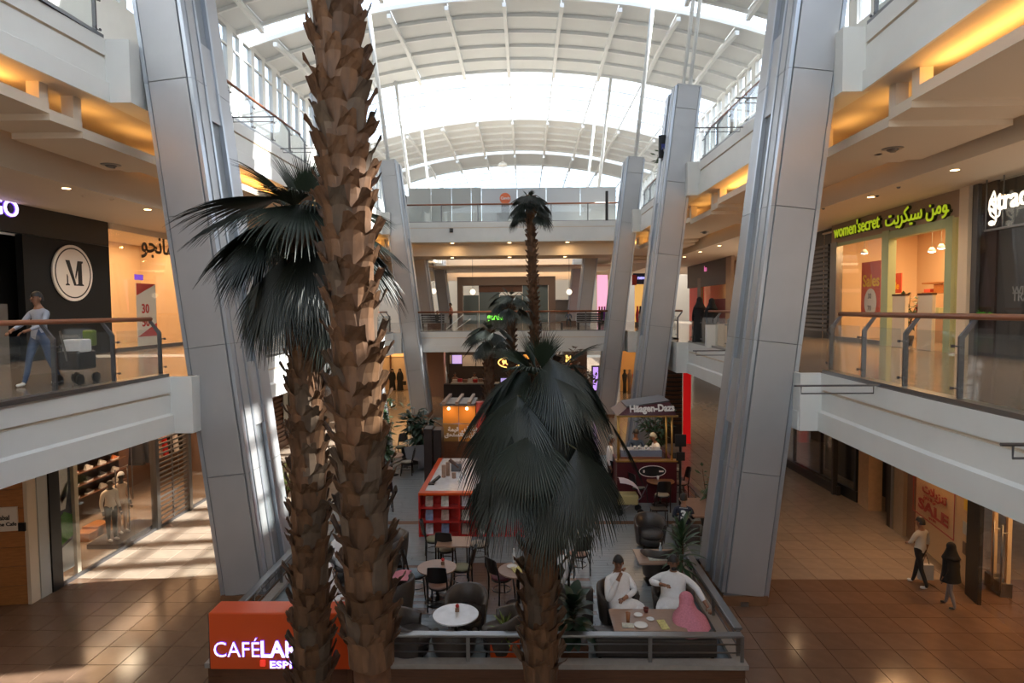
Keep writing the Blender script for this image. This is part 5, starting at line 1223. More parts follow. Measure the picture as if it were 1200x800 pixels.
# people at the kiosk
p = aty(745, 510, 21.0); person('person', 'man in a blue shirt behind the ice cream kiosk counter', (p.x, 21.0, ZF), (.1, -1, 0), 'stand', top=mat('navy_shirt', (.03, .055, .11), .8), nod=.4, s=1.13, arms={'R': ((.27, .08, 1.12), (.05, .30, 1.18)), 'L': ((-.27, .08, 1.12), (-.05, .30, 1.18))})
p = aty(771, 516, 20.7); person('person', 'man in a white shirt and pale cap at the ice cream kiosk', (p.x, 20.7, ZF), (-1, -.2, 0), 'stand', top=M['cloth'], hair='cap', s=1.1, nod=.3, lean=.2) if M.setdefault('cap', mat('grey_cap', (.35, .36, .34), .8)) else 0
p = aty(721, 525, 20.3); person('person', 'person in white at the left edge of the ice cream kiosk', (p.x - .15, 20.3, ZF), (1, -.3, 0), 'stand', top=M['cloth'], hair='cap', s=1.1)
for i, px in enumerate((744, 749, 757, 763)):
    p = hp(px, 527, HY + .5); cup(Vector((p.x, HY + .5, c.z + .30)), ('first', 'second', 'third', 'fourth')[i] + ' small white tub from the left on the kiosk glass case', M['china'], .09, .045, 'paper_tub')
# stand with two black boards, stroller with a pale hood, round table before the kiosk
t = thing('sign_stand', 'black pole with two black boards beside the ice cream kiosk', 'sign', (aty(797, 575, 18.4).x, 18.4, ZF)); x = t.location.x
b = MB(); b.tube([(x, 18.4, ZF), (x, 18.4, aty(797, 512, 18.4).z)], .035, 8); b.build('pole', M['black'], t); b = MB(); b.lathe([(.2, 0), (.2, .03), (1e-6, .03)], (x, 18.4, ZF), 16); b.build('foot', M['black'], t)
for ya, yb, xa_, xb_ in ((509, 523, 791, 804), (529.5, 539.5, 792.5, 802.5)): a, c_ = aty(xa_, yb, 18.35), aty(xb_, ya, 18.35); MB().box(a.x, 18.33, a.z, c_.x, 18.37, c_.z).build('board', M['black'], t)
sp_ = aty(737, 570, 18.2); t = thing('baby_stroller', 'stroller with a pale lilac hood left of the round table by the kiosk', 'stroller', (sp_.x, 18.2, ZF)); b = MB(); rows = []
for i in range(7):
    a = PI * .5 * i / 6; rows.append([(sp_.x - .3 + .62 * math.cos(a) , 18.2 + .3 * math.cos(q) , ZF + .55 + .5 * math.sin(a) * (1 - .15 * math.cos(q) ** 2)) for q in [PI * j / 8 for j in range(9)]])
b.grid(rows); b.build('hood', mat('lilac_fabric', (.52, .46, .52), .8), t, smooth=True); MB().box(sp_.x - .35, 17.98, ZF + .3, sp_.x + .25, 18.42, ZF + .6).build('seat', mat('yellow_fabric', (.42, .36, .16), .8), t, bevel=.05)
for sx in (-.3, .3):
    for sy_ in (-.22, .22): b = MB(); b.mx = Matrix.Translation((sp_.x + sx, 18.2 + sy_, ZF + .1)) @ Matrix.Rotation(PI / 2, 4, 'X'); b.lathe([(.1, -.02), (.1, .02)], n=14); b.build('wheel', M['black'], t)
MB().tube([(sp_.x - .3, 18.0, ZF + .1), (sp_.x + .3, 18.0, ZF + .5), (sp_.x + .5, 18.0, ZF + .9)], .015, 6).build('frame', M['steeld'], t)
h7 = .74; c7 = tabled(774, 563, h7); round_table(c7, .42, h7, mat('amber_wood', (.30, .13, .05), .25), 'round amber wood table with a candle glass before the kiosk'); cup(tabled(771, 562, h7), 'pale candle glass on the round amber table', M['china'], .12, .04); tag(MB().cbox(tabled(766, 557.5, h7) + Vector((0, 0, .05)), .14, .03, .1).build('table_card', M['china']), 'small white card standing on the round amber table', 'card')
chair(4, 748, 588, (.9, .45), 'black chair with a beige seat left of the round amber table'); chair(4, 776, 598, (0, 1), 'black chair with its back to us at the round amber table'); chair(2, 797, 583, (-1, -.1), 'black chair right of the round amber table'); chair(4, 790, 566, (-.3, -1), 'black chair behind the round amber table')
t = thing('footstool', 'black framed stool in front of the round amber table', 'stool', atz(772, 615, ZF)); p = atz(772, 615, ZF)
for sx in (-.22, .22):
    for sy_ in (-.15, .15): MB().tube([(p.x + sx, p.y + sy_, ZF), (p.x + sx * .9, p.y + sy_ * .9, ZF + .44)], .014, 6).build('leg', M['blackwood'], t)
MB().cbox((p.x, p.y, ZF + .45), .44, .32, .04).build('seat', M['blackwood'], t)
# person with the number three, and the table beside
pp = atz(801, 598, ZF + .8); person('person', 'person in a navy jersey with a white number three, seen from behind', (pp.x, pp.y, ZF - .05), (.25, 1, 0), top=mat('navy_jersey', (.012, .016, .035), .7), s=1.0, lean=.25)
fm = Matrix.Translation((pp.x, pp.y, ZF - .05)) @ Matrix.Rotation(math.atan2(-.25, 1), 4, 'Z') @ Matrix.Translation((0, -.105, .80)) @ Matrix.Rotation(-.25, 4, 'X')
pj = [o for o in COL.objects if o.get('label', '').startswith('person in a navy jersey')][0]
text_mb('3', .30, fm @ face_mx(Vector((0, -.06, -.13)), (1, 0, 0)), .012, .014, 'CENTER').build('jersey_number', M['china'], pj); text_mb('- - - - -', .07, fm @ face_mx(Vector((0, -.055, .13)), (1, 0, 0)), .006, .004, 'CENTER').build('jersey_lettering', M['china'], pj)
bp2 = Vector((pp.x, pp.y, ZF)); t = thing('armless_chair', 'dark upholstered seat under the person in the navy jersey', 'chair', bp2); MB().cbox((bp2.x, bp2.y, ZF + .20), .5, .45, .40).build('seat', M['leather'], t, bevel=.03); MB().cbox((bp2.x + .03, bp2.y - .29, ZF + .28), .62, .1, .5).build('backrest', M['leather'], t, bevel=.03)
a, c_ = atz(813, 605, ZF + .72), atz(812, 583, ZF + .72); t = box_table('brown table right of the person in the navy jersey', a.x, a.x + 1.1, a.y, c_.y, .72, M['tanwood'])
# far left seating
h8 = .72; c8 = tabled(459, 533, h8); round_table(c8, .42, h8, M['tanwood'], 'round table at the far left of the cafe by the left trunk'); tag(MB().cbox(tabled(461, 530, h8) + Vector((0, 0, .05)), .12, .03, .1).build('table_card', M['china']), 'small white card on the far left round table', 'card')
chair(4, 477, 556, (-1, -.1), 'black chair right of the far left round table'); chair(4, 448, 552, (1, .2), 'black chair left of the far left round table'); chair(0, 470, 537, (-.2, -1), 'black chair behind the far left round table')
c9 = tabled(446, 549, h8); round_table(c9, .40, h8, M['tanwood'], 'round table second from the back, half hidden by the tallest trunk'); chair(4, 452, 598, (-.3, 1), 'black chair below the half hidden round table beside the tallest trunk')
t = thing('sofa', 'curved grey sofa at the far left corner in front of the dark cabinets', 'sofa', atz(497, 552, ZF)); p = atz(497, 552, ZF); b = MB(); rows = []
for k in range(9):
    a = math.radians(20 + 140 * k / 8); rows.append([(p.x + math.cos(a) * q, p.y - .2 + math.sin(a) * q, ZF + z) for q, z in ((.85, .1), (.92, .82), (.80, .86), (.70, .45), (.2, .42), (.2, .1))])
b.grid(rows); b.build('shell', mat('grey_leather', (.10, .10, .11), .4), t, smooth=True)
# guests and armchairs between the two trunks on the left
t1 = atz(455, 664, ZF); tub(0, 0, (-.9, -.3), 'tall armchair right of the tallest trunk, seen from its side', p=t1 + Vector((.05, .1, 0)))
t2 = atz(462, 720, ZF); tub(0, 0, (-1, .1), 'armchair with a pink cloth over it, right of the tallest trunk', p=t2); b = MB(); rows = []
for i in range(7):
    f = i / 6; rows.append([(t2.x - .30 + .62 * f + .02 * math.sin(9 * j), t2.y - .26 + .08 * j, ZF + .50 + .32 * math.sin(f * PI * .55) + .025 * math.sin(5 * f + j)) for j in range(7)])
b.sheet(rows, (0, 0, .012)); tag(b.build('pink_cloth', M['ghutra'], smooth=True), 'pink checked cloth thrown over an armchair beside the tallest trunk', 'cloth')
for px, py, lab, fc in ((398, 640, 'guest in white seen between the two front trunks, farther one', (.8, -.4, 0)), (385, 690, 'guest in white seen between the two front trunks, nearer one', (1, .1, 0))):
    p = atz(px, py, ZF + .75); person('person', lab, (p.x, p.y, ZF), fc, robe=M['cloth'], hair='hair' if py < 650 else None, hood=None if py < 650 else M['cloth'], s=.97)
    tub(0, 0, fc, 'armchair under the ' + lab.replace('guest', 'guest'), p=Vector((p.x, p.y, ZF)))
p = atz(661, 668, ZF + .6); person('person', 'guest in a white top hidden behind the middle palm trunk', (p.x - .06, p.y, ZF), (-1, .15, 0), robe=M['cloth'], s=.97); chair(4, 656, 700, (-1, .1), 'black chair under the guest behind the middle palm trunk')
p = atz(330, 712, ZF + .7); t = box_table('pale table top at the left railing behind the sign box', p.x - .45, p.x + .35, p.y - .25, p.y + .2, .7, M['china'])
t = thing('armchair', 'dark armchair right of the rubber plant behind the middle palm', 'armchair', atz(672, 725, ZF)); tb = atz(672, 725, ZF); MB().cbox((tb.x, tb.y, ZF + .22), .66, .5, .44).build('seat', M['leather'], t, bevel=.04); MB().cbox((tb.x, tb.y - .3, ZF + .4), .7, .12, .72).build('backrest', M['leather'], t, bevel=.04)
M['amberlit'] = mat('amber_lit', (.8, .5, .2), emit=(1, .55, .18), es=.7)
# ------------------------------------------------------------------ bridges across the far end
def xy(px, py, y): return aty(px, py, y)
BY1, BY2 = 36.6, 40.2
def bridge(nm, y0, y1, zt, zb, xa, xb):
    root = struct_root(nm, (AX, y0, zb)); h = zt - zb
    MB().box(xa, y0 + .02, zb, xb, y1, zt).build('slab', M['soffit'], root)
    MB().box(xa, y0, zt - .32, xb, y0 + .1, zt + .01).build('fascia_top_band', M['white'], root); MB().box(xa, y0 + .05, zt - .37, xb, y0 + .1, zt - .32).build('fascia_groove', M['soffit'], root)
    MB().box(xa, y0 + .015, zb + .38, xb, y0 + .1, zt - .37).build('fascia_board', M['white'], root); MB().box(xa, y0 - .04, zb, xb, y0 + .1, zb + .38).build('fascia_lip', M['white'], root); return root
b1 = bridge('floor_bridge_first', BY1, 62, Z1, 3.78, -7.6, 6.2)
MB().box(-7.6, BY1 + .1, Z1, 6.2, 62, Z1 + .01).build('paving', M['tile'], b1)
b2 = bridge('floor_bridge_second', BY2, 41.6, Z2, 10.5, -8.3, 6.7)
MB().box(-8.3, 41.6, 9.75, 6.7, 44.5, Z2).build('lower_beam', M['soffit'], b2); MB().box(-8.3, 44.5, 10.6, 6.7, 56, Z2).build('slab', M['soffit'], b2)
def straight_rail(label, xa, xb, y, z, posts_px, top):
    t = thing('balcony_railing', label, 'railing', ((xa + xb) / 2, y, z), 0, 'glass balcony railings with wooden handrails')
    MB().box(xa, y - .06, z, xb, y + .06, z + .06).build('floor_channel', M['steel'], t); b = MB(); b.tube([(xa, y + .15, z + top), (xb, y + .15, z + top)], .055, 8); b.build('handrail', M['rail'], t, smooth=True)
    n = 6
    for i in range(n):
        x0, x1 = xa + (xb - xa) * i / n, xa + (xb - xa) * (i + 1) / n; MB().box(x0 + .03, y - .01, z + .06, x1 - .03, y + .01, z + .98).build('pane', M['glass'], t)
        if i: MB().box(x0 - .025, y - .03, z, x0 + .025, y + .15, z + top - .03).build('post', M['steeld'], t)
    for px, zz in posts_px: x = xy(px, 300, y).x; MB().box(x - .08, y - .1, z, x + .08, y + .1, z + zz).build('dark_post', M['dark'], t)
    return t
straight_rail('glass railing with wooden handrail across the near edge of the first-floor bridge', -7.0, 5.6, BY1 + .1, Z1, (), 1.15)
straight_rail('glass railing with wooden handrail and two dark posts across the upper bridge', -7.6, 6.3, BY2 + .1, Z2, ((476, 1.75), (711, 1.85)), 1.15)
for i, (px, py, z, y) in enumerate(((530, 282, 10.5, 40.8), (597, 282, 10.5, 40.8), (665, 282, 10.5, 40.8), (530, 294, 9.75, 43), (597, 293, 9.75, 43), (662, 293, 9.75, 43))):
    p = xy(px, py, y); t = downlight((p.x, y, z), .12, '%s lit downlight from the left on the %s step of the upper bridge underside' % (('first', 'second', 'third')[i % 3], 'front' if i < 3 else 'rear'), group='downlights under the upper bridge')
    area('bridge_light', (p.x, y, z - .05), .15, .15, 26, (1, .60, .25))
o = xy(529, 270, BY2 - .06); tag(MB().cbox((o.x, BY2 - .09, o.z), .22, .10, .26).build('wall_speaker', M['black']), 'small black box fixed on the upper bridge fascia', 'speaker')
# hoarding and kiosk on the upper bridge
t = thing('hoarding', 'pale grey panelled hoarding behind the upper bridge railing', 'hoarding', (AX, 42.6, Z2)); M['hoard'] = mat('grey_hoarding', (.46, .48, .47), .5); M['hoardb'] = mat('blue_white_hoarding', (.56, .60, .64), .4)
xs = [479, 505, 529, 552, 564, 606, 640, 680, 722]
for i, (pa, pb) in enumerate(zip(xs, xs[1:])):
    a, c = xy(pa, 222, 42.6), xy(pb, 222, 42.6); MB().box(a.x + .012, 42.6, Z2, c.x - .012, 42.7, 14.35 if i < 4 else 14.3).build('panel', M['hoard'] if i < 4 else M['hoardb'], t)
c = xy(592, 232.5, 41.6); t = thing('disc_sign', 'orange disc sign on a grey stand on the upper bridge', 'sign', (c.x, 41.6, Z2)); b = MB(); b.mx = face_mx(c, (1, 0, 0)); b.lathe([(.36, -.04), (.36, .04), (1e-6, .04)], n=28); b.build('disc', mat('orange_disc', (.75, .16, .05), .4), t)
text_mb('Candy', .24, face_mx(c + Vector((-.29, -.06, -.06)), (1, 0, 0)), .01, .006).build('print', M['logo'], t); MB().box(c.x - .25, 41.55, Z2, c.x + .25, 41.95, c.z - .33).build('stand', M['steeld'], t); MB().box(c.x - .55, 41.5, Z2, c.x - .2, 41.9, Z2 + .75).build('side_box', M['steeld'], t); MB().tube([(c.x + .2, 41.5, Z2 + .3), (c.x + 1.1, 41.5, Z2 + .1)], .1, 8).build('chute', M['white'], t)
# deep end of the first-floor bridge: lit cove, portal, globes, benches, people
e = struct_root('ceiling_far', (AX, 56, 9.6)); MB().box(-9, 56, 9.9, 8, 64, 10.1).build('ceiling_panel', M['ceil'], e); MB().box(-12, 66, 9.2, 11, 66.3, 11.7).build('far_fascia', M['cream'], e)
area('cove_lamp', (AX, 64.8, 9.5), 14, .2, 160, (1, .5, .12), (0, .6, 1)); area('far_light', (AX, 52, 9.6), 10, 3, 200, (1, .72, .45)); area('far_light', (AX, 50, 3.6), 10, 6, 120, (1, .62, .32))
t = thing('glass_portal', 'brown framed glass portal at the far end of the first-floor bridge', 'portal', (xy(590, 360, 55).x, 55, Z1)); M['bluegls'] = mat('blue_grey_panel', (.10, .14, .155), .2); M['portal'] = mat('brown_grey_frame', (.17, .135, .125), .5)
pz = xy(590, 324, 55).z; a, c = xy(536, 360, 55), xy(651, 360, 55)
MB().box(a.x, 55, pz - .75, c.x, 55.8, pz).build('lintel', M['portal'], t)
for pa, pb in ((536, 542), (643, 651)): q, r2 = xy(pa, 360, 55), xy(pb, 360, 55); MB().box(q.x, 55, Z1, r2.x, 55.8, pz - .75).build('pillar', M['portal'], t)
for i, (pa, pb) in enumerate(((543, 561), (561.5, 585), (585.5, 612), (612.5, 642))): q, r2 = xy(pa, 346, 55.4), xy(pb, 346, 55.4); MB().box(q.x, 55.4, Z1, r2.x, 55.46, q.z + (0 if i in (0, 2) else 1.3)).build('panel', M['bluegls'], t)
q, r2 = xy(561, 341, 55.3), xy(612, 333, 55.3); MB().box(q.x, 55.3, q.z - .1, r2.x, 55.36, q.z + .8).build('transom', M['woodd'], t)
M['globe'] = mat('globe_light', (1, .95, .85), emit=(1, .88, .70), es=1.6)
for px, py, lab in ((508, 341, 'white globe lamp at the left far column'), (554, 342, 'white globe lamp in front of the brown framed portal'), (667, 342, 'white globe lamp at the right far column')):
    p = xy(px, py, 52); t = thing('globe_lamp', lab, 'lamp', p); b = MB(); b.ell(p, .23, .23, .23, 16, 10); b.build('globe', M['globe'], t, smooth=True); MB().tube([(p.x, 52, p.z + .2), (p.x, 52, 10.6)], .015, 6).build('rod', M['steeld'], t)
for px, lab, pale in ((507, 'dark slatted bench at the left end behind the bridge railing', 0), (690, 'dark slatted bench at the right end behind the bridge railing', 0), (646, 'low plain bench beside the right slatted bench behind the bridge railing', 1)):
    p = xy(px, 380, 38.2); t = thing('bench', lab, 'bench', (p.x, 38.2, Z1 + .01)); w = .75
    for k in range(3): MB().box(p.x - w, 38.0 + k * .15, Z1 + .44, p.x + w, 38.12 + k * .15, Z1 + .48).build('seat_slat', M['woodd'], t)
    if not pale:
        for k in range(4): MB().box(p.x - w, 37.92, Z1 + .52 + k * .13, p.x + w, 37.96, Z1 + .62 + k * .13).build('back_slat', M['dark'], t)
    for s in (-1, 1): MB().box(p.x + s * w * .85 - .05, 37.95, Z1 + .01, p.x + s * w * .85 + .05, 38.45, Z1 + .44).build('leg', M['dark'], t)
p = xy(512, 362, 42); person('person', 'dark haired seated person far behind the left bench on the bridge', (p.x, 42.0, Z1 + .01), (1, -.3, 0), top=M['blackcloth'], s=.95); tag(MB().cbox((p.x, 41.95, Z1 + .21), 1.2, .5, .40).build('low_bench', M['woodd']), 'low dark bench under the seated person far on the bridge', 'bench')
p = xy(528, 356, 42.5); person('person', 'person in an orange top far behind the left bench on the bridge', (p.x, 42.5, Z1 + .01), (-1, -.5, 0), 'stand', top=mat('peach_top', (.55, .24, .16), .8), s=1.0)
p = xy(666, 361, 46); person('person', 'dark haired person far behind the right bench on the bridge', (p.x, 46, Z1 + .01), (0, -1, 0), top=M['denim'], s=.95); tag(MB().cbox((p.x, 46.05, Z1 + .21), 1.1, .5, .40).build('low_bench', M['woodd']), 'low dark bench behind the right end of the bridge', 'bench')
t = thing('low_partition', 'pale low partition between the right far columns on the bridge', 'partition', (xy(663, 360, 58).x, 60, Z1)); a, c = xy(651, 360, 60), xy(674, 352, 60); MB().box(a.x, 60, Z1 + .01, c.x, 60.1, c.z).build('panel', M['hoard'], t); MB().box(a.x, 59.95, c.z, c.x, 60.15, c.z + .08).build('cap', M['steeld'], t)
for i, (px, py, ln) in enumerate(((528, 383, 1), (540, 380, .6))):
    a = xy(px, py, 40.5); b = MB(); b.mx = Matrix.Translation((a.x, 40.6, Z1 + .02)); b.bar((-.3, 0, .02), (.5 * ln + .3, .2, .75 * ln + .2), .1, .05); tag(b.build('white_handrail', M['white']), ('longer', 'shorter')[i] + ' white slanted handrail behind the bridge railing', 'handrail')
t = thing('green_neon_sign', 'glowing green neon lettering among the far palms', 'sign', xy(582, 372, 39)); text_mb('garden', .55, face_mx(xy(571, 374.5, 39), (1, 0, 0)), .03, .012, sx=.8).build('sign_letters', mat('green_neon', (.2, 1, .1), emit=(.25, 1, .06), es=1.6), t); a, c = xy(570, 377, 39.1), xy(594, 368, 39.1); MB().box(a.x, 39.1, Z1 + .01, c.x, 39.2, c.z + .1).build('board', M['dark'], t)
# far shops along both sides of the first floor
for i, (pa, pb, pt, pbm, Y, m, lab, es) in enumerate(((700, 712, 322, 363, 52, ((.8, .35, .55), (1, .45, .65)), 'pink glowing shop window between the far right columns', 1.1), (744, 757, 333, 358, 45, ((.7, .4, .1), (1, .55, .15)), 'amber lit shop window between the second and third right columns', .7))):
    a, c = xy(pa, pbm, Y), xy(pb, pt, Y); t = thing('lit_shop_window', lab, 'window', ((a.x + c.x) / 2, Y, Z1)); MB().box(a.x, Y, Z1, c.x, Y + .1, c.z).build('backdrop_panel', mat('shop_glow_%d' % i, m[0], .5, emit=m[1], es=es), t)
    for k in range(4): x = a.x + (c.x - a.x) * (k + .5) / 4; b = MB(); b.lathe([(.09, 0), (.14, .5), (.06, .95), (.07, 1.1), (1e-6, 1.15)], (x, Y - .5, Z1 + .3), 8); b.build('display_figure', (M['redprint'], M['dark'], M['violet'] if 'violet' in M else M.setdefault('violet', mat('violet_cloth', (.3, .08, .6), .6)), M['woodd'])[k], t, smooth=True)
    MB().box(a.x, Y - .9, Z1, c.x, Y, Z1 + .3).build('plinth', M['dark'], t)
t = thing('shop_sign', 'dark shop sign with blue lettering between the second and third right columns', 'sign', xy(750, 325, 44.6)); a, c = xy(742, 333, 44.7), xy(762, 320, 44.7); MB().box(a.x, 44.7, a.z, c.x, 44.8, c.z).build('board', mat('navy_board', (.012, .014, .04), .4), t); text_mb('new look'[:3] + ' ya', .34, face_mx(xy(747, 327, 44.6), (1, 0, 0)), .02, .01).build('sign_letters', mat('blue_neon', (.4, .4, 1), emit=(.45, .42, 1), es=1.5), t); a, c = xy(741, 334, 44.5), xy(746, 322, 44.5); MB().box(a.x, 44.5, a.z, c.x, 44.7, c.z).build('red_box', M['red'], t)
# two women in black at the right railing, planter stand
for px, lab, dx in ((815, 'woman in a black abaya at the right first-floor railing, left one of two', 0), (829, 'woman in a black abaya at the right first-floor railing, right one of two', 0)):
    p = atz(px, 395, Z1); p = xy(px, 352, 23.2 if px < 820 else 22.6); person('person', lab, (p.x + .15, p.y, Z1), (.3, 1, 0), 'stand', robe=M['abaya'], hood=M['abaya'], top=M['abaya'], s=.98 if px < 820 else .95, female=True)
t = thing('display_stand', 'white and tan display stand behind the right first-floor railing', 'stand', (xy(838, 390, 21).x, 21, Z1)); x = t.location.x; MB().box(x - .3, 20.9, Z1, x + .05, 21.1, Z1 + .75).build('white_panel', M['white'], t); MB().box(x + .06, 20.9, Z1, x + .35, 21.1, Z1 + .78).build('tan_panel', M['cream'], t)
# hanging lamp and dark screen in the vault, wall sign
p = xy(589, 193, 66); t = thing('pendant_lamp', 'white pendant lamp hanging on a thin rod in the far vault', 'lamp', p); b = MB(); b.lathe([(.1, .35), (.45, .1), (.5, -.15), (1e-6, -.2)], p, 16); b.build('shade', M['white'], t, smooth=True); MB().tube([(p.x, 66, p.z + .3), (p.x, 66, 24)], .03, 6).build('rod', M['white'], t)
SY_ = 25.4; p = xy(777, 170, SY_); t = thing('hanging_sign', 'black hanging sign with blue print beside the second right column', 'sign', p); a, c = xy(772, 185, SY_), xy(783, 158, SY_); MB().box(a.x, SY_, a.z, c.x, SY_ + .1, c.z).build('board', M['black'], t); q = xy(776, 172, SY_ - .02); MB().cbox((q.x + .08, SY_ - .02, q.z), .22, .03, .22).build('blue_print', mat('blue_print', (.06, .08, .35), .5), t); text_mb('W', .28, face_mx(xy(776.5, 179, SY_ - .03), (1, 0, 0)), .01, .01).build('print', M['logo'], t); MB().tube([(c.x - .05, SY_ + .05, (a.z + c.z) / 2), (c.x + .5, SY_ + .05, (a.z + c.z) / 2)], .03, 6).build('arm', M['steeld'], t)
# ------------------------------------------------------------------ ground floor under and beyond the bridge
cy = 44.0
t = thing('coffee_bar', 'dark coffee bar under the bridge with a lit back wall', 'bar', (xy(555, 460, cy).x, cy, 0)); a, c = xy(520, 462, cy), xy(578, 449, cy)
MB().box(a.x, cy, 0, c.x + 1, cy + .6, c.z - .06).build('front_panel', mat('espresso_panel', (.018, .010, .010), .4), t); MB().box(a.x + .5, cy - .08, c.z - .06, c.x + 1, cy + .7, c.z + .03).build('worktop', M['hoard'], t); MB().box(a.x, cy + 3, 0, c.x + 3, cy + 3.1, 3.75).build('back_wall', M['dark'], t)
for pa, pb, ya, yb, m in ((530, 541, 416, 426, 'scrv'), (542, 557, 416, 429, 'hoard'), (558, 567, 416, 429, 'hoard'), (527, 529, 416, 426, 'hoard')):
    if m == 'scrv': M.setdefault('scrv', mat('violet_screen', (.5, .4, .7), emit=(.5, .38, .8), es=.9))
    q, r2 = xy(pa, yb, cy + 2.9), xy(pb, ya, cy + 2.9); MB().box(q.x, cy + 2.9, q.z, r2.x, cy + 2.98, r2.z).build('wall_screen' if m == 'scrv' else 'wall_panel', M[m], t)
for k in range(7): q = xy(533 + k * 6, 447, cy + .2); MB().cbox((q.x, cy + .3, c.z + .15 + .04 * (k % 2)), .30, .3, .22).build('bar_item', (M['china'], M['redprint'], M['tanwood'])[k % 3], t)
area('bar_light', (xy(552, 440, 45).x, 45.5, 3.6), 3, 1.5, 60, (1, .6, .35))
for px, lab, m in ((533, 'barista in brown at the far coffee bar', 'tanwood'), (556, 'barista in a pale shirt at the far coffee bar', 'hoard')):
    p = xy(px, 435, 45.2); person('person', lab, (p.x, 45.2, 0), (0, -1, 0), 'stand', top=M[m], s=.98)
c = xy(597, 424.5, 41); t = thing('oval_sign', 'oval dark red sign with glowing yellow rim and letters under the bridge', 'sign', c); b = MB(); b.mx = face_mx(c, (1, 0, 0)); b.lathe([(1, -.1), (1, 0), (1e-6, 0)], n=32, sx=.72, sy=.33); b.build('oval', mat('oval_red', (.16, .012, .010), .4), t); b = MB(); b.mx = face_mx(c, (1, 0, 0)); b.tube([(math.cos(q) * .72, math.sin(q) * .33, .02) for q in [2 * PI * k / 32 for k in range(33)]], .035, 6); M['neony'] = mat('amber_neon', (1, .7, .2), emit=(1, .62, .16), es=2.2); b.build('rim', M['neony'], t)
text_mb('9UJU', .40, face_mx(c + Vector((-.48, -.03, -.13)), (1, 0, 0)), .02, .02).build('sign_letters', M['neony'], t); MB().tube([c + Vector((0, .05, .3)), (c.x, 41.05, 3.8)], .03, 6).build('rod', M['steeld'], t)
def light_box(pa, pb, ya, yb, Y, lab, m):
    a, c = xy(pa, yb, Y), xy(pb, ya, Y); t = thing('light_box', lab, 'sign', ((a.x + c.x) / 2, Y, 0)); MB().box(a.x - .08, Y, 0.0, c.x + .08, Y + .2, c.z + .08).build('case', M['black'], t); MB().box(a.x, Y - .02, a.z, c.x, Y, c.z).build('screen', m, t)
light_box(587, 594, 443, 465, 40, 'tall violet light box under the bridge by the far palms', M['scrv']); light_box(695, 701, 430, 457, 40, 'narrow violet light box left of the third right column', mat('violet_screen_b', (.5, .3, .8), emit=(.55, .32, .9), es=1.2))
t = thing('red_furniture_display', 'dark shop display with a red sofa under the bridge behind the twiggy shrub', 'display', (xy(665, 430, 44).x, 44, 0)); a, c = xy(645, 440, 44), xy(672, 416, 44); MB().box(a.x, 44.5, 0, c.x, 44.6, c.z).build('back_panel', M['dark'], t); q, r2 = xy(660, 436, 44), xy(671, 426, 44); MB().box(q.x, 43.7, q.z, r2.x, 44.4, r2.z).build('red_block', M['red'], t)
q, r2 = xy(663, 424, 44.4), xy(669, 416, 44.4); MB().box(q.x, 44.4, q.z, r2.x, 44.45, r2.z).build('lit_panel', M['neony'], t)
o_ = xy(615, 418, 43); t = thing('pendant_lamp', 'amber glowing shade under the bridge beside the oval sign', 'lamp', o_); b = MB(); b.lathe([(.1, .15), (.35, -.12), (1e-6, -.1)], o_, 14); b.build('shade', mat('amber_shade', (.9, .4, .08), emit=(1, .38, .06), es=1.3), t, smooth=True); MB().tube([(o_.x, 43, o_.z + .1), (o_.x, 43, 3.78)], .015, 5).build('rod', M['dark'], t)
# pink-tan pillars under the bridge
for i, (pa, pb, ya, yb) in enumerate(((501, 520, 418, 466), (671, 688, 416, 468))):
    e = struct_root('pillar', xy((pa + pb) / 2, yb, 45)); a, c = xy(pa, yb, 45), xy(pb, ya, 45); MB().box(a.x, 45, 0, c.x, 46, 3.78).build('shaft', mat('pinkish_stone_%d' % i, (.34, .22, .18), .5), e)
# passage on the left with two women, on the right an amber shop
for k in range(7):
    for s, x in ((-1, -9.4), (1, 8.2)):
        y = 33 + 2.2 * k; downlight((x, y, Z1B), .1, 'small amber downlight, %s along the far %s passage ceiling' % (ord_[k], 'left' if s < 0 else 'right'), group='downlights of the far passages'); spot((x, y, Z1B), 120)
t = thing('passage_shopfront', 'warm lit shopfront closing the far left passage behind the two women', 'shopfront', (-10.5, 49, 0)); MB().box(-14, 49, 0, -7.6, 49.2, 3.78).build('back_wall', M['warmwall'], t); MB().box(-13, 48.9, 2.6, -7.8, 49, 3.2).build('lit_fascia', M['amberlit'], t)
for x in (-12.5, -10.6, -8.9): MB().box(x, 48.8, 0, x + .12, 48.95, 3.78).build('post', M['woodd'], t)
area('passage_light', (-10.5, 47.5, 3.7), 4, 1.5, 90, (1, .56, .22))
for px, lab in ((460, 'woman in black in the far left passage, left one of two'), (469, 'woman in black with a bag in the far left passage, right one of two')):
    p = atz(px, 458, 0); t = person('person', lab, (p.x, p.y, 0), (.1, -1, 0), 'walk', robe=M['abaya'], hood=M['abaya'], top=M['abaya'], s=1.0, female=True, step=.15)
    if px > 465: tag(MB().cbox((p.x + .35, p.y - .05, .62), .25, .12, .3).build('handbag', M['dark']), 'dark handbag held by the right woman in the far left passage', 'bag')
t = thing('amber_shop', 'amber lit clothes shop at the end of the far right passage', 'shop', (xy(738, 440, 47).x, 47, 0)); a, c = xy(728, 444, 47), xy(754, 412, 47); MB().box(a.x, 47.5, 0, c.x + 1, 47.6, 3.78).build('back_wall', mat('amber_wall', (.5, .25, .08), .6, emit=(1, .42, .10), es=.16), t)
for k, (px, m) in enumerate(((732, 'dark'), (738, 'tanwood'), (744, 'redprint'), (749, 'dark'))): x = xy(px, 440, 46.5).x; b = MB(); b.lathe([(.14, 0), (.12, .7), (.2, 1.3), (.08, 1.5), (.1, 1.7), (1e-6, 1.75)], (x, 46.5, 0), 10); b.build('dressed_form', M[m], t, smooth=True)
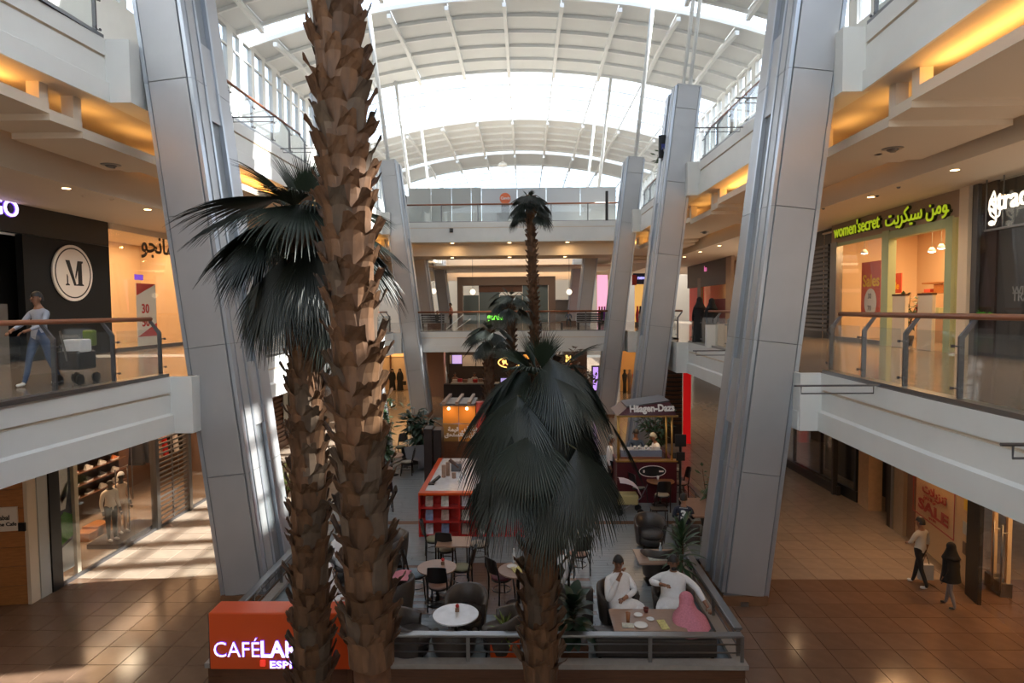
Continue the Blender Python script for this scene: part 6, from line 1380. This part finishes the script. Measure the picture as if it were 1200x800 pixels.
for k, px in enumerate((734, 746)): MB().cbox((xy(px, 418, 47).x, 47, 3.2), .5, .1, .25).build('lit_panel', M['neony'], t)
# red lit wall, slatted wall and glass shop beyond the second right column
RY = 29.0
a, c = xy(801, 474, RY), xy(810, 437, RY); t = thing('red_lit_wall', 'bright red lit wall panel beyond the second right column', 'wall panel', ((a.x + c.x) / 2, RY, 0)); MB().box(a.x, RY, 0, c.x, RY + .1, 3.76).build('panel', mat('red_glow', (.7, .01, .015), .4, emit=(1, .012, .015), es=.3), t); MB().cbox(((a.x + c.x) / 2, RY - .01, a.z + 2.2), .09, .02, .09).build('button', M['logo'], t)
t = thing('slatted_wall', 'brown slatted wall left of the red lit panel', 'wall panel', (a.x - .5, RY, 0)); MB().box(a.x - 1.0, RY + .06, 0, a.x - .05, RY + .1, 3.76).build('backing', M['dark'], t)
for k in range(14): MB().box(a.x - 1.0, RY, .9 + k * .2, a.x - .06, RY + .05, 1.02 + k * .2).build('slat', M['woodd'], t)
GA, GB = atz(812, 492, 0), atz(846, 528, 0); GA = Vector((10.1, 28.3, 0)); GB = Vector((10.35, 24.6, 0))
t = thing('glass_shopfront', 'dark framed glass shopfront between the two right columns on the ground floor', 'shopfront', GA)
seg_box(MB(), (10.1, 29), (10.3, 20.9), .12, 3.76, .04).build('pane', M['shopglass'], t); seg_box(MB(), (10.1, 29), (10.3, 20.9), 0, .3, .12).build('base_rail', M['dark'], t)
for y in (28.9, 25.0, 21.0): MB().box(10.05 + (29 - y) * .02, y, 0, 10.2 + (29 - y) * .02, y + .12, 3.76).build('frame_post', M['dark'], t)
MB().box(13.5, 19, 0, 13.6, 30, 3.76).build('interior_wall', mat('dim_wall', (.13, .10, .085), .6), t); MB().box(13.3, 24.2, 2.9, 13.5, 27.5, 3.7).build('violet_screen', M['scrv'], t)
# ---- right ground-floor shops near the front
t = thing('dark_shopfront', 'black framed shop window under the right gallery beside the nearest column', 'shopfront', (10.45, 22, 0))
A_, B_ = Vector((10.3, 20.9)), Vector((10.56, 20.1)); 
seg_box(MB(), (10.28, 24.3), (10.56, 20.15), 0, .35, .1, .02).build('base_rail', M['black'], t); seg_box(MB(), (10.28, 24.3), (10.56, 20.15), .35, 3.76, .03, -.02).build('pane', M['shopglass'], t); seg_box(MB(), (11.6, 24.5), (11.8, 20.1), 0, 3.76, .1).build('backing', mat('charcoal_wall', (.022, .020, .018), .5), t)
for y in (24.2, 22.3, 20.2): MB().box(10.26 + (24.3 - y) * .068, y, 0, 10.36 + (24.3 - y) * .068, y + .1, 3.76).build('frame_post', M['black'], t)
MB().box(11.2, 23.0, 2.3, 11.25, 23.5, 3.2).build('wall_sheet', mat('grey_sheet', (.15, .14, .13), .6), t)
def gl(px, py=600): return px
GP = [(10.56, 20.1), (10.23, 17.04), (9.46, 13.1), (9.12, 10.2)]
class Poly:
    def at(s, px):
        best = None
        for (xa, ya), (xb, yb) in zip(GP, GP[1:]):
            p = Line((xa, ya), (xb, yb)).at(px, 640)
            if min(ya, yb) - .02 <= p.y <= max(ya, yb) + .02: best = (p.x, p.y)
        if best is None: best = GP[0] if px < 1030 else GP[-1]
        return best
PL = Poly()
def gseg(pa, pb, z0, z1, name, m, root, th=.1, o=0.): return seg_box(MB(), PL.at(pa), PL.at(pb), z0, z1, th, o).build(name, m, root)
t = thing('stone_pier', 'tan stone pier at the end of the black shop window', 'pier', (*PL.at(1010), 0)); gseg(1004, 1016, 0, 3.77, 'shaft', mat('tan_stone', (.40, .25, .14), .4, noise=.1), t, .4)
t = thing('recessed_door', 'dark recess with a half orange, half grey door panel under the right gallery', 'door', (*PL.at(1028), 0)); gseg(1016, 1041, 0, 3.77, 'recess', M['dark'], t, .1, -.5); gseg(1026, 1039, 1.75, 3.77, 'orange_panel', mat('rust_panel', (.25, .06, .03), .5), t, .05, -.3); gseg(1026, 1039, 0, 1.75, 'grey_panel', M['steeld'], t, .05, -.3); gseg(1039, 1043, 0, 3.77, 'frame_post', M['black'], t, .15, .02); gseg(1043, 1046, 0, 3.77, 'steel_post', M['steel'], t, .15, .02)
t = thing('sale_shopfront', 'amber lit shopfront with a large red framed SALE print under the right gallery', 'shopfront', (*PL.at(1095), 0)); M['amberw'] = mat('amber_poster', (.66, .42, .22), .6)
gseg(1046, 1057, 0, 3.77, 'pier', bpy.data.materials['tan_stone'], t, .3); gseg(1057, 1066, 0, 3.77, 'brown_pier', M['woodd'], t, .3, -.1); gseg(1066, 1134, .05, 3.77, 'poster_board', M['amberw'], t, .05, -.12); gseg(1046, 1134, .05, 3.77, 'pane', M['shopglass'], t, .015, .05)
A_, B_ = Vector((*PL.at(1064), 0)), Vector((*PL.at(1112), 0)); dr = (B_ - A_); wd_ = dr.length; dr = dr.normalized(); nn = Vector((-1, 0, 0)); fmS = face_mx(A_ + Vector((-.13 + .13, 0, 1.05)) + nn * .0, dr)
off_n = dr.cross(Vector((0, 0, 1)))
if off_n.x > 0: off_n = -off_n
fmS = face_mx(A_ - off_n * .10 + Vector((0, 0, .86)), dr)
M['saler'] = mat('sale_red', (.42, .02, .015), .5)
Hs = 1.12
for x0, y0, x1, y1 in ((0, 0, wd_, .03), (0, Hs, wd_, Hs + .03), (0, 0, .03, Hs), (wd_ - .03, 0, wd_, Hs)): b = MB(); b.mx = fmS; b.box(x0, y0, 0, x1, y1, .01); b.build('red_frame', M['saler'], t)
sA = text_mb('SALE', .38, Matrix.Identity(4)); wS = max(v.x for v in sA.v)
text_mb('SALE', .38, fmS @ Matrix.Translation((wd_ * .14, .20, .005)), .01, .012, sx=wd_ * .72 / wS).build('print', M['saler'], t)
text_mb('\uFE95\uFEFC\uFEF3\uFEB0\uFEE8\uFE97', .31, fmS @ Matrix.Translation((wd_ * .24, .68, .005)), .01, .008, sx=1.5).build('print', M['saler'], t)
text_mb('\uFEA2\uFEF4\uFED4\uFEA8\uFE97 30 \uFEE6\uFEE3', .13, fmS @ Matrix.Translation((wd_ * .28, .53, .005)), .01, .004).build('print', M['saler'], t); text_mb('up to 70 %', .09, fmS @ Matrix.Translation((wd_ * .42, .09, .005)), .01, .002).build('print', M['saler'], t)
p = PL.at(1126)
for z, m, w in ((1.75, 'posteryel', .25), (1.2, 'hoard', .3), (.75, 'woodd', .28)): b = MB(); b.mx = face_mx(Vector((p[0], p[1], z)) - off_n * .1, dr); b.box(-w / 2, 0, 0, w / 2, .28, .01); b.build('small_notice', M[m], t)
gseg(1134, 1149, 0, 3.77, 'black_post', M['black'], t, .08, .03)
ts = thing('open_shopfront', 'amber shop entrance with clear glass panels at the right edge', 'shopfront', (*PL.at(1180), 0))
q = [Vector((*PL.at(px), 0)) for px in (1149, 1290)]; k = -off_n * 3.5
seg_box(MB(), (q[0] + k).to_2d(), (q[1] + k).to_2d(), 0, 3.77, .1).build('interior_wall', mat('brown_shop_wall', (.25, .13, .07), .6), ts)
for i, z in enumerate((.5, 1.1, 1.7, 2.3)): seg_box(MB(), (q[0] + k * .75).to_2d(), (q[1] + k * .75).to_2d(), z, z + .06, .5).build('display_shelf', M['amberw'] if i % 2 else M['woodd'], ts)
for pa, pb in ((1150, 1177), (1178, 1290)): gseg(pa, pb, .05, 3.77, 'pane', M['shopglass'], ts, .015, .04)
area('shop_light', tuple((q[0] + q[1]) / 2 + k * .45 + Vector((0, 0, 3.6))), 1.5, 2.5, 170, (1, .48, .16)); area('shop_light', tuple(Vector((*PL.at(1100), 3.6)) - off_n * -.5), .6, 2.0, 80, (1, .55, .25))  # last lamp hangs unseen over the aisle, added to brighten the SALE board
pg = Line((9.46 + .8, 13.1 - .1), (9.12 + .8, 10.2 - .1)).at(1171, 640); pg.z = 0; t = thing('security_gate', 'pale arched security gate on a grey base inside the amber shop entrance', 'gate', pg); b = MB(); u = dr
for a_, c_ in ((-.32, -.24), (.24, .32)): b.hexa([pg + u * a_ + Vector((0, 0, .3)), pg + u * c_ + Vector((0, 0, .3)), pg + u * c_ - off_n * .08 + Vector((0, 0, .3)), pg + u * a_ - off_n * .08 + Vector((0, 0, .3)), pg + u * a_ + Vector((0, 0, 1.75)), pg + u * c_ + Vector((0, 0, 1.75)), pg + u * c_ - off_n * .08 + Vector((0, 0, 1.75)), pg + u * a_ - off_n * .08 + Vector((0, 0, 1.75))])
b.bar(pg + u * -.32 + Vector((0, 0, 1.79)), pg + u * .32 + Vector((0, 0, 1.79)), .08, .08); b.build('frame', M['cream'], t); b = MB(); b.bar(pg + u * -.34 + Vector((0, 0, .15)), pg + u * .34 + Vector((0, 0, .15)), .22, .30); b.build('base', M['steeld'], t)
for i, px in enumerate((1175, 1185)):
    h = Vector((*PL.at(px - 4), 0)) + off_n * .10; t = thing('door_pull', ('left' if i == 0 else 'right') + ' long steel door pull on the amber shop entrance glass', 'handle', h + Vector((0, 0, .7)), 0); b = MB(); b.tube([h + Vector((0, 0, .7)), h + Vector((0, 0, 2.0))], .016, 8); b.build('bar', M['steel'], t, smooth=True)
    for z in (.85, 1.85): MB().tube([h + Vector((0, 0, z)), h - off_n * .1 + Vector((0, 0, z))], .012, 6).build('standoff', M['steel'], t)
# walkers on the right
p = atz(1077, 687, 0); pt = person('person', 'walking man in a pale striped shirt and black trousers by the SALE window', (p.x, p.y, 0), (-.5, 1, 0), 'walk', top=M['tee'], legs=M['blackcloth'], shoe=M['shoew'], s=.92, step=.22, turn=.3, arms={'L': ((-.27, .06, 1.12), (-.06, .26, 1.02)), 'R': ((.26, -.03, 1.10), (.29, .04, .83))})
pbag = p + Vector((.235, .16, .10)); t = thing('shopping_bag', 'pale shopping bag hanging from the hand of the walking man by the SALE window', 'bag', pbag); MB().cbox(pbag + Vector((0, 0, .17)), .3, .12, .34).build('body', M['tee'], t); MB().tube([pbag + Vector((-.08, 0, .34)), pbag + Vector((0, 0, .58)), pbag + Vector((.08, 0, .34))], .008, 5).build('strap', M['dark'], t)
p = atz(1113, 712, 0); person('person', 'child in a black hooded coat walking beside the black post on the right', (p.x, p.y, 0), (-.4, 1, 0), 'walk', top=M['abaya'], legs=mat('grey_leggings', (.20, .17, .16), .8), hood=M['abaya'], s=.80, step=.18, female=True)
cp_ = [o for o in COL.objects if o.get('label', '').startswith('child in a black')][0]
b = MB(); b.grid([[(math.cos(q) * r_, math.sin(q) * r_ * .8, z) for q in [2 * PI * j / 18 for j in range(18)]][::-1] for z, r_ in ((1.42, .14), (1.30, .22), (1.1, .22), (.9, .24), (.72, .27))], True); b.build('coat', M['abaya'], cp_, smooth=True, world=False)
# ---- column foot socket
q = Vector((4.9, 13.06, .33)); o = xy(872, 708, 13.08); tag(MB().box(o.x - .07, 13.06, o.z - .04, o.x + .09, 13.11, o.z + .05).build('wall_socket', M['steel']), 'small double socket at the foot of the nearest right column', 'socket')

# ------------------------------------------------------------------ left ground floor: wooden wall, shoe shop
GX = -10.68
t = thing('wood_clad_wall', 'honey wood clad wall with a white lettered panel at the far left edge', 'wall panel', (-11.3, 13.0, 0))
for k in range(9):
    z = k * .42
    MB().hexa([(-13.5, 12.62, z + .006), (-10.78, 13.12, z + .006), (-10.78, 13.3, z + .006), (-13.5, 12.8, z + .006), (-13.5, 12.62, z + .414), (-10.78, 13.12, z + .414), (-10.78, 13.3, z + .414), (-13.5, 12.8, z + .414)]).build('cladding_board', M['wood'], t)
MB().box(-10.78, 13.1, 0, -10.70, 13.35, 3.77).build('corner_board', M['cream'], t)
ln = Line((-13.5, 12.62), (-10.78, 13.12)); pa_, pb_ = ln.at(-40, 594), ln.at(21, 594); dd = ln.d; z0, z1 = ln.at(21, 621).z, ln.at(21, 593).z
fmw = face_mx(Vector((pa_.x, pa_.y, z0)) + Vector((0, -.02, 0)), dd); b = MB(); b.mx = fmw; b.box(0, 0, -.02, (pb_ - pa_).to_2d().length, z1 - z0, .015); b.build('sign_panel', M['logo'], t)
p = ln.at(-14, 609.5); text_mb('Cinnabal', .14, face_mx(Vector((p.x, p.y, p.z)) + Vector((.0, -.04, 0)), dd), .006, .003, sx=.9).build('print', M['ink'], t); p = ln.at(-2, 616); text_mb('the Cafe', .11, face_mx(Vector((p.x, p.y, p.z)) + Vector((0, -.04, 0)), dd), .006, .003).build('print', M['ink'], t)
p = ln.at(27.5, 617); tag(MB().box(p.x - .07, p.y - .06, p.z - .08, p.x + .07, p.y + .02, p.z + .1).build('wall_control', M['black']), 'small black control box on the wooden wall', 'switch')
SXW_ = -13.5
t = thing('shoe_shopfront', 'glass sports shop front with a roller grille under the left gallery', 'shopfront', (GX, 17, 0))
MB().box(GX - .25, 13.36, 0, GX, 13.66, 3.77).build('grey_post', M['hoard'], t); MB().box(GX - .2, 13.67, 0, GX + .03, 13.98, 3.77).build('black_post', M['black'], t); MB().box(GX - .15, 14.55, 0, GX - .05, 14.68, 3.77).build('cream_post', M['cream'], t)
def gy(px): return atx(px, 600, GX).y
for ya, yb in ((14.0, gy(95)), (gy(95) + .01, gy(157)), (gy(157) + .01, gy(182))): MB().box(GX - .02, ya, .06, GX, yb, 3.77).build('pane', M['shopglass'], t)
MB().box(GX - .06, 14.0, 0, GX + .02, 24.2, .07).build('base_rail', M['steeld'], t)
for px in (184, 222.5): y = gy(px); MB().box(GX - .12, y - .06, 0, GX + .06, y + .10, 3.77).build('steel_post', M['steel'], t)
ya, yb = gy(186), gy(221)
for k in range(26):
    z = .15 + k * .14; MB().box(GX - .03, ya, z, GX, yb, z + .05).build('grille_slat', M['steel'], t)
MB().box(GX - .035, (ya + yb) / 2 - .02, .1, GX + .005, (ya + yb) / 2 + .02, 3.7).build('grille_rail', M['steel'], t)
MB().box(GX - .02, gy(224) + .1, .06, GX, 24.2, 3.77).build('pane', M['shopglass'], t)
b = MB(); b.box(GX - 3.6, 13.4, 0, GX - 3.5, 24.3, 3.77); b.box(GX - 3.5, 24.2, 0, GX - .1, 24.3, 3.77); b.box(GX - 3.5, 13.36, 0, GX - .25, 13.44, 3.77); b.build('interior_wall', mat('shoe_shop_wall', (.22, .13, .085), .6), t); MB().box(GX - 3.5, 13.44, .0, GX - .06, 24.2, .012).build('shop_floor', M['tile'], t)
area('shop_light', (GX - 1.6, 16.2, 3.7), 1.6, 3.4, 95, (1, .58, .30)); area('shop_light', (GX - 1.6, 21, 3.7), 1.6, 4.5, 95, (1, .54, .26)); area('shoe_wall_fill', (SXW_ + .9, 18.8, 3.6), .3, 3.2, 110, (1, .72, .5), (-.6, 0, -1)); area('shop_light', (GX - .6, 17.2, 3.7), .4, .8, 30, (1, .75, .5))  # the lamp aimed at the shoe shelves is an unseen fill, added to brighten them
# poster of a sportsman
t = thing('sports_poster', 'tall poster of a player in white over green turf behind the left shop glass', 'poster', (GX - .2, 14.25, 0)); MB().box(GX - .16, 14.02, .25, GX - .12, 14.53, 3.75).build('sheet', mat('poster_dark', (.05, .055, .08), .5, noise=.4, scale=4), t)
px_ = GX - .115
def pp_(pts, m, n): MB().prism([(px_, 14.02 + u, .25 + v) for u, v in pts], (.006, 0, 0)).build(n, m, t)
pp_([(.02, 1.45), (.02, 2.6), (.12, 2.8), (.3, 2.75), (.42, 2.45), (.40, 1.9), (.3, 1.45)], M['cloth'], 'shirt_print'); pp_([(.12, 1.75), (.40, 2.1), (.36, 1.75), (.2, 1.6)], M['skin2'], 'arm_print'); pp_([(.12, 2.8), (.28, 2.8), (.30, 3.15), (.2, 3.28), (.1, 3.1)], M['hair'], 'head_print'); pp_([(0, .6), (.51, .75), (.51, 1.25), (.25, 1.4), (0, 1.2)], mat('turf_green', (.06, .22, .04), .7, noise=.3, scale=30), 'turf_print'); pp_([(0, 0), (.51, 0), (.51, .68), (0, .52)], M['hoard'], 'caption_print')
# shoe wall
t = thing('shoe_shelf', 'brown shoe wall with rows of trainers inside the left shop', 'shelf', (-13.6, 18.9, 0)); SXW = -13.5
sy0, sy1 = 17.2, 20.4; MB().box(SXW - .1, sy0, 0, SXW, sy1, 3.5).build('back_board', mat('dark_walnut', (.05, .025, .015), .5), t)
rows_z = [.75, 1.12, 1.49, 1.86, 2.23, 2.6]
for z in rows_z: MB().box(SXW, sy0, z, SXW + .28, sy1, z + .025).build('shelf_board', M['woodd'], t)
SC_ = [mat('shoe_%s' % n, c, .5) for n, c in (('white', (.65, .62, .58)), ('red', (.55, .05, .03)), ('black', (.03, .03, .03)), ('yellow', (.6, .5, .05)), ('brown', (.20, .10, .06)), ('orange', (.6, .16, .04)))]
names = ['white', 'red', 'black', 'yellow', 'brown', 'orange']
def shoe_proto():
    o = thing('shoe', 'x', 'shoe', (0, 0, 0), 0, 'trainers on the shoe wall'); rows = []
    for y, w, h in ((-.15, .035, .10), (-.12, .042, .13), (-.05, .042, .12), (.03, .045, .085), (.10, .048, .06), (.15, .035, .045), (.165, .01, .03)):
        rows.append([(math.cos(a) * w, y, .03 + max(0, math.sin(a)) * (h - .03)) for a in [PI * j / 8 for j in range(9)]])
    b = MB(); b.grid(rows); b.add(rows[0], [tuple(range(9))]); b.build('upper', SC_[0], o, smooth=True, world=False)
    b = MB(); b.prism([(-.04, -.16, 0), (.04, -.16, 0), (.052, .08, 0), (.03, .17, 0), (-.03, .17, 0), (-.052, .08, 0)], (0, 0, .035)); b.build('sole', M['china'], o, world=False); return o
sh = shoe_proto(); first = True; r = random.Random(4)
for ri, z in enumerate(rows_z):
    for ci in range(5):
        ki = r.choice([0, 0, 1, 3, 5]) if ri > 1 else r.choice([2, 1, 4, 0])
        lab = '%s trainer, %s in the %s shelf row of the left shop' % (names[ki], ('first', 'second', 'third', 'fourth', 'fifth')[ci], ('lowest', 'second lowest', 'third', 'fourth', 'second highest', 'highest')[ri])
        o = sh if first else dup(sh, label=lab); o['label'] = lab; first = False
        o.location = (SXW + .15, sy0 + .3 + ci * .62, z + .025); o.rotation_euler = (0, 0, .15); o.scale = (1.2, 1.2, 1.35)
        up = [c for c in o.children if c.name.startswith('upper')][0]
        if up.users_collection: up.material_slots[0].link = 'OBJECT'; up.material_slots[0].material = SC_[ki]
# mannequins on a plinth, benches
t = thing('display_plinth', 'low grey display plinth behind the left shop glass', 'plinth', (GX - .55, 17.2, .012)); MB().box(GX - 1.0, 16.2, .012, GX - .15, 18.2, .13).build('block', M['steeld'], t)
def mannequin(label, y, x, top, legs, cap=False, s=1.):
    t = person('mannequin', label, (x, y, .13), (1, -.35, 0), 'stand', top=top, legs=legs, shoe=M['shoew'], skin=mat('mannequin_grey', (.08, .07, .065), .4), hair='cap2' if cap else None, s=s); t['category'] = 'mannequin'; return t
M['cap2'] = M['cloth']
def my(px): return atx(px, 600, GX - .5).y
mannequin('headless looking mannequin in a white sweatshirt and dark track trousers in the left shop', my(130), GX - .5, mat('cream_sweat', (.72, .66, .58), .8), mat('charcoal_track', (.03, .035, .035), .7))
mannequin('mannequin in a white cap and cream shorts set behind the other mannequin', my(147), GX - .6, mat('peach_sweat', (.66, .50, .38), .8), mat('cream_shorts', (.55, .42, .34), .7), True)
t = thing('clothes_rail', 'rail of dark and red jackets at the back of the left shop', 'clothes rail', (-13.2, 21.6, 0)); b = MB(); b.tube([(-13.2, 20.6, 0), (-13.2, 20.6, 2.2), (-13.2, 23.4, 2.2), (-13.2, 23.4, 0)], .02, 6); b.build('rail', M['steel'], t)
for k in range(8):
    y = 20.8 + k * .35; MB().hexa([(-13.45, y, 1.1), (-12.95, y, 1.1), (-12.95, y + .16, 1.1), (-13.45, y + .16, 1.1), (-13.4, y + .05, 2.1), (-13.0, y + .05, 2.1), (-13.0, y + .11, 2.1), (-13.4, y + .11, 2.1)]).build('jacket', (M['dark'], M['steeld'], M['red'], M['tanwood'], M['red'], M['dark'], M['cloth'], M['black'])[k], t)
t = thing('steel_frame_rack', 'slim steel hanging frame inside the left shop by the grille', 'rack', (GX - .5, gy(164), .012)); ya, yb = gy(158), gy(172); b = MB(); b.tube([(GX - .5, ya, .012), (GX - .5, ya, 2.0), (GX - .5, yb, 2.0), (GX - .5, yb, .012)], .02, 6); b.build('frame', M['steel'], t)
for i, (px, z, h) in enumerate(((111, .0, .42), (168, 0, .28), (158, 0, .22))): y = gy(px); x = GX - (2.2 if i == 0 else 1.4); tag(MB().box(x - .35, y, .012, x + .1, y + .6, .012 + h).build('wooden_stool', M['wood']), ('brown box stool under the shoe wall', 'small wooden box by the mannequins', 'second small wooden box by the mannequins')[i] + ' in the left shop', 'stool')
# picture wall seen past the left column
t = thing('brown_slat_wall', 'brown slatted wall with a portrait poster beyond the nearest left column', 'wall panel', (-10.9, 25, 0)); MB().box(-11.3, 24.4, 0, -11.2, 34, 3.76).build('backing', M['woodd'], t)
for k in range(18): MB().box(-11.2, 24.5, .2 + k * .2, -11.14, 33.9, .32 + k * .2).build('slat', M['woodd'], t)
p = atx(337, 472, -11.1); MB().box(-11.12, p.y - .5, p.z - .8, -11.08, p.y + .9, p.z + .6).build('poster_sheet', M['hoard'], t); MB().box(-11.07, p.y, p.z - .6, -11.05, p.y + .5, p.z + .4).build('portrait_print', M['hair'], t)
# walker with a trolley on the left first floor
p = Vector((-8.9, atx(45, 372, -8.9).y, Z1)); person('person', 'walking person in a pale grey top and jeans behind the left first-floor railing', (p.x, p.y, Z1), (-.25, -1, 0), 'walk', top=mat('pale_blue_top', (.34, .37, .44), .8), legs=M['denim'], shoe=M['shoew'], s=1.0, step=.25, arms={'R': ((.26, .12, 1.12), (.18, .36, 1.02)), 'L': ((-.26, .12, 1.12), (-.18, .36, 1.02))})
tp = p + Vector((.5, .25, 0)); t = thing('pushchair', 'dark pushchair with a white bag beside the walking person on the left first floor', 'stroller', tp)
MB().cbox(tp + Vector((0, 0, .45)), .42, .5, .35).build('seat', M['dark'], t, bevel=.04); MB().cbox(tp + Vector((.05, -.05, .72)), .36, .3, .24).build('white_bag', M['cloth'], t, bevel=.03); MB().cbox(tp + Vector((.12, .2, .85)), .2, .14, .3).build('yellow_bag', M['leafy'], t, bevel=.03); MB().tube([tp + Vector((0, -.25, .45)), tp + Vector((0, -.4, 1.0))], .02, 6).build('handle', M['steel'], t)
for sx in (-.2, .2):
    for sy_ in (-.22, .22): b = MB(); b.mx = Matrix.Translation(tp + Vector((sx, sy_, .1))) @ Matrix.Rotation(PI / 2, 4, 'Y'); b.lathe([(.1, -.02), (.1, .02)], n=14); b.build('wheel', M['black'], t)
